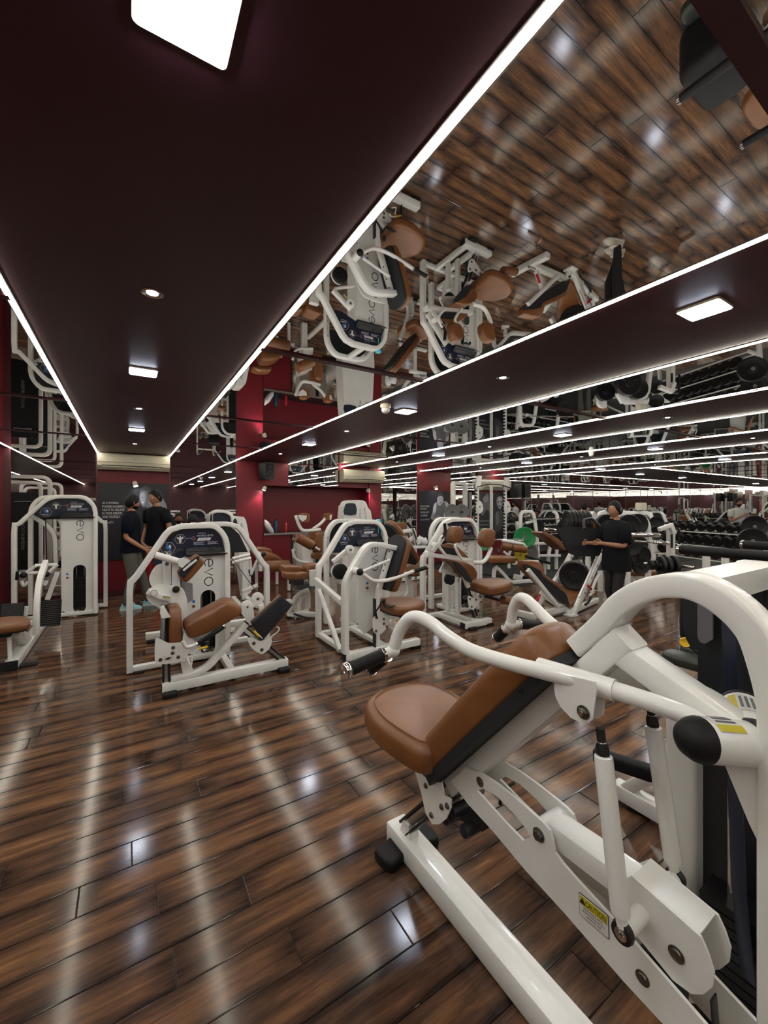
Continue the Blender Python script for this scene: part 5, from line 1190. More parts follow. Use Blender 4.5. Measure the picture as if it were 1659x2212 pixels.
ink(p2, [(6.748, 8.42, 1.194), (6.742, 8.42, 1.303), (6.79, 8.42, 1.435), (6.846, 8.42, 1.589), (6.917, 8.42, 1.656), (7.075, 8.42, 1.679), (7.22, 8.42, 1.68), (7.309, 8.42, 1.613), (7.344, 8.42, 1.432), (7.338, 8.42, 1.183)], 1, GREYS[2])
ink(p2, [(6.846, 8.42, 1.192), (6.861, 8.42, 1.346), (6.889, 8.42, 1.479), (6.931, 8.42, 1.634), (7.046, 8.42, 1.567), (7.147, 8.42, 1.646), (7.22, 8.42, 1.59), (7.235, 8.42, 1.41), (7.279, 8.42, 1.184)], 2, GREYS[1])
ink(p2, [(6.79, 8.42, 1.479), (6.841, 8.42, 1.6), (6.903, 8.42, 1.634), (6.889, 8.42, 1.412), (6.818, 8.42, 1.347)], 3, GREYS[3]); ink(p2, [(7.191, 8.42, 1.657), (7.309, 8.42, 1.635), (7.338, 8.42, 1.455), (7.264, 8.42, 1.5)], 3, GREYS[3])
ink(p2, [(6.96, 8.42, 1.59), (6.937, 8.42, 1.678), (6.937, 8.42, 1.767), (6.974, 8.42, 1.823), (7.06, 8.42, 1.84), (7.133, 8.42, 1.814), (7.147, 8.42, 1.724), (7.118, 8.42, 1.635), (7.052, 8.42, 1.567), (7.003, 8.42, 1.563)], 4, GREYS[3])
ink(p2, [(6.931, 8.42, 1.767), (6.949, 8.42, 1.856), (7.017, 8.42, 1.919), (7.104, 8.42, 1.914), (7.15, 8.42, 1.836), (7.144, 8.42, 1.769), (7.089, 8.42, 1.818), (6.994, 8.42, 1.808)], 5, GREYS[0])
ink(p2, [(6.983, 8.42, 1.901), (6.994, 8.42, 1.941), (7.06, 8.42, 1.951), (7.098, 8.42, 1.93), (7.075, 8.42, 1.893)], 6, GREYS[0])
for k in ([(6.977, 8.42, 1.741), (7.012, 8.42, 1.745), (7.012, 8.42, 1.73), (6.977, 8.42, 1.727)], [(7.069, 8.42, 1.746), (7.104, 8.42, 1.744), (7.104, 8.42, 1.728), (7.069, 8.42, 1.73)], [(7.012, 8.42, 1.643), (7.075, 8.42, 1.646), (7.063, 8.42, 1.63), (7.023, 8.42, 1.627)]): ink(p2, k, 7, INK, sm=0)
ink(p2, [(6.818, 8.42, 1.192), (6.875, 8.42, 1.258), (6.989, 8.42, 1.289), (7.075, 8.42, 1.255), (7.104, 8.42, 1.187)], 7, GREYS[2]); ink(p2, [(7.162, 8.42, 1.343), (7.279, 8.42, 1.365), (7.323, 8.42, 1.183), (7.191, 8.42, 1.186)], 7, GREYS[3])
p3 = poster(8.44, 8.98, .35, 1.93, 'narrow dark poster of a shoulder and arm, left of the bald man poster')
ink(p3, [(8.529, 8.42, 1.329), (8.596, 8.42, 1.641), (8.73, 8.42, 1.883), (8.831, 8.42, 1.908), (8.883, 8.42, 1.642), (8.893, 8.42, 1.399), (8.764, 8.42, 1.448), (8.629, 8.42, 1.28)], 1, GREYS[1]); ink(p3, [(8.612, 8.42, 1.761), (8.764, 8.42, 1.859), (8.849, 8.42, 1.739), (8.73, 8.42, 1.641)], 2, GREYS[2])
for i in range(3): G().box((8.50, YF-.0185, 1.10-.11*i), (8.50+(.40,.36,.22)[i], YF-.017, 1.14-.11*i)).build('printed_slogan', GREYS[1], p3, smooth=False)
p4 = poster(9.02, 9.58, .35, 1.93, 'dark poster of a bald man lit from above behind the power rack')
ink(p4, [(9.09, 8.42, 1.103), (9.107, 8.42, 1.299), (9.213, 8.42, 1.397), (9.354, 8.42, 1.42), (9.444, 8.42, 1.32), (9.462, 8.42, 0.946), (9.107, 8.42, 0.759)], 1, GREYS[0])
ink(p4, [(9.184, 8.42, 1.618), (9.177, 8.42, 1.742), (9.23, 8.42, 1.821), (9.319, 8.42, 1.842), (9.408, 8.42, 1.818), (9.447, 8.42, 1.731), (9.433, 8.42, 1.607), (9.372, 8.42, 1.495), (9.312, 8.42, 1.458), (9.248, 8.42, 1.5)], 2, GREYS[2])
ink(p4, [(9.213, 8.42, 1.742), (9.248, 8.42, 1.796), (9.361, 8.42, 1.808), (9.412, 8.42, 1.744), (9.354, 8.42, 1.706), (9.266, 8.42, 1.705)], 3, GREYS[3])
for k in ([(9.22, 8.42, 1.668), (9.283, 8.42, 1.678), (9.283, 8.42, 1.658), (9.223, 8.42, 1.651)], [(9.333, 8.42, 1.678), (9.404, 8.42, 1.669), (9.397, 8.42, 1.651), (9.333, 8.42, 1.659)], [(9.266, 8.42, 1.549), (9.361, 8.42, 1.554), (9.34, 8.42, 1.53), (9.283, 8.42, 1.527)]): ink(p4, k, 4, INK, sm=0)
ink(p4, [(9.29, 8.42, 1.668), (9.326, 8.42, 1.668), (9.347, 8.42, 1.589), (9.283, 8.42, 1.584)], 4, GREYS[3]); ink(p4, [(9.142, 8.42, 1.323), (9.23, 8.42, 1.372), (9.283, 8.42, 1.099), (9.177, 8.42, 0.978)], 3, GREYS[1])

# ---------------------------------------------------------------- niche: counter, bottles, towel
t = thing('wall_counter', (3.6, 8.65, .98), 'dark topped counter in the red niche carrying two bottles and a towel', 'counter')
G().box((2.352, 8.36, .955), (4.845, 8.878, .985)).build('counter_top', DARK, t, smooth=False)
G().box((2.352, 8.352, .950), (4.845, 8.36, .99)).build('edge_strip', ALU, t, smooth=False)
G().box((2.353, 8.40, 0.0), (2.93, 8.42, .955)).build('side_panel', WALLR, t, smooth=False)
for x in (2.94, 3.55, 4.2): G().box((x, 8.42, .0), (x+.03, 8.46, .955)).build('panel_post', DARK, t, smooth=False)
mirror(G().box((2.97, 8.47, .05), (4.84, 8.475, .95)), 'mirror_panel', t)
def flask(loc, h, r, m, label, cap):
    t = thing('sports_bottle', loc, label, 'bottle')
    G().lathe([(r*.8, 0), (r, .006), (r, h*.72), (r*.75, h*.82)], loc, (0,0,1), 22).build('body', m, t)
    G().lathe([(r*.62, h*.82), (r*.62, h*.93), (r*.3, h*.95), (r*.25, h)], loc, (0,0,1), 16).build('cap', cap, t)
BLUEF = mat('navy_steel', (.015, .045, .09), .3, metal=.4)
flask((2.66, 8.55, .986), .30, .045, BLUEF, 'tall dark blue bottle on the niche counter', BLKPLAS)
flask((2.88, 8.55, .986), .24, .028, REDP, 'slim red bottle beside the blue one on the niche counter', REDP)
t = thing('crumpled_towel', (2.47, 8.5, .986), 'crumpled white towel hanging over the left end of the niche counter', 'towel')
g = G(); rs = []
rnd = random.Random(3)
for i in range(9):
    s = i/8; c = V((2.39 + .18*s, 8.46, 1.20 - .19*s)); r = .05 + .03*math.sin(PI*s)
    rs.append([c + V((0, math.cos(a)*r*(1+.25*rnd.random()), math.sin(a)*r*(1+.5*rnd.random()))) for a in [2*PI*k/12 for k in range(12)]])
g.rings(rs).build('folded_cloth', CLOTHW, t, ang=80)

# ---------------------------------------------------------------- plates and bars
def disc(c, n, r, w, m, t, name='weight_plate', hub=None):
    n = V(n).normalized(); c = V(c)
    ob = G().lathe([(r*.16, -w*.55), (r*.30, -w*.62), (r*.34, -w*.35), (r*.80, -w*.35), (r*.86, -w/2), (r*.97, -w/2), (r, -w*.35), (r, w*.35), (r*.97, w/2), (r*.86, w/2), (r*.80, w*.35), (r*.34, w*.35), (r*.30, w*.62), (r*.16, w*.55)], c, n, 28).build(name, m, t)
    if hub: G().lathe([(r*.15, -w*.66), (r*.15, w*.66)], c, n, 14).build('hub_ring', hub, ob)
    return ob

# leg press with its loaded sled --------------------------------------------------
t = thing('leg_press_machine', (5.1, 3.7, 0), 'white leg press with tan seat and large black foot plate, beside the woman', 'exercise machine')
G().rtube([(4.62, 3.95, .052), (4.68, 3.40, .052)], .085, .08, (1,0,0), .006).build('rear_foot', WHITE, t)
G().rtube([(4.66, 3.65, .06), (5.35, 3.62, .06)], .08, .07, (0,1,0), .006).rtube([(5.30, 3.50, .05), (5.95, 4.42, .05)], .07, .07, (.8,-.5,0), .006).rtube([(5.30, 3.50, .05), (6.35, 3.72, .05)], .07, .07, (0,1,0), .006).build('base_frame', WHITE, t)
G().box((5.24, 3.42, .0), (5.38, 3.56, .02)).build('foot_flange', WHITE, t, smooth=False)
q = [(4.396, 3.55, 0.811), (4.438, 3.55, 0.829), (4.698, 3.55, 0.801), (4.776, 3.55, 0.726), (4.81, 3.55, 0.622), (4.924, 3.55, 0.568), (5.234, 3.55, 0.389), (5.333, 3.55, 0.303), (5.358, 3.55, 0.148), (5.271, 3.55, 0.147), (5.137, 3.55, 0.206), (4.632, 3.55, 0.567), (4.428, 3.55, 0.712)]
quadpad(smooth2(q, 2), .13, t, 'back_pad', LEATHER, r=.03)
G().plate(smooth2([(4.38, 3.545, 0.792), (4.538, 3.545, 0.745), (4.713, 3.545, 0.674), (4.758, 3.545, 0.599), (4.917, 3.545, 0.511), (5.226, 3.545, 0.331), (5.313, 3.545, 0.23), (5.325, 3.545, 0.15), (5.226, 3.545, 0.166), (5.034, 3.545, 0.278), (4.625, 3.545, 0.568), (4.411, 3.545, 0.714)], 2), .02, n=(0,-1,0)).build('pad_board', PADBACK, t, smooth=False)
G().rtube([(4.426, 3.52, 0.716), (5.057, 3.52, 0.155)], .05, .055, (0,1,0), .005).build('back_beam', WHITE, t)
so_ = [(5.37, 3.6, 0.151), (5.497, 3.55, 0.153), (6.371, 3.95, 0.217), (6.305, 4.1, 0.267), (5.963, 4.15, 0.305), (5.571, 3.85, 0.262)]
P = [V(p) for p in so_]; c_ = sum(P, V())/len(P); nr = (P[1]-P[0]).cross(P[3]-P[0]).normalized()
if nr.z < 0: nr = -nr
uu_ = (P[2]-P[1]).normalized(); uu_ = (uu_ - nr*uu_.dot(nr)).normalized(); vv_ = nr.cross(uu_)
pp_ = [((p-c_).dot(uu_), (p-c_).dot(vv_)) for p in P]
G().pad(smooth2(pp_, 2), .08, c_ - nr*.075, uu_, vv_, r=.03).build('seat', LEATHER, t)
for L in ([(4.645, 3.56, 0.194), (4.789, 3.56, 0.406)], [(4.719, 3.6, 0.19), (4.855, 3.6, 0.275)]): G().rtube(L, .05, .045, (0,1,0), .005).build('recline_strut', WHITE, t)
G().rtube([(4.603, 3.52, 0.264), (4.669, 3.52, 0.369)], .03, .02, (0,1,0), .003).build('red_stop', REDP, t, 'red stop catch')
G().tube([(4.418, 3.5, 0.236), (4.545, 3.5, 0.233)], .018, 12).build('pin_roller', ALU, t)
# rails
for y, L in ((3.50, [(5.382, 3.5, -0.004), (6.078, 3.5, 0.822)]), (4.35, [(6.062, 4.35, 0.165), (6.721, 4.35, 0.773)])):
    a_, b_ = V(L[0]), V(L[1]); G().rtube([a_, b_], .06, .075, (0,1,0), .006).build('sled_rail', WHITE, t)
    d_ = (b_-a_).normalized(); up_ = V((-d_.z, 0, d_.x)); G().rtube([a_.lerp(b_, .25) + up_*.05, a_.lerp(b_, .95) + up_*.05], .03, .012, (0,1,0), .002).build('guide_rod', ALU, t)
    for s_ in (.35, .6, .8): bolt(a_.lerp(b_, s_) - V((0, .03, 0)), (0,-1,0), .012, .006).build('bolt', BOLT, t)
G().tube(fil([(5.615, 3.46, 0.118), (5.681, 3.46, 0.14), (5.747, 3.46, 0.194), (5.734, 3.46, 0.227)], .03), .018, 10).build('stop_handle', BLKPLAS, t)
G().tube([(5.707, 3.46, 0.238), (5.815, 3.46, 0.28)], .02, 10).tube([(5.761, 3.46, 0.286), (5.87, 3.46, 0.447), (5.967, 3.46, 0.532)], .022, 10).build('stop_arm', WHITE, t)
q = [(5.635, 3.44, 0.411), (5.728, 3.44, 0.332)]; G().cyl(q[0], q[1], .018, 12, .003).build('stop_grip', REDP, t, 'dark red grip')
for L in ([(6.453, 4.3, 0.205), (6.453, 4.3, 0.609)], [(7.224, 4.4, 0.111), (7.224, 4.4, 0.622)], [(7.277, 4.2, -0.19), (7.277, 4.2, 0.369)]): G().rtube(L, .06, .08, (0,1,0), .006).build('upright', WHITE, t)
G().rtube([(7.193, 4.3, -0.005), (7.717, 4.3, -0.104)], .06, .06, (0,1,0), .006).build('cross_member', WHITE, t)
# footplate: big dark panel in the sled plane
fp = [(4.995, 3.477, 1.198), (5.014, 3.465, 1.249), (5.186, 3.357, 1.259), (5.482, 3.171, 1.234), (5.543, 3.133, 1.183), (5.444, 3.077, 1.133), (5.408, 3.099, 1.018), (5.384, 3.115, 0.904), (5.335, 3.145, 0.873), (5.118, 3.282, 0.883), (5.021, 3.342, 0.961)]
P = [V(p) for p in fp]; nrm = (P[2]-P[0]).cross(P[8]-P[0]).normalized(); c_ = sum(P, V())/len(P)
if nrm.y > 0: nrm = -nrm
P = [p - nrm*(p-c_).dot(nrm) for p in P]
G().plate(smooth2([tuple(p) for p in P], 3), .035, n=nrm).build('foot_plate', BLACK, t, 'large black rubber foot plate', smooth=False)
G().tube(fil([P[3] + V((0,0,.02)), P[3] + V((-.05, .1, .14)), P[3] + V((-.25, .1, .12)), P[3] + V((-.3, .05, 0))], .05), .02, 10).build('plate_handle', BLKPLAS, t)
hub = V((5.569, 3.707, 1.293))
for i in range(6):
    disc(hub + V((.045*i, -.03*i, 0)), (.85, -.6, 0), .19, .045, BLKPAINT, t)
G().cyl(V((4.928, 3.637, 1.224)), V((5.174, 3.601, 1.193)), .026, 16, .004).cyl(V((5.208, 2.635, 1.196)), V((5.51, 2.445, 1.194)), .030, 16, .004).build('sled_horn', CHROME, t) if False else None
G().cyl(V((4.971, 3.669, 1.221)), V((5.193, 3.589, 1.193)), .026, 16, .004).build('sled_horn', CHROME, t)
G().rtube([V((5.987, 3.562, 1.437)), V((5.844, 3.652, 1.208))], .10, .12, (0,1,0), .008).build('sled_tower', WHITE, t)
G().plate([tuple(p) for p in [(5.756, 3.589, 1.222), (5.877, 3.513, 1.432), (5.924, 3.484, 1.404), (5.803, 3.56, 1.214)]], .02, n=(0,-1,0)).build('sled_cover', SHROUD, t, smooth=False)
for i in range(5): disc(V((5.881, 3.806, 0.458)) + V((.05*i, .03*i, 0)), (1, .5, 0), .22, .04, BLKPAINT, t)
disc(V((6.537, 4.162, 0.255)), (.3, -1, .3), .30, .03, BLACK, t, 'large_plate')
quadpad(smooth2([(6.174, 4.6, 1.08), (6.262, 4.6, 1.095), (6.656, 4.6, 0.947), (6.83, 4.6, 0.764), (6.782, 4.6, 0.751), (6.232, 4.6, 1.04)], 2), .25, t, 'shoulder_pad', LEATHER, r=.02)

# hack squat and plate tree right of the woman --------------------------------------
t = thing('hack_squat_machine', (6.9, 3.2, 0), 'white plate loaded machine with chrome horns, just right of the woman', 'exercise machine')
for L in ([(7.824, 4.063, 1.388), (7.841, 4.052, 1.417), (8.175, 3.842, 1.417), (8.2, 3.827, 1.378)], ): G().rtube(L, .08, .08, (0,0,1), .006).build('top_beam', WHITE, t)
G().rtube(fil([(7.874, 4.031, 0.815), (7.866, 4.036, 1.269), (7.941, 3.989, 1.368), (8.091, 3.895, 1.368), (8.192, 3.832, 1.249), (8.208, 3.821, 1.032), (8.267, 3.785, 0.559)], .12), .08, .07, (.5,.85,0), .006).build('frame_arch', WHITE, t)
G().rtube([(7.63, 4.066, 1.273), (7.705, 4.02, 1.419), (7.787, 3.968, 1.409)], .08, .10, (.5,.85,0), .006).rtube([(8.486, 3.765, 1.106), (8.672, 3.648, 1.186), (8.723, 3.617, 1.026)], .08, .07, (.5,.85,0), .006).build('frame_side', WHITE, t)
G().plate(smooth2([tuple(p) for p in [(7.69, 4.501, 1.32), (7.716, 4.485, 1.412), (7.768, 4.452, 1.453), (7.837, 4.408, 1.443), (7.82, 4.419, 1.258), (7.855, 4.397, 1.115), (7.803, 4.43, 1.053), (7.733, 4.474, 1.115)]], 2), .05, n=(0,-1,0)).build('white_cover', SHROUD, t, smooth=False)
for L, r_ in (([(6.666, 3.373, 1.096), (7.06, 3.125, 1.096)], .034), ([(6.94, 3.437, 0.981), (7.186, 3.282, 0.963)], .016), ([(7.201, 3.273, 0.96), (7.407, 3.144, 0.946)], .026)):
    G().cyl(V(L[0]), V(L[1]), r_, 18, .004).build('chrome_horn', CHROME, t)
for a_, b_, d_, r_ in ((1215, 385, 7.2, .21), (1300, 360, 7.4, .18), (1235, 530, 7.2, .24), (1300, 560, 7.3, .17), (1325, 655, 7.3, .19), (1335, 750, 7.3, .15), (1020, 350, 7.6, .19), (1180, 360, 7.5, .12)):
    pass
for q, r_ in (((7.483, 3.804, 1.181), .22), ((7.83, 3.823, 1.219), .19), ((7.499, 3.794, 0.91), .25), ((7.777, 3.797, 0.839), .18), ((7.764, 3.746, 0.664), .19), ((7.78, 3.736, 0.48), .15), ((7.54, 4.241, 1.226), .17), ((7.762, 3.983, 1), .22)):
    for k in range(2): disc(V(q) + V((.45, .8, 0)).normalized()*.045*k, (-.50, -.86, 0), r_, .04, BLKPAINT, t, hub=DARK)
for L in ([(7.841, 4.052, 0.756), (8.192, 3.832, 0.756)], [(7.874, 4.031, 0.539), (8.275, 3.779, 0.638)]): G().cyl(V(L[0]), V(L[1]), .02, 12).build('storage_peg', CHROME, t)
G().rtube([(8.204, 3.824, 0.628), V((8.204, 3.824, 0.628)) - V((0,0,.55))], .08, .07, (.5,.85,0), .006).build('leg', WHITE, t)
q = V((7.571, 3.867, 1.078)); G().rtube([q, (q.x, q.y, .02)], .07, .07, (.5,.85,0), .006).build('leg', WHITE, t)
bxp = V((8.094, 3.893, 1.516)); t = thing('supplement_tub', tuple(bxp), 'pale tub on top of the white frame, right of the woman', 'tub')
for k in range(2): G().lathe([(.06, -.06), (.062, .0), (.062, .05), (.055, .055), (.056, .075), (.01, .076)], bxp + V((.15*k-.08, 0, .02)), (0,0,1), 18).build('tub_body', ACW, t)

# olympic bench frame further back -----------------------------------------------------
t = thing('bench_press_rack', (7.9, 6.6, 0), 'white bench press frame with a bare steel bar across it, left of the leg press', 'exercise machine')
for L in ([(7.976, 6.564, 0.959), (7.987, 6.558, 1.341), (8.03, 6.531, 1.417), (8.213, 6.416, 1.417), (8.252, 6.391, 1.341), (8.31, 6.355, 0.908), (8.343, 6.334, 0.335)], [(9.174, 6.521, 1.409), (9.254, 6.471, 1.355), (9.293, 6.447, 1.031)], [(8.482, 6.365, 0.747), (8.482, 6.365, 0.824), (8.689, 6.235, 0.696), (8.635, 6.269, 0.31)], [(8.831, 6.382, 0.495), (9.009, 6.27, 0.679), (8.976, 6.291, 0.324)]):
    G().rtube(fil(L, .12), .07, .07, (.5,.85,0), .006).build('rack_frame', WHITE, t)
for q in [(8.428, 6.399, 0.323), (8.635, 6.269, 0.31), (8.798, 6.167, 0.349)]: q = V(q); G().rtube([(q.x, q.y, q.z+.03), (q.x, q.y, .02)], .07, .07, (.5,.85,0), .006).build('rack_leg', WHITE, t)
for L in ([(8.278, 6.375, 0.654), (8.558, 6.199, 0.654)], [(8.321, 6.348, 0.361), (8.795, 6.05, 0.361)], [(8.167, 6.563, 1.133), (8.341, 6.454, 1.184)]): G().rtube(L, .06, .06, (.5,.85,0), .006).build('rack_tie', WHITE, t)
L = [(7.972, 6.331, 1.24), (8.89, 5.755, 1.25)]; G().cyl(V(L[0]), V(L[1]), .014, 14).build('steel_bar', CHROME, t)
L = [(8.109, 6.245, 0.348), (8.162, 6.212, 0.647)]; G().cyl(V(L[0]), V(L[1]), .02, 12).build('chrome_post', CHROME, t)
quadpad(smooth2([(8.561, 6.5, 1.048), (8.765, 6.5, 1.056), (8.786, 6.5, 0.883), (8.581, 6.5, 0.864)], 2), .3, t, 'bench_pad', LEATHER, r=.03)
for q, r_ in (((8.994, 6.044, 1.004), .23), ((8.297, 6.481, 0.927), .25), ((8.384, 6.426, 1.004), .22)): disc(V(q), (-.5,-.86,0), r_, .04, BLKPAINT, t)

# bench with leg roller and coloured plates ---------------------------------------------
t = thing('leg_curl_bench', (6.1, 5.5, 0), 'white leg curl bench with square tan seat and tan rollers behind the abdominal machine', 'exercise machine')
sc = [(5.911, 5.603, 0.56), (6.284, 5.765, 0.56), (6.301, 5.358, 0.56), (6.054, 5.147, 0.56), (5.724, 5.017, 0.56), (5.667, 5.32, 0.56)]
G().box((5.35, 5.55, .50), (5.85, 5.98, .60)) if False else None
q = V((5.88, 5.283, 0.565)); G().pad(rrect(.48, .34, .05, 4), .11, q - V((0, 0, .06)), (.85,-.53,0), (.53,.85,0), r=.03).build('seat', LEATHER, t)
G().box(q - V((.10, .10, .09)), q + V((.10, .10, -.055))).build('seat_board', PADBACK, t, smooth=False)
for L in ([(5.768, 5.353, 0.222), (5.774, 5.349, 0.362), (5.834, 5.312, 0.425)], [(5.834, 5.312, 0.393), (5.926, 5.254, 0.284), (6.032, 5.187, 0.129), (6.388, 4.964, 0.16)], [(5.9, 5.27, 0.027), (6.005, 5.204, -0.004)], [(6.031, 5.306, 0.031), (6.031, 5.306, 0.141)], [(6.391, 5.434, 0.431), (6.655, 5.269, 0.464), (6.808, 5.173, 0.456)], [(6.544, 5.338, 0.431), (6.544, 5.338, 0.185)]):
    G().rtube(fil(L, .08), .07, .06, (.5,.85,0), .006).build('bench_frame', WHITE, t)
G().rtube([(6.332, 5.353, 0.186), (6.455, 5.276, 0.153)], .09, .10, (.5,.85,0), .006).build('foot_block', WHITE, t); G().rtube([(6.455, 5.276, 0.153), (6.627, 5.168, 0.137)], .09, .09, (.5,.85,0), .006).build('foot_rubber', BLACK, t)
for L in ([(6.514, 5.829, 0.728), (6.689, 5.72, 0.694)], [(6.703, 5.71, 0.694), (6.944, 5.559, 0.651)]):
    G().cyl(V(L[0]), V(L[1]), .075, 22, .012).build('roller_pad', LEATHER, t)
G().tube(fil([(6.521, 5.825, 0.84), (6.9, 5.587, 0.771), (6.922, 5.573, 0.685)], .03), .03, 12).tube([(6.681, 5.724, 0.685), (6.638, 5.752, 0.53), (6.645, 5.747, 0.272)], .03, 12).tube([(6.55, 5.807, 0.616), (6.638, 5.752, 0.53)], .025, 10).build('roller_frame', WHITE, t)
G().tube([(6.273, 6.217, 0.841), (7.064, 5.72, 0.85)], .012, 10).tube([(6.521, 5.825, 0.814), (6.893, 5.591, 0.84)], .014, 10).build('cross_bar', CHROME, t)
q = V((6.907, 5.582, 0.892)); G().cyl(q, q + V((0,0,.12)), .022, 12).ball(V((6.929, 5.569, 0.689)), .05, 12).build('bar_collar', CHROME, t)
def wheel(loc, n, r, w, m, label, hub=IRON):
    t = thing('bumper_plate', tuple(loc), label, 'weight plate')
    disc(loc, n, r, w, m, t, 'plate_body', hub)
vd = (-.62, -.78, 0)
wheel(V((7.409, 5.976, 0.854)), vd, .235, .05, GREEN, 'large green bumper plate on the bar end, right of the leg curl bench')
wheel(V((6.406, 6.251, 0.833)), (-.75,-.6,0), .24, .05, GREEN, 'green bumper plate half hidden by the round tan pad')
for k in range(3): wheel(V((6.932, 6.275, 0.577)) - V((.80, .60, 0))*.056*k*-1, (-.80,-.60,0), .225, .05, MAROONP, 'maroon bumper plate, %s of the stack of three beside the bench' % ('front', 'middle', 'back')[k])
for k in range(2): wheel(V((7.501, 6.154, 0.461)) - V((.80, .60, 0))*.062*k*-1, (-.80,-.60,0), .14, .05, YELP, '%s yellow bumper plate low behind the bench' % ('right', 'left')[k])
wheel(V((7.661, 6.054, 0.49)), vd, .20, .035, IRON, 'grey iron plate standing low, right of the yellow plates')
t = thing('flat_black_bench', tuple(V((7.882, 6.033, 0.325))), 'long low black bench right of the coloured plates', 'bench')
g = G().rtube([(7.124, 5.682, 0.479), (7.846, 5.702, 0.3)], .26, .06, (.5,.85,0), .02); g.build('bench_pad', BLACK, t)
for q in (V((7.817, 6.074, 0.325)), V((7.87, 5.805, 0.296))): G().rtube([q, (q.x, q.y, .02)], .05, .05, (1,0,0)).build('leg', WHITE, t)
t = thing('exercise_mat', (7.3, 6.3, .004), 'thin black exercise mat on the floor behind the leg curl bench', 'mat')
G().rings([[(x, y, z) for x, y in [(6.55, 6.9), (7.35, 7.35), (7.95, 6.15), (7.15, 5.7)]] for z in (.005, .028)]).build('mat_sheet', BLACK, t, smooth=False)

# power rack and cable tower -----------------------------------------------------------
t = thing('power_rack', (9.1, 7.6, 0), 'tall white power rack with toothed uprights in front of the bald man poster', 'exercise machine')
XR_ = [((8.514, 7.5, 2.043)[0]), 0]
for px, y, nm in ((1031, 7.5, 1), (1091, 7.5, 1), (1062, 7.9, 0), (1018, 7.9, 0)):
    pass
ra = [(7.395, 7.4, 1.964), (7.395, 7.4, 0.709)]; rb = [(8.405, 7.4, 2.007), (8.405, 7.4, 0.665)]; rc = [(8.424, 7.9, 2.049), (8.424, 7.9, 0.492)]
for L in (ra, rb, rc): G().rtube([(L[0][0], L[0][1], 2.16), (L[0][0], L[0][1], .02)], .07, .06, (0,1,0), .006).build('upright', WHITE, t)
for L in (ra, rb):
    x = L[0][0]
    g = G()
    for k in range(16):
        z = .75 + k*.085; g.add([(x-.03, 7.355, z), (x-.105, 7.355, z+.03), (x-.105, 7.355, z+.05), (x-.03, 7.355, z+.045), (x-.03, 7.375, z), (x-.105, 7.375, z+.03), (x-.105, 7.375, z+.05), (x-.03, 7.375, z+.045)], [(0,1,2,3),(7,6,5,4),(0,4,5,1),(1,5,6,2),(2,6,7,3),(3,7,4,0)])
    o_ = g.build('bar_catch_teeth', WHITE, t, smooth=False); o_['kind'] = 'stuff'
    G().box((x-.115, 7.378, .75), (x-.03, 7.385, 2.1)).build('catch_backing', BLKPLAS, t, smooth=False)
    G().plate(smooth2([(x-.09, 7.33, 1.36), (x+.08, 7.33, 1.40), (x+.12, 7.33, 1.50), (x+.05, 7.33, 1.66), (x-.09, 7.33, 1.66)], 2), .03, n=(0,-1,0), holes=[circ(.03, 10, 0, 0) and [(x+.03*math.cos(a)+.01, 7.33, 1.53+.03*math.sin(a)) for a in [2*PI*i/10 for i in range(10)]]]).build('bar_hook', WHITE, t, smooth=False)
    G().plate([(x-.10, 7.36, 2.0), (x+.06, 7.36, 2.0), (x+.10, 7.36, 2.30), (x-.06, 7.36, 2.30)], .04, n=(0,-1,0)).build('pulley_cheek', WHITE, t, smooth=False)
G().rtube([(ra[0][0]-.15, 7.4, 2.18), (rb[0][0]+.1, 7.4, 2.18)], .06, .06, (0,1,0), .006).rtube([(ra[0][0], 7.4, 2.1), (ra[0][0], 7.95, 2.1)], .05, .05, (1,0,0), .006).rtube([(rb[0][0], 7.4, 2.1), (rb[0][0], 7.95, 2.1)], .05, .05, (1,0,0), .006).build('top_frame', WHITE, t)
G().tube(fil([(ra[0][0]-.1, 7.3, 2.02), (ra[0][0]+.25, 7.3, 2.10), (rb[0][0]-.25, 7.3, 2.10), (rb[0][0]+.1, 7.3, 2.02)], .1), .014, 10).build('pulldown_bar', BLKPLAS, t)
t = thing('cable_tower', (7.95, 7.6, 0), 'white cable tower with grey iron discs, between the two dark posters', 'exercise machine')
for L in ([(6.861, 7.7, 1.983), (6.861, 7.7, 1.212)], [(7.269, 7.7, 1.992), (7.269, 7.7, 1.205)]): G().rtube([(L[0][0], 7.7, 2.12), (L[0][0], 7.7, .02)], .10, .09, (0,1,0), .008).build('upright', WHITE, t)
G().rtube([((6.861, 7.7, 1.983)[0], 7.7, 2.12), ((7.269, 7.7, 1.992)[0], 7.7, 2.12)], .09, .09, (0,1,0), .008).build('top_beam', WHITE, t)
G().rtube([((7.399, 7.7, 1.845)[0], 7.65, 1.9), ((7.399, 7.7, 1.845)[0], 7.65, .3)], .07, .05, (0,1,0), .006).build('stack_cover', GREYS[2], t)
for q in ((6.612, 7.45, 1.405), (6.922, 7.45, 1.402)): disc(V(q), (-.3,-.95,0), .19, .035, IRON, t, hub=DARK)
q = V((6.813, 7.42, 1.407)); G().cyl(q, q + V((.1,-.02,0)), .012, 10).build('bar_end', DARK, t)

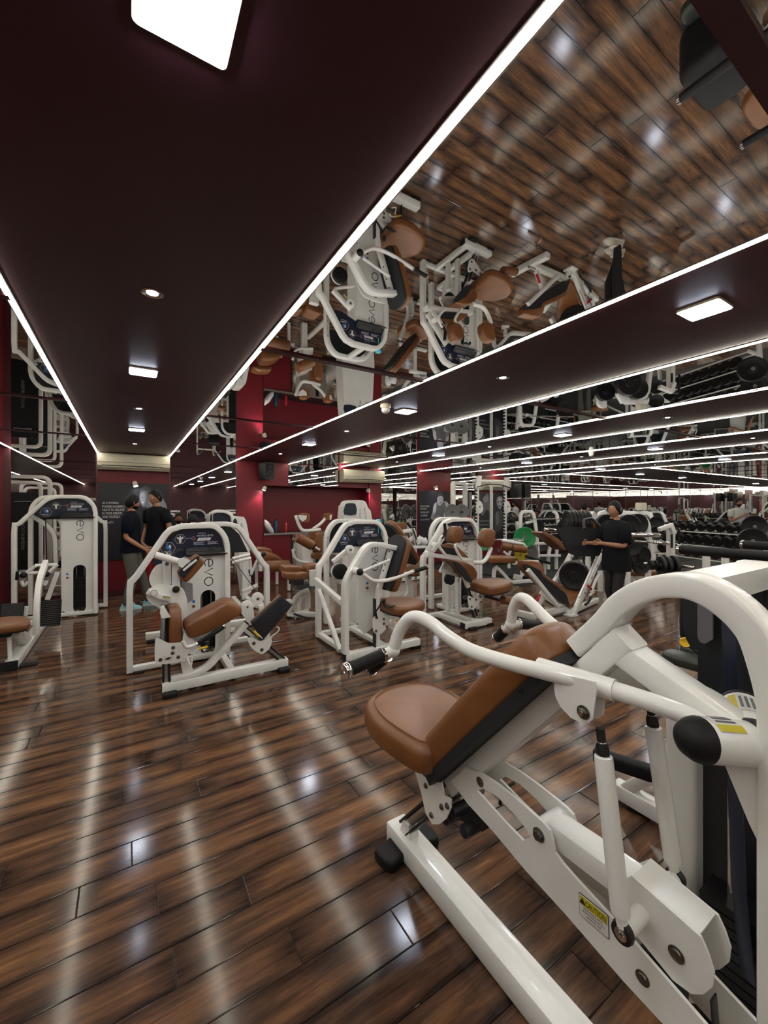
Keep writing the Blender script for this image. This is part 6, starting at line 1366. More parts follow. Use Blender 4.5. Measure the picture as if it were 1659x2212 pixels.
# dumbbell racks -------------------------------------------------------------------------
DBM = {}
def dumbbell(c, ax, r, label, group):
    t = thing('dumbbell', tuple(c), label, 'dumbbell', group)
    ax = V(ax).normalized(); key = (round(r, 3), round(ax.x, 2), round(ax.z, 2))
    if key not in DBM:
        g1 = G().lathe([(r*.25, .055), (r*.93, .055), (r, .065), (r, .115), (r*.93, .125), (r*.45, .125), (r*.42, .118), (r*.22, .118)], c, ax, 20)
        g2 = G().lathe([(r*.25, -.055), (r*.93, -.055), (r, -.065), (r, -.115), (r*.93, -.125), (r*.45, -.125), (r*.42, -.118), (r*.22, -.118)], c, ax, 20)
        g3 = G().lathe([(.015, -.06), (.018, 0), (.015, .06)], c, ax, 12); g4 = G().lathe([(r*.24, -.1195), (r*.24, -.121), (.002, -.121)], c, ax, 12)
        DBM[key] = [('head', g1.mesh('head', BLKPAINT)), ('head', g2.mesh('head', BLKPAINT)), ('handle', g3.mesh('handle', CHROME)), ('end_disc', g4.mesh('end_disc', IRON))]
    for n, me in DBM[key]:
        o = bpy.data.objects.new(n, me); C.objects.link(o); o.parent = t
    return t
ORD = ['first', 'second', 'third', 'fourth', 'fifth', 'sixth', 'seventh', 'eighth', 'ninth', 'tenth', 'eleventh', 'twelfth', 'thirteenth', 'fourteenth']
def rack(A, B, tiers, label, nlab, group, nd):
    A, B = V(A), V(B); d = (B-A); d.z = 0; L = d.length; d.normalize(); n = V((d.y, -d.x, 0))
    if n.dot(-A) < 0: n = -n
    t = thing('dumbbell_rack', tuple(A.lerp(B, .5))[:2] + (0,), label, 'rack')
    for k, (z, r) in enumerate(tiers):
        for s in (-.075, .075):
            G().rtube([A + n*(.07*k+s) + V((0,0,z-A.z-r-.032+s*-.27)) - d*.15, B + n*(.07*k+s) + V((0,0,z-B.z-r-.032+s*-.27)) + d*.15], .03, .02, n, .003).build('shelf_rail', WHITE, t)
        for e in (A - d*.14, B + d*.14):
            G().rtube([(e + n*(.07*k-.12)).to_2d().to_3d() + V((0,0,z-r-.01)), (e + n*(.07*k+.12)).to_2d().to_3d() + V((0,0,z-r-.05))], .03, .06, d, .004).build('end_bracket', WHITE, t)
    for e in (A - d*.16, B + d*.16):
        g0 = e.to_2d().to_3d(); G().rtube([g0 - n*.05 + V((0,0,tiers[0][0])), g0 + n*.05 + V((0,0,.02))], .06, .07, d, .006).build('end_post', WHITE, t)
        G().rtube([g0 - n*.22 + V((0,0,.03)), g0 + n*.30 + V((0,0,.03))], .06, .05, d, .006).build('foot_bar', WHITE, t)
    ax = n*.96 + V((0,0,-.26))
    for k, (z, r) in enumerate(tiers):
        for i in range(nd):
            s = (i+.5)/nd; c = A.lerp(B, s) + n*(.07*k); c.z = z
            dumbbell(c, ax, r*(1 + .10*(s-.5)*(1 if k == 0 else 1)), '%s dumbbell from the left on the %s tier of the %s' % (ORD[i], ('top', 'middle', 'bottom')[k], nlab), group)
rack((10.871, 4.659, 1.12), (10.213, 2.919, 1.12), ((1.12, .088), (.855, .108), (.59, .115)), 'long white dumbbell rack of three tiers at the far right', 'right hand rack', 'dumbbells on the right hand rack', 9)
rack((9.85, 8.05, 1.10), (13.2, 8.05, 1.10), ((1.10, .085), (.84, .10), (.58, .105)), 'white dumbbell rack along the mirrored far wall behind the bench frames', 'far wall rack', 'dumbbells on the far wall rack', 14)
# loaded bars at the right hand rack
t = thing('loaded_barbell', tuple((6.841, 3.026, 0.636)), 'short bar loaded with black ribbed plates below the foam bars', 'barbell')
for i in range(3): disc(V((7.02, 2.914, 0.629)) + V((-.055*i, .06*i, 0)) , (-.75,.66,0), .15 if i else .17, .045, BLKPAINT, t)
for i in range(2): disc(V((6.909, 3.102, 0.636)) + V((-.055*i, .05*i, 0)), (-.75,.66,0), .075, .045, BLKPAINT, t)
G().cyl((7.074, 3.353, 0.622), (7.053, 2.658, 0.645), .022, 14).build('steel_bar', CHROME, t)
for L, lab in ((((1629,1137,7.4), .20), 'large black plate at the right end of the dumbbell rack, upper'), (((1625,1165,7.2), .22), 'large black plate at the right end of the dumbbell rack, lower')):
    wheel(V((9.615, 2.702, 1.181)) if 'upper' in lab else V((9.328, 2.647, 0.938)), (-.80,-.60,0), L[1], .05, BLKPAINT, lab)
t = thing('weight_tree', tuple(V((9.166, 3.929, 1.02)))[:2] + (0,), 'white and grey post with draped strap left of the dumbbell rack', 'rack')
q = V((9.237, 3.884, 1.02)); G().rtube([q + V((0,0,.05)), (q.x, q.y, .02)], .12, .10, (.3,.9,0), .008).build('post', WHITE, t)
G().tube(fil([q + V((-.10,-.06,-.3)), q + V((-.10,-.06,.08)), q + V((.10,-.1,.08)), q + V((.12,-.1,-.3))], .06), .02, 10).build('rubber_guard', BLKPLAS, t)
G().plate([tuple(p) for p in [(9.436, 4.231, 1.047), (9.503, 4.189, 1.17), (9.667, 4.087, 1.17), (9.548, 4.161, 1.082), (9.503, 4.189, 0.994), (9.429, 4.236, 0.871)]], .05, n=(0,-1,0)).build('angled_cover', SHROUD, t, smooth=False)
for q in ((8.875, 4.347, 1.179), (9.21, 4.138, 1.196), (8.692, 4.226, 1.037), (8.771, 3.941, 1.017)): disc(V(q), (-.8,-.6,0), .14, .04, BLKPAINT, t)
for px in ((1526, 1212), (1564, 1214)):
    pass
for k, q in enumerate(((7.8, 2.779, 0.729), (8.057, 2.618, 0.71))):
    q = V(q); t = thing('equipment_leg_frame', (q.x, q.y, 0), '%s short white post under the foam bars' % ('left', 'right')[k], 'post')
    G().rtube([q + V((0,0,.05)), (q.x, q.y, .02)], .07, .08, (.5,.8,0), .006).build('post', WHITE, t); G().rtube([(q.x-.2, q.y, .03), (q.x+.2, q.y, .03)], .06, .05, (0,1,0), .006).build('foot_bar', WHITE, t)
q = V((8.565, 3.952, 0.269)); t = thing('flat_bench', (q.x, q.y, 0), 'brown topped flat bench between the woman and the loaded bar', 'bench')
G().pad(rrect(.9, .3, .05, 3), .09, q - V((0,0,.05)), (.85,-.53,0), (.53,.85,0), r=.025).build('bench_pad', LEATHER, t)
for s in (-.3, .3):
    a_ = q + V((.85,-.53,0))*s; G().rtube([a_ - V((0,0,.05)), (a_.x, a_.y, .02)], .05, .05, (1,0,0), .005).build('leg', WHITE, t)

# ---------------------------------------------------------------- torso rotation machine left of the centre press
t = thing('rotary_torso_machine', (2.0, 5.4, 0), 'tan rotary torso seat on white curved base with black turntable, left of centre', 'exercise machine')
for L in ([(1.887, 5.486, 0.047), (1.915, 5.468, 0.152), (1.965, 5.437, 0.283), (2.043, 5.388, 0.362), (2.121, 5.339, 0.388)], [(2.045, 5.505, 0.033), (2.045, 5.505, 0.167), (2.079, 5.484, 0.274), (2.158, 5.434, 0.327)]):
    G().rtube(L, .05, .055, (.5,.85,0), .006).build('curved_leg', WHITE, t)
G().rtube([(1.876, 5.493, 0.02), (1.976, 5.43, 0.06), (2.21, 5.284, 0.047)], .07, .06, (.3,.95,0), .006).rtube([(1.983, 5.485, 0.033), (2.14, 5.387, 0.099)], .05, .05, (.3,.95,0), .006).build('base_frame', WHITE, t)
G().rtube([(1.926, 5.403, 0.073), (2.19, 5.237, -0.025)], .05, .02, (.3,.95,0), .003).build('track_plate', DARK, t)
foot((1.904, 5.474, 0), .10, .08, .03).build('rubber_foot', BLACK, t)
q = V((2.132, 5.51, 0.384)); G().lathe([(.02,-.02),(.155,-.02),(.165,-.01),(.165,.005),(.13,.02),(.10,.07),(.05,.09)], q, (0,0,1), 36).build('turntable', BLACK, t)
G().lathe([(.166,-.012),(.168,-.012),(.168,.004),(.166,.004)], q, (0,0,1), 36).build('index_ring', ALU, t)
G().rtube([(2.166, 5.488, 0.357), (2.166, 5.488, 0.101)], .07, .07, (.5,.85,0), .008).build('post', WHITE, t)
for z in (1000, 1075): pass
quadpad(smooth2([(1.738, 5.2, 0.714), (1.751, 5.2, 0.756), (1.854, 5.2, 0.757), (1.985, 5.2, 0.725), (2.014, 5.2, 0.685), (1.932, 5.2, 0.666), (1.776, 5.2, 0.667), (1.738, 5.2, 0.677)], 3), .26, t, 'seat_horn', r=.03)
quadpad(smooth2([(1.7, 5.05, 0.671), (1.725, 5.05, 0.696), (1.851, 5.05, 0.682), (1.967, 5.05, 0.684), (2.006, 5.05, 0.662), (2.013, 5.05, 0.624), (1.98, 5.05, 0.577), (1.813, 5.05, 0.584), (1.713, 5.05, 0.621)], 3), .22, t, 'seat', r=.035)
quadpad(smooth2([(2.006, 5.1, 0.674), (2.013, 5.1, 0.742), (2.066, 5.1, 0.769), (2.201, 5.1, 0.765), (2.222, 5.1, 0.687), (2.079, 5.1, 0.686), (2.039, 5.1, 0.639), (2.019, 5.1, 0.635)], 3), .24, t, 'hip_pad', r=.03)
G().rtube([(2.058, 5, 0.714), (2.065, 5, 0.515)], .08, .12, (0,1,0), .01).build('seat_column', WHITE, t)
G().box(*[tuple(V(p)) for p in ((1.788, 5, 0.604), (1.919, 5.2, 0.535))]).build('seat_mount', DARK, t, smooth=False)
# upper torso: back pads, roller and arms
t = thing('pec_fly_machine', (3.0, 7.2, 0), 'machine with tan elbow pads on white bent arms, in front of the red niche', 'exercise machine')
quadpad(smooth2([(2.799, 7, 0.748), (2.799, 7, 0.989), (2.826, 7, 1.109), (2.872, 7, 1.146), (3.003, 7, 1.139), (3.059, 7, 1.067), (3.05, 7, 0.699), (2.928, 7, 0.697)], 3), .10, t, 'back_pad', r=.03)
quadpad(smooth2([(2.835, 6.8, 0.849), (2.844, 6.8, 1.034), (2.88, 6.8, 1.067), (2.963, 6.8, 1.047), (2.963, 6.8, 0.723), (2.862, 6.8, 0.746)], 3), .10, t, 'side_pad', r=.03)
L = [(2.41, 6.6, 1.031), (2.691, 6.6, 0.864)]; a_, b_ = V(L[0]), V(L[1]); G().cyl(a_, b_, .085, 26, .015).build('roller_pad', LEATHER, t)
dr = (b_-a_).normalized(); G().cyl(b_, b_ + dr*.03, .06, 20).build('roller_cap', BLACK, t); G().cyl(b_ + dr*.03, b_ + dr*.15, .02, 12).build('roller_axle', WHITE, t)
G().tube(fil([(2.534, 7, 1.38), (2.592, 7, 1.21), (2.654, 7, 1.106), (2.817, 7, 1.101), (3.003, 7, 1.118)], .15), .030, 16).build('lever_arm', WHITE, t)
G().tube(fil([(2.854, 7, 1.126), (3.021, 7, 1.225), (3.116, 7, 1.329)], .1), .028, 14).build('lever_arm', WHITE, t)
for pq in ([(2.561, 6.95, 1.389), (2.716, 6.95, 1.379), (2.707, 6.95, 1.32), (2.635, 6.95, 1.273), (2.582, 6.95, 1.322)], [(3.113, 6.95, 1.4), (3.209, 6.95, 1.382), (3.189, 6.95, 1.294), (3.132, 6.95, 1.313)]): G().plate(pq, .06, n=(0,-1,0)).build('pad_bracket', WHITE, t, smooth=False)
for pq in ([(2.619, 7, 1.396), (2.672, 7, 1.418), (2.753, 7, 1.412), (2.771, 7, 1.334), (2.753, 7, 1.266), (2.636, 7, 1.26), (2.708, 7, 1.318), (2.726, 7, 1.378)], [(3.097, 7, 1.312), (3.107, 7, 1.4), (3.193, 7, 1.416), (3.251, 7, 1.398), (3.155, 7, 1.381), (3.155, 7, 1.293)]): G().plate(smooth2(pq, 2), .18, n=(0,-1,0)).build('elbow_pad', LEATHER, t)
G().plate([(2.62, 7.1, 0.982), (2.839, 7.1, 0.876), (2.857, 7.1, 0.473), (2.674, 7.1, 0.487)], .25, n=(0,-1,0)).build('shroud', SHROUD, t, smooth=False)
G().tube(fil([(2.442, 6.9, 0.794), (2.468, 6.9, 0.643), (2.564, 6.9, 0.57), (2.813, 6.9, 0.518)], .1), .022, 12).build('foot_lever', WHITE, t)
G().rtube([((2.729, 7.1, 0.535)[0], 7.1, .6), ((2.729, 7.1, 0.535)[0], 7.1, .02)], .10, .10, (0,1,0)).rtube([(3.0, 6.7, .04), (3.0, 7.6, .04)], .08, .06, (1,0,0), .006).build('post', WHITE, t)
quadpad(smooth2([(2.813, 6.9, 0.62), (2.822, 6.9, 0.696), (2.923, 6.9, 0.702), (3.006, 6.9, 0.685), (3.006, 6.9, 0.59), (2.886, 6.9, 0.589)], 2), .2, t, 'seat', r=.03)

# tan round benches by the column -----------------------------------------------------------
t = thing('padded_roller_bench', (2.45, 7.6, 0), 'low tan padded bench of two domed cushions and a long bolster by the red column', 'bench')
quadpad(smooth2([(2.021, 7.9, 0.674), (2.048, 7.9, 0.736), (2.173, 7.9, 0.756), (2.357, 7.9, 0.719), (2.39, 7.9, 0.661), (2.375, 7.9, 0.631), (2.173, 7.9, 0.638)], 3), .30, t, 'rear_cushion', r=.06)
quadpad(smooth2([(2.044, 7.4, 0.55), (2.061, 7.4, 0.685), (2.138, 7.4, 0.706), (2.278, 7.4, 0.681), (2.402, 7.4, 0.594), (2.428, 7.4, 0.522), (2.225, 7.4, 0.516)], 3), .40, t, 'main_cushion', r=.08)
L = [(1.994, 7.1, 0.498), (2.452, 7.1, 0.487)]; G().cyl(V(L[0]), V(L[1]), .10, 30, .025).build('bolster', LEATHER, t)
x0_, x1_ = (2.031, 7.2, 0.407)[0], (2.477, 7.2, 0.369)[0]
for y in (7.2, 7.9): G().rtube([(x0_, y, .40), (x1_+.1, y, .40)], .05, .045, (0,1,0), .006).build('bench_rail', WHITE, t)
for x, y in ((x0_+.05, 7.2), (x0_+.05, 7.9), (x1_, 7.2), (x1_, 7.9)): G().rtube([(x, y, .40), (x, y, .02)], .05, .05, (0,1,0), .006).build('leg', WHITE, t)

# machine behind the lower back machine ---------------------------------------------------------
t = thing('arm_curl_machine', (1.6, 6.6, 0), 'narrow white stack machine with two lever arms, behind the lower back machine', 'exercise machine')
G().rtube([(.17, 5.34, .075), (1.35, 5.34, .075)], .08, .075, (0,1,0), .006).rtube([(1.35, 5.34, .06), (1.45, 6.9, .06)], .07, .06, (1,0,0), .006).build('outrigger_bar', WHITE, t)
foot((.25, 5.33, 0), .12, .10, .036).build('rubber_foot', BLACK, t)
bp_ = [(1.493, 7.15, 1.335), (1.516, 7.15, 1.369), (1.554, 7.15, 1.382), (1.647, 7.15, 1.348), (1.671, 7.15, 1.283), (1.718, 7.15, 1.039), (1.718, 7.15, 0.019), (1.647, 7.15, 0.011), (1.632, 7.15, 0.93), (1.57, 7.15, 1.189), (1.508, 7.15, 1.191)]
G().plate([(1.479, 7.1, 1.194), (1.482, 7.1, 1.32), (1.505, 7.1, 1.371), (1.543, 7.1, 1.38), (1.62, 7.1, 1.369), (1.654, 7.1, 1.317), (1.706, 7.1, 1.059), (1.745, 7.1, 0.122), (1.636, 7.1, 0.038), (1.62, 7.1, 0.168), (1.543, 7.1, 0.684), (1.559, 7.1, 0.89)], .34, n=(0,-1,0)).build('stack_housing', SHROUD, t, smooth=False)
G().plate(smooth2([(1.449, 6.92, 1.21), (1.452, 6.92, 1.311), (1.474, 6.92, 1.341), (1.504, 6.92, 1.325), (1.519, 6.92, 1.209)], 2), .01, n=(0,-1,0)).build('window', DARK, t, smooth=False)
text('NAUTILUS', V((1.595, 6.925, 1.152)), (.15,0,-1), (1,0,.15), .045, INK, t, width=.22, t=.002, name='side_lettering')
G().rtube([((1.627, 6.9, 0.793)[0], 6.9, 1.0), ((1.623, 6.9, 0.794)[0], 6.9, .02)], .07, .08, (0,1,0), .006).build('front_post', WHITE, t)
G().rtube(fil([(1.12, 7, 1.284), (1.127, 7, 1.436), (1.199, 7, 1.469), (1.343, 7, 1.461), (1.447, 7, 1.402), (1.462, 7, 1.277)], .15), .06, .05, (0,1,0), .006).build('frame_arch', WHITE, t)
G().plate(smooth2([(1.154, 7.03, 1.298), (1.168, 7.03, 1.42), (1.232, 7.03, 1.442), (1.349, 7.03, 1.436), (1.431, 7.03, 1.378), (1.438, 7.03, 1.276)], 2), .01, n=(0,-1,0)).build('placard', NAVY, t, smooth=False)
xx = (1.125, 7, 1.284)[0]; G().rtube([(xx, 7.0, 1.45), (xx, 7.0, .02)], .06, .05, (0,1,0), .006).build('frame_arch', WHITE, t)
for L in ([(1.302, 6.3, 0.772), (1.563, 6.3, 0.819)], [(1.267, 6.1, 0.742), (1.527, 6.1, 0.786)]): G().tube(L, .022, 14).build('lever_arm', WHITE, t)
G().tube(fil([(1.538, 6.2, 0.781), (1.558, 6.2, 0.554), (1.552, 6.2, 0.526), (1.649, 6.2, 0.745)], .05), .02, 12).build('lever_link', WHITE, t)
G().plate([(1.608, 6.15, 0.866), (1.664, 6.15, 0.87), (1.706, 6.15, 0.832), (1.692, 6.15, 0.776), (1.636, 6.15, 0.78)], .08, n=(0,-1,0)).build('lever_head', WHITE, t, smooth=False)
for L in ([(1.644, 6.05, 0.769), (1.685, 6.05, 0.808)], [(1.671, 6.05, 0.83), (1.727, 6.05, 0.841)]): G().cyl(V(L[0]), V(L[1]), .026, 14, .004).build('grip', BLACK, t)
G().rtube([(1.705, 6.25, 0.707), (1.705, 6.25, 0.563)], .06, .05, (0,1,0), .006).rtube([(1.451, 6.3, 0.265), (1.676, 6.3, 0.341)], .06, .05, (0,1,0), .006).rtube([(1.66, 7.2, .04), (1.66, 6.2, .04)], .07, .05, (1,0,0), .006).rtube([(1.5, 6.3, .04), (2.2, 6.3, .04)], .07, .05, (0,1,0), .006).build('base_frame', WHITE, t)
quadpad(smooth2([(1.587, 6.4, 0.567), (1.659, 6.4, 0.554), (1.659, 6.4, 0.459), (1.602, 6.4, 0.464)], 2), .1, t, 'pad', BLACK, r=.02)

# incline press behind the centre machine ----------------------------------------------------------
t = thing('incline_bench_machine', (4.3, 6.2, 0), 'second white machine with a long reclined tan backrest, behind the centre press', 'exercise machine')
q0, q1 = V((3.378, 5.3, 1.272)), V((3.883, 5.3, 0.636)); d = (q1-q0).normalized(); L_ = (q1-q0).length
bo = smooth2([(-.14, .10), (-.11, .02), (0, -.015), (.11, .02), (.14, .10), (.15, L_*.5), (.12, L_-.06), (.08, L_), (-.08, L_), (-.12, L_-.06), (-.15, L_*.5)], 3)
nn = V((-d.z, 0, d.x)); nn = nn if nn.z > 0 else -nn
u_ = V((0, 1, 0)) if V((0,1,0)).cross(d).dot(nn) > 0 else V((0, -1, 0))
G().plate(bo, .035, q0 - nn*.015, u_, d).build('pad_board', PADBACK, t, smooth=False); G().pad(bo, .10, q0 + nn*.003, u_, d, r=.045).build('back_pad', LEATHER, t)
seatpad(t, V((3.735, 5.3, 0.467)), 5, 6, 1.0, .10)
for L in ([(3.569, 5.35, 1.027), (4.054, 5.35, 0.633)], [(3.625, 5.3, 0.73), (3.716, 5.3, 0.513), (3.799, 5.3, 0.234), (3.735, 5.3, 0.091)], [(3.827, 5.3, 0.58), (3.808, 5.3, 0.354)]): G().rtube(fil(L, .1), .05, .05, (0,1,0), .006).build('frame_tube', WHITE, t)
G().rtube([(3.72, 5.3, .05), (3.95, 5.3, .05)], .07, .06, (0,1,0), .006).rtube([(3.85, 5.3, .30), (3.85, 5.3, .02)], .06, .06, (0,1,0), .006).rtube([(3.85, 5.3, .05), (4.6, 5.3, .05)], .07, .06, (0,1,0), .006).build('base_frame', WHITE, t)
G().rtube(fil([(4.61, 6.4, 0.751), (4.979, 6.4, 0.744)], .05), .09, .05, (0,1,0), .006).build('cross_beam', WHITE, t)
for q in ((4.163, 6.4, 0.992), (4.901, 6.4, 0.858)):
    q = V(q); tt = thing('hand_towel', tuple(q), 'small white towel bunched on the frame, %s' % ('left of the reclined backrest' if q.x < 4.9 else 'beside the poster column'), 'towel')
    rs = []; rnd = random.Random(int(q.x*100))
    for i in range(8):
        s = i/7; rs.append([q + V((-.10 + .2*s, 0, .03*math.sin(6*s))) + V((0, math.cos(a)*.06*(.6+.6*rnd.random()), math.sin(a)*.08*(.6+.7*rnd.random()))) for a in [2*PI*k/10 for k in range(10)]])
    G().rings(rs).build('folded_cloth', CLOTHW, tt, ang=80)
# preacher curl bench
t = thing('preacher_curl_bench', (5.6, 6.9, 0), 'white preacher curl bench with a small square tan pad, before the poster column', 'exercise machine')
quadpad(smooth2([(4.657, 6.9, 1.151), (4.662, 6.9, 1.201), (4.69, 6.9, 1.212), (4.868, 6.9, 1.208), (4.881, 6.9, 1.182), (4.873, 6.9, 1.053), (4.69, 6.9, 1.05), (4.654, 6.9, 1.069)], 2), .16, t, 'arm_pad', r=.03)
for L in ([(4.744, 6.85, 1.032), (5.014, 6.85, 1.051), (5.106, 6.85, 0.741)], [(4.756, 6.9, 1.029), (4.845, 6.9, 0.842), (4.959, 6.9, 0.726)], [(4.947, 6.9, 0.838), (5.05, 6.9, 0.908)]): G().rtube(L, .06, .07, (0,1,0), .006).build('frame_tube', WHITE, t)
G().rtube([(4.937, 6.95, 1.197), (5.052, 6.95, 1.073)], .05, .04, (0,1,0), .004).rtube([(4.966, 6.8, 1.083), (5.057, 6.8, 0.877), (5.068, 6.8, 0.747)], .02, .03, (0,1,0), .004).build('arm_rail', DARK, t)
q = V((5.096, 6.9, 0.737)); G().rtube([q, (q.x, q.y, .02)], .06, .06, (0,1,0), .006).rtube([(q.x-.4, q.y, .04), (q.x+.3, q.y, .04)], .06, .06, (0,1,0), .006).build('base_frame', WHITE, t)
# tall white round topped tower at the niche's right end
t = thing('stack_tower_machine', (4.3, 7.6, 0), 'tall white round-topped stack tower in front of the niche, behind the centre machines', 'exercise machine')
G().plate(smooth2([(3.573, 7.3, 1.362), (3.625, 7.3, 1.569), (3.677, 7.3, 1.644), (3.773, 7.3, 1.664), (3.945, 7.3, 1.665), (4.044, 7.3, 1.637), (4.111, 7.3, 1.511), (4.212, 7.3, 1.246), (4.212, 7.3, -0.192), (3.573, 7.3, -0.122)], 2)[:], .30, n=(0,-1,0)).build('stack_housing', SHROUD, t, smooth=False)
G().plate(smooth2([(3.566, 7.14, 1.384), (3.576, 7.14, 1.531), (3.617, 7.14, 1.596), (3.753, 7.14, 1.606), (3.82, 7.14, 1.568), (3.827, 7.14, 1.381)], 2), .012, n=(0,-1,0)).build('window', NAVY, t, smooth=False)
text('NAUTILUS', V((3.919, 7.14, 1.361)), (0,0,1), (-1,0,0), .035, INK, t, width=.24, t=.003, name='side_lettering')
text('NAUTILUS', V((4.042, 7.14, 1.378)), (.2,0,-1), (1,0,.2), .035, INK, t, width=.26, t=.003, name='side_lettering')

# ---------------------------------------------------------------- machines seen only in the mirrors
for (x_, y_, lab_) in ((-1.95, 4.9, 'tall white framed stack with black cover by the left wall, seen in the mirror'), (-2.1, 1.6, 'tall white framed stack nearer the photographer, seen in the mirror')):
    t = thing('cable_stack_tower', (x_, y_, 0), lab_, 'exercise machine')
    G().rtube(fil([(x_-.45, y_, .02), (x_-.45, y_, 2.2), (x_+.45, y_, 2.2), (x_+.45, y_, .02)], .16), .10, .08, (0,1,0), .008).build('outer_frame', WHITE, t)
    G().rtube(fil([(x_-.33, y_+.3, .02), (x_-.33, y_+.3, 2.06), (x_+.33, y_+.3, 2.06), (x_+.33, y_+.3, .02)], .14), .07, .07, (0,1,0), .008).build('inner_frame', WHITE, t)
    G().plate(rrect(.62, 1.7, .06), .02, (x_, y_+.12, 1.0), (1,0,0), (0,0,1)).build('black_cover', BLKPLAS, t, smooth=False)
    text('INSPIRATION', (x_, y_+.132, .9), (0,0,1), (1,0,0), .06, GREYS[2], t, width=.6, name='cover_lettering')
    G().rtube([(x_-.15, y_+.14, 1.65), (x_+.15, y_+.14, 1.65)], .03, .02, (0,1,0), .004).build('cover_handle', GREYS[2], t)
    G().rtube([(x_-.45, y_, .05), (x_-.45, y_+.6, .05)], .07, .06, (1,0,0), .006).build('base_rail', WHITE, t)
dup(t4, (-2.0, -1.6, 0), PI, 'white machine behind the photographer at the left, seen only in mirrors', None)
dup(t3, (1.2, -2.4, 0), PI, 'white slanted seat machine behind the photographer, seen only in mirrors', None)
dup(t5, (4.4, -2.2, 0), PI, 'white overhead lever machine by the back wall, seen only in mirrors', None)
dup(t6, (7.2, -1.6, 0), PI, 'tall white machine by the back wall at the right, seen only in mirrors', None)
dup(t4, (9.8, -1.8, 0), PI, 'white machine at the back right, seen only in mirrors', None)
dup(t3, (13.6, 2.0, 0), PI*.8, 'white slanted seat machine in the far right bay', None)
dup(t5, (14.6, 6.0, 0), PI*.3, 'white overhead lever machine in the far right corner', None)
dup(t6, (16.4, 4.0, 0), -PI*.4, 'tall white machine against the right mirror wall', None)
dup(t4, (12.2, 6.6, 0), PI*1.2, 'white press machine before the far wall dumbbell rack', None)

# ---------------------------------------------------------------- people
def skinned(name, chains, m, parent, sub=2, root=0):
    """chains: lists of (point, radius); chains starting with an int continue from that named vertex index"""
    vs, es, rs = [], [], []
    idx = {}
    for ch in chains:
        prev = None
        for it in ch:
            if isinstance(it, str): prev = idx[it]; continue
            key = it[2] if len(it) > 2 else None
            vs.append(tuple(V(it[0]) - ORG)); rs.append(it[1]); i = len(vs) - 1
            if key: idx[key] = i
            if prev is not None: es.append((prev, i))
            prev = i
    me = bpy.data.meshes.new(name); me.from_pydata(vs, es, [])
    o = bpy.data.objects.new(name, me); C.objects.link(o); o.parent = parent
    md = o.modifiers.new('skin', 'SKIN'); md.use_smooth_shade = True
    sv = me.skin_vertices[0].data
    for i, r in enumerate(rs):
        rr = r if isinstance(r, tuple) else (r, r)
        sv[i].radius = rr; sv[i].use_root = (i == root)
    o.modifiers.new('sub', 'SUBSURF').levels = sub; o.modifiers['sub'].render_levels = sub
    me.materials.append(m)
    return o

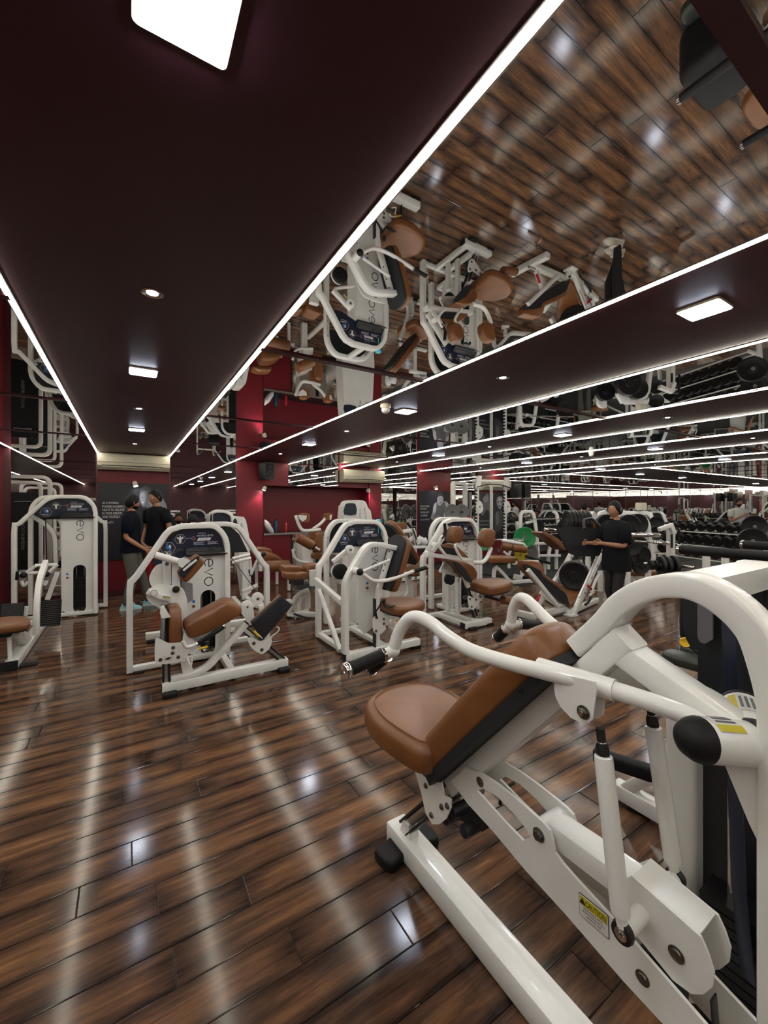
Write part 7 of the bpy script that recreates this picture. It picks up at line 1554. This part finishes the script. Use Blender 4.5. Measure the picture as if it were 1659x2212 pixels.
def person(base, F, H_, label, top, bottom, shoe, arms, lean=0.0, headF=None, hair='short', female=False, legs=None, sleeve=.55, hem=.47, beard=False, nod=0.0, sit=False, bulk=1.0):
    t = thing('person', (base[0], base[1], max(0, base[2])), label, 'person')
    F = V((F[0], F[1], 0)).normalized(); R = V((F.y, -F.x, 0)); B = V(base); k = H_ / 1.72
    def L(r, f, z): return B + R*r*k + F*(f + lean*max(0, z-.9))*k + V((0, 0, z*k))
    hF = V((headF[0], headF[1], 0)).normalized() if headF else F; hR = V((hF.y, -hF.x, 0))
    sw = (.165 if female else .190)*bulk; hw = .095
    lg = legs or {1: ((.10, .0, .50), (.11, -.03, .08)), -1: ((-.10, .02, .50), (-.11, .0, .08))}
    ch = [[(L(0, 0, .96), (.11*k, .085*k), 'pel'), (L(0, .0, 1.15), (.115*k, .095*k)), (L(0, .0, 1.32), (.125*k, .09*k), 'chest'), (L(0, -.005, 1.42), .062*k, 'nb'), (L(0, .01, 1.50), .050*k, 'neck'), (L(0, .015, 1.56), .055*k)]]
    for s in (1, -1):
        kn, an = lg[s]
        ch.append(['pel', (L(s*hw, 0, .88), .070*k), (L(*kn).lerp(L(s*hw, 0, .88), .5), .062*k), (L(*kn), .052*k), (L(*an).lerp(L(*kn), .6), .050*k), (L(*an), .035*k)])
        el, ha = arms[s]
        S = L(s*sw, 0, 1.395); E_ = L(*el); W = L(*ha)
        fd = (W - E_).normalized(); side = fd.cross(V((0,0,1))); side = side.normalized() if side.length > .1 else R
        ch.append(['chest', (S - R*s*.06*k, .05*k), (S, .046*k), (S.lerp(E_, .5), .044*k), (E_, .037*k), (E_.lerp(W, .45), .036*k), (W, .025*k, 'w%d' % s), (W + fd*.045*k, (.034*k, .018*k), 'p%d' % s)])
        up = side.cross(fd).normalized()
        for q, (off, ln) in enumerate(((-.026, .060), (-.009, .072), (.009, .070), (.026, .055))):
            a = W + fd*.075*k + up*off*k*.9
            ch.append(['p%d' % s, (a, .011*k), (a + fd*ln*.5*k - side*.006*k, .009*k), (a + fd*ln*.9*k - side*.022*k, .007*k)])
        a = W + fd*.035*k + up*.030*k
        ch.append(['w%d' % s, (a, .012*k), (a + (fd*.7+up*.6)*.035*k, .010*k), (a + (fd*.95+up*.3)*.06*k - side*.01*k, .008*k)])
    body = skinned('body', ch, SKIN, t)
    # head
    hc = L(0, .022, 1.615); hr = .098*k
    up = (V((0,0,1)) + hF*nod).normalized(); fw = (hF - up*hF.dot(up)).normalized()
    rings = []; n = 24
    for i in range(1, 16):
        ph = PI*i/16; z = -math.cos(ph); rad = math.sin(ph)
        ring = []
        for j in range(n):
            th = 2*PI*j/n; x, y = math.cos(th)*rad*.80, math.sin(th)*rad*.98
            if z < 0: x *= 1 + z*.28; y *= 1 + z*.10; y += -z*.06
            d = abs(math.atan2(math.cos(th), math.sin(th)))
            if d < .35 and -.35 < z < .05: y += .10*(1-d/.35)*(1-abs(z+.18)/.2 if abs(z+.18) < .2 else 0)   # nose
            if .18 < d < .55 and -.02 < z < .18: y -= .045                                                     # eye sockets
            if d < .4 and -.62 < z < -.48: y += .03                                                           # lips
            if d < .5 and z < -.82: y += .05
            ring.append(hc + hR*x*hr + fw*y*hr + up*z*hr*1.22)
        rings.append(ring)
    head = G().rings(rings).build('head', SKIN, t, ang=80)
    g = G(); g2 = G()
    for s in (1, -1):
        e = hc + hR*.33*s*hr + fw*.775*hr + up*.06*hr
        G().ball(e, .125*hr, 10).build('eye', STICKW, head); G().ball(e + fw*.05*hr, .095*hr, 8).build('iris', INK, head)
        G().rtube([e + up*.20*hr - hR*s*.16*hr + fw*.06*hr, e + up*.25*hr + fw*.06*hr, e + up*.18*hr + hR*s*.20*hr - fw*.02*hr], .05*hr, .05*hr, up, .001).build('eyebrow', HAIR, head)
        G().ball(hc + hR*.80*s*hr - fw*.02*hr - up*.02*hr, .20*hr, 10, (.45, .8, 1.3)).build('ear', SKIN, head)
    G().rtube([hc + fw*.93*hr - up*.60*hr - hR*.20*hr, hc + fw*1.0*hr - up*.59*hr, hc + fw*.93*hr - up*.60*hr + hR*.20*hr], .05*hr, .07*hr, up, .002).build('mouth', mat('lips_%s' % t.name, (.25, .07, .05), .5), head)
    # hair shell
    rings = []; hb = .0 if hair != 'bun' else 0
    for i in range(1, 14):
        ph = PI*i/16 if hair else 0; z = math.cos(ph); rad = math.sin(ph); ring = []
        for j in range(n):
            th = 2*PI*j/n; d = abs(math.atan2(math.cos(th), math.sin(th)))          # 0 = face
            low = .46 if d < .5 else max(.46 - (d-.5)*.72, -.62)
            if female and d > .55: low = max(low - .22, -.62)
            zz = z; q = 1.09
            if z < low: zz = low; rad2 = math.sqrt(max(0, 1-low*low)); q = 1.04
            else: rad2 = rad
            x, y = math.cos(th)*rad2*.80*q, math.sin(th)*rad2*.98*q
            if zz < 0: x *= 1 + zz*.28
            ring.append(hc + hR*x*hr + fw*(y-.03)*hr + up*zz*hr*1.22*(1.09 if zz > .3 else 1.03))
        rings.append(ring)
    ho = G().rings(rings).build('hair', HAIR, t, ang=80)
    if hair == 'bun': G().ball(hc - fw*1.22*hr - up*.12*hr, .62*hr, 14, (.9, .9, 1.1)).build('hair_bun', HAIR, ho)
    if beard:
        rings = []
        for i in range(10, 16):
            ph = PI*i/16; z = math.cos(ph); rad = math.sin(ph)
            rings.append([hc + hR*math.cos(th)*rad*.80*1.05*(1+z*.28)*hr + fw*(math.sin(th)*rad*.98*1.05*(1+z*.10)-z*.06)*hr + up*z*hr*1.22*1.03 for th in [math.radians(a) for a in range(-5, 186, 12)]])
        g = G(); m_ = len(rings[0]); vs = [p for r in rings for p in r]; fs = [(i*m_+j, i*m_+j+1, (i+1)*m_+j+1, (i+1)*m_+j) for i in range(len(rings)-1) for j in range(m_-1)]
        g.add(vs, fs).build('beard', HAIR, head, ang=80)
    # tee: torso loft + sleeves
    def ell(c, a, b, wob=0.0, seed=0): return [c + R*math.cos(th)*a*(1+wob*math.sin(5*th+seed)) + F*math.sin(th)*b*(1+wob*math.cos(4*th+seed)) for th in [2*PI*j/28 for j in range(28)]]
    tz = [(hem*H_/k/1.0*0 + (1.72*hem), .185, .150, .04), (1.72*hem+.10, .180, .145, .03), (1.05, .168, .132, .02), (1.17, .160, .125, .01), (1.29, .175, .130, .005), (1.37, .178, .122, 0), (1.42, .150, .10, 0), (1.455, .10, .078, 0), (1.475, .070, .064, 0)]
    G().rings([ell(L(0, -.003, z), a*k*bulk*(sw/.19 if z > 1.2 else 1), b*k*bulk, w, z*9) for z, a, b, w in tz], cap=False).build('tee', top, t, ang=80)
    for s in (1, -1):
        S = L(s*(sw-.01), 0, 1.37); E_ = L(*arms[s][0]); d = (E_-S)
        G().tube([L(s*(sw-.105), -.003, 1.385), L(s*(sw-.05), -.003, 1.385), L(s*(sw-.005), 0, 1.375), S.lerp(E_, .22), S.lerp(E_, sleeve), S.lerp(E_, sleeve+.012)], [.058*k, .075*k, .077*k, .074*k, .064*k*bulk, .055*k], 18, cap=False).build('sleeve', top, t, ang=80)
    # trousers
    G().rings([ell(L(0, 0, z), a*k, b*k) for z, a, b in ((.80, .150, .105), (.86, .172, .128), (.94, .172, .130), (1.02, .155, .118), (1.06, .150, .112))], cap=False).build('trouser_waist', bottom, t, ang=80)
    for s in (1, -1):
        kn, an = lg[s]; A = L(s*hw*.85, 0, .88); K = L(*kn); N = L(*an)
        f = 1.0 if not female else .85
        G().tube([A + V((0,0,.02)), A.lerp(K, .15), A.lerp(K, .5), K, K.lerp(N, .4), K.lerp(N, .8), N, N - V((0,0,.01))], [.075*k, .098*k*f, .088*k*f, .070*k*f, .068*k*f, .058*k*f, .055*k*f, .045*k*f], 20, cap=False).build('trouser_leg', bottom, t, ang=80)
        fp = (N.x, N.y, N.z - .08*k)
        o_ = smooth2([(-.045, -.07), (-.04, -.02), (-.048, .08), (-.045, .17), (0, .205), (.045, .17), (.048, .08), (.04, -.02), (.045, -.07), (0, -.085)], 3)
        rr = [[V(fp) + R*x*q*k + F*(y*q)*k + V((0,0,z*k)) for x, y in o_] for q, z in ((.95, .002), (1.02, .008), (1.0, .030), (.93, .045))]
        c2 = V(fp) + F*-.01*k
        rr += [[c2 + R*x*.85*k + F*(y*.62)*k + V((0,0,z*k)) for x, y in o_] for z in (.070, .095)]
        so = G().rings(rr).build('shoe', shoe, t, ang=60)
        G().rings([[V(fp) + R*x*q*1.03*k + F*y*q*1.03*k + V((0,0,z*k)) for x, y in o_] for q, z in ((.98, .001), (1.01, .018))]).build('sole', STICKW, so, ang=60)
    return t

NAVYT = mat('navy_cotton', (0.008, 0.009, 0.015), 0.9, spec=0.05, bump=0.2, bscale=50)
LEGG = mat('black_leggings', (0.008, 0.008, 0.010), 0.6)
OLIVE = mat('olive_grey_tee', (0.17, 0.18, 0.14), 0.85)
WHITET = mat('white_tee', (0.55, 0.56, 0.54), 0.85)
BROWNT = mat('brown_tee', (0.17, 0.10, 0.06), 0.85)

wb = (5.33, 2.87, 0)
person(wb, (-.93, .36), 1.60, 'woman in loose black tee, dark hair in a bun, beside the leg press', TEEBLK, LEGG, SHOEW,
       {1: ((.22, .06, 1.13), (.17, .30, 1.14)), -1: ((-.235, .06, 1.13), (-.12, .30, 1.16))}, headF=(-.96, -.05), hair='bun', female=True, hem=.455, sleeve=.86, bulk=1.12,
       legs={1: ((.09, .03, .48), (.07, -.10, .08)), -1: ((-.09, .06, .48), (-.10, .06, .08))})
mb = (0.042, 7.31, 0)
person(mb, (.93, -.20), 1.70, 'man in navy tee, grey trousers and turquoise shoes by the slogan poster', NAVYT, GREYPANT, SHOET,
       {1: ((.24, -.02, 1.10), (.20, .20, .93)), -1: ((-.24, -.02, 1.10), (-.20, .16, .92))}, headF=(.95, .25), hair='short', hem=.50, sleeve=.80, beard=True, nod=.12,
       legs={1: ((.10, .04, .48), (.11, -.04, .08)), -1: ((-.10, .12, .50), (-.11, .22, .08))})
mc = (.40, 7.66, 0)
person(mc, (-.75, -.55), 1.80, 'man in black printed tee and bright red shorts, half hidden behind the man in navy', TEEBLK, REDC, LEGG,
       {1: ((.25, -.02, 1.12), (.22, .08, .90)), -1: ((-.26, -.02, 1.12), (-.22, .10, .88))}, headF=(-.75, -.5), hair='short', hem=.50, sleeve=.62, nod=.10)
# small printed mark on his shirt
# person seated at the mirror behind the lower back machine
def seated(base, F, label, top):
    return person((base[0], base[1], base[2]-.29), F, 1.68, label, top, GREYPANT, LEGG, {1: ((.26, .05, 1.10), (.14, .24, 1.05)), -1: ((-.26, .05, 1.10), (-.14, .24, 1.05))}, hair='short',
           legs={1: ((.14, .42, .93), (.14, .46, .37)), -1: ((-.14, .42, .93), (-.14, .46, .37))}, beard=True)

person((14.683, 4.481, 0.537)[:2] + (0,), (-.6, -.8), 1.75, 'distant man in a white tee beyond the dumbbell rack at the right', WHITET, GREYPANT, SHOEW, {1: ((.25, .05, 1.1), (.05, .25, 1.25)), -1: ((-.25, .05, 1.1), (-.2, .2, .95))}, hair='short', beard=True)
person((10.605, 6.567, 0.572)[:2] + (0,), (.6, .8), 1.62, 'distant man in an olive tee, back turned, left of the woman', OLIVE, GREYPANT, SHOEW, {1: ((.25, .05, 1.1), (.2, .2, .95)), -1: ((-.25, .05, 1.1), (-.2, .2, .95))}, hair='short')
seated((.90, 7.30, .0), (0, 1), 'dark haired man in brown tee sitting behind the lower back machine, back turned', BROWNT)
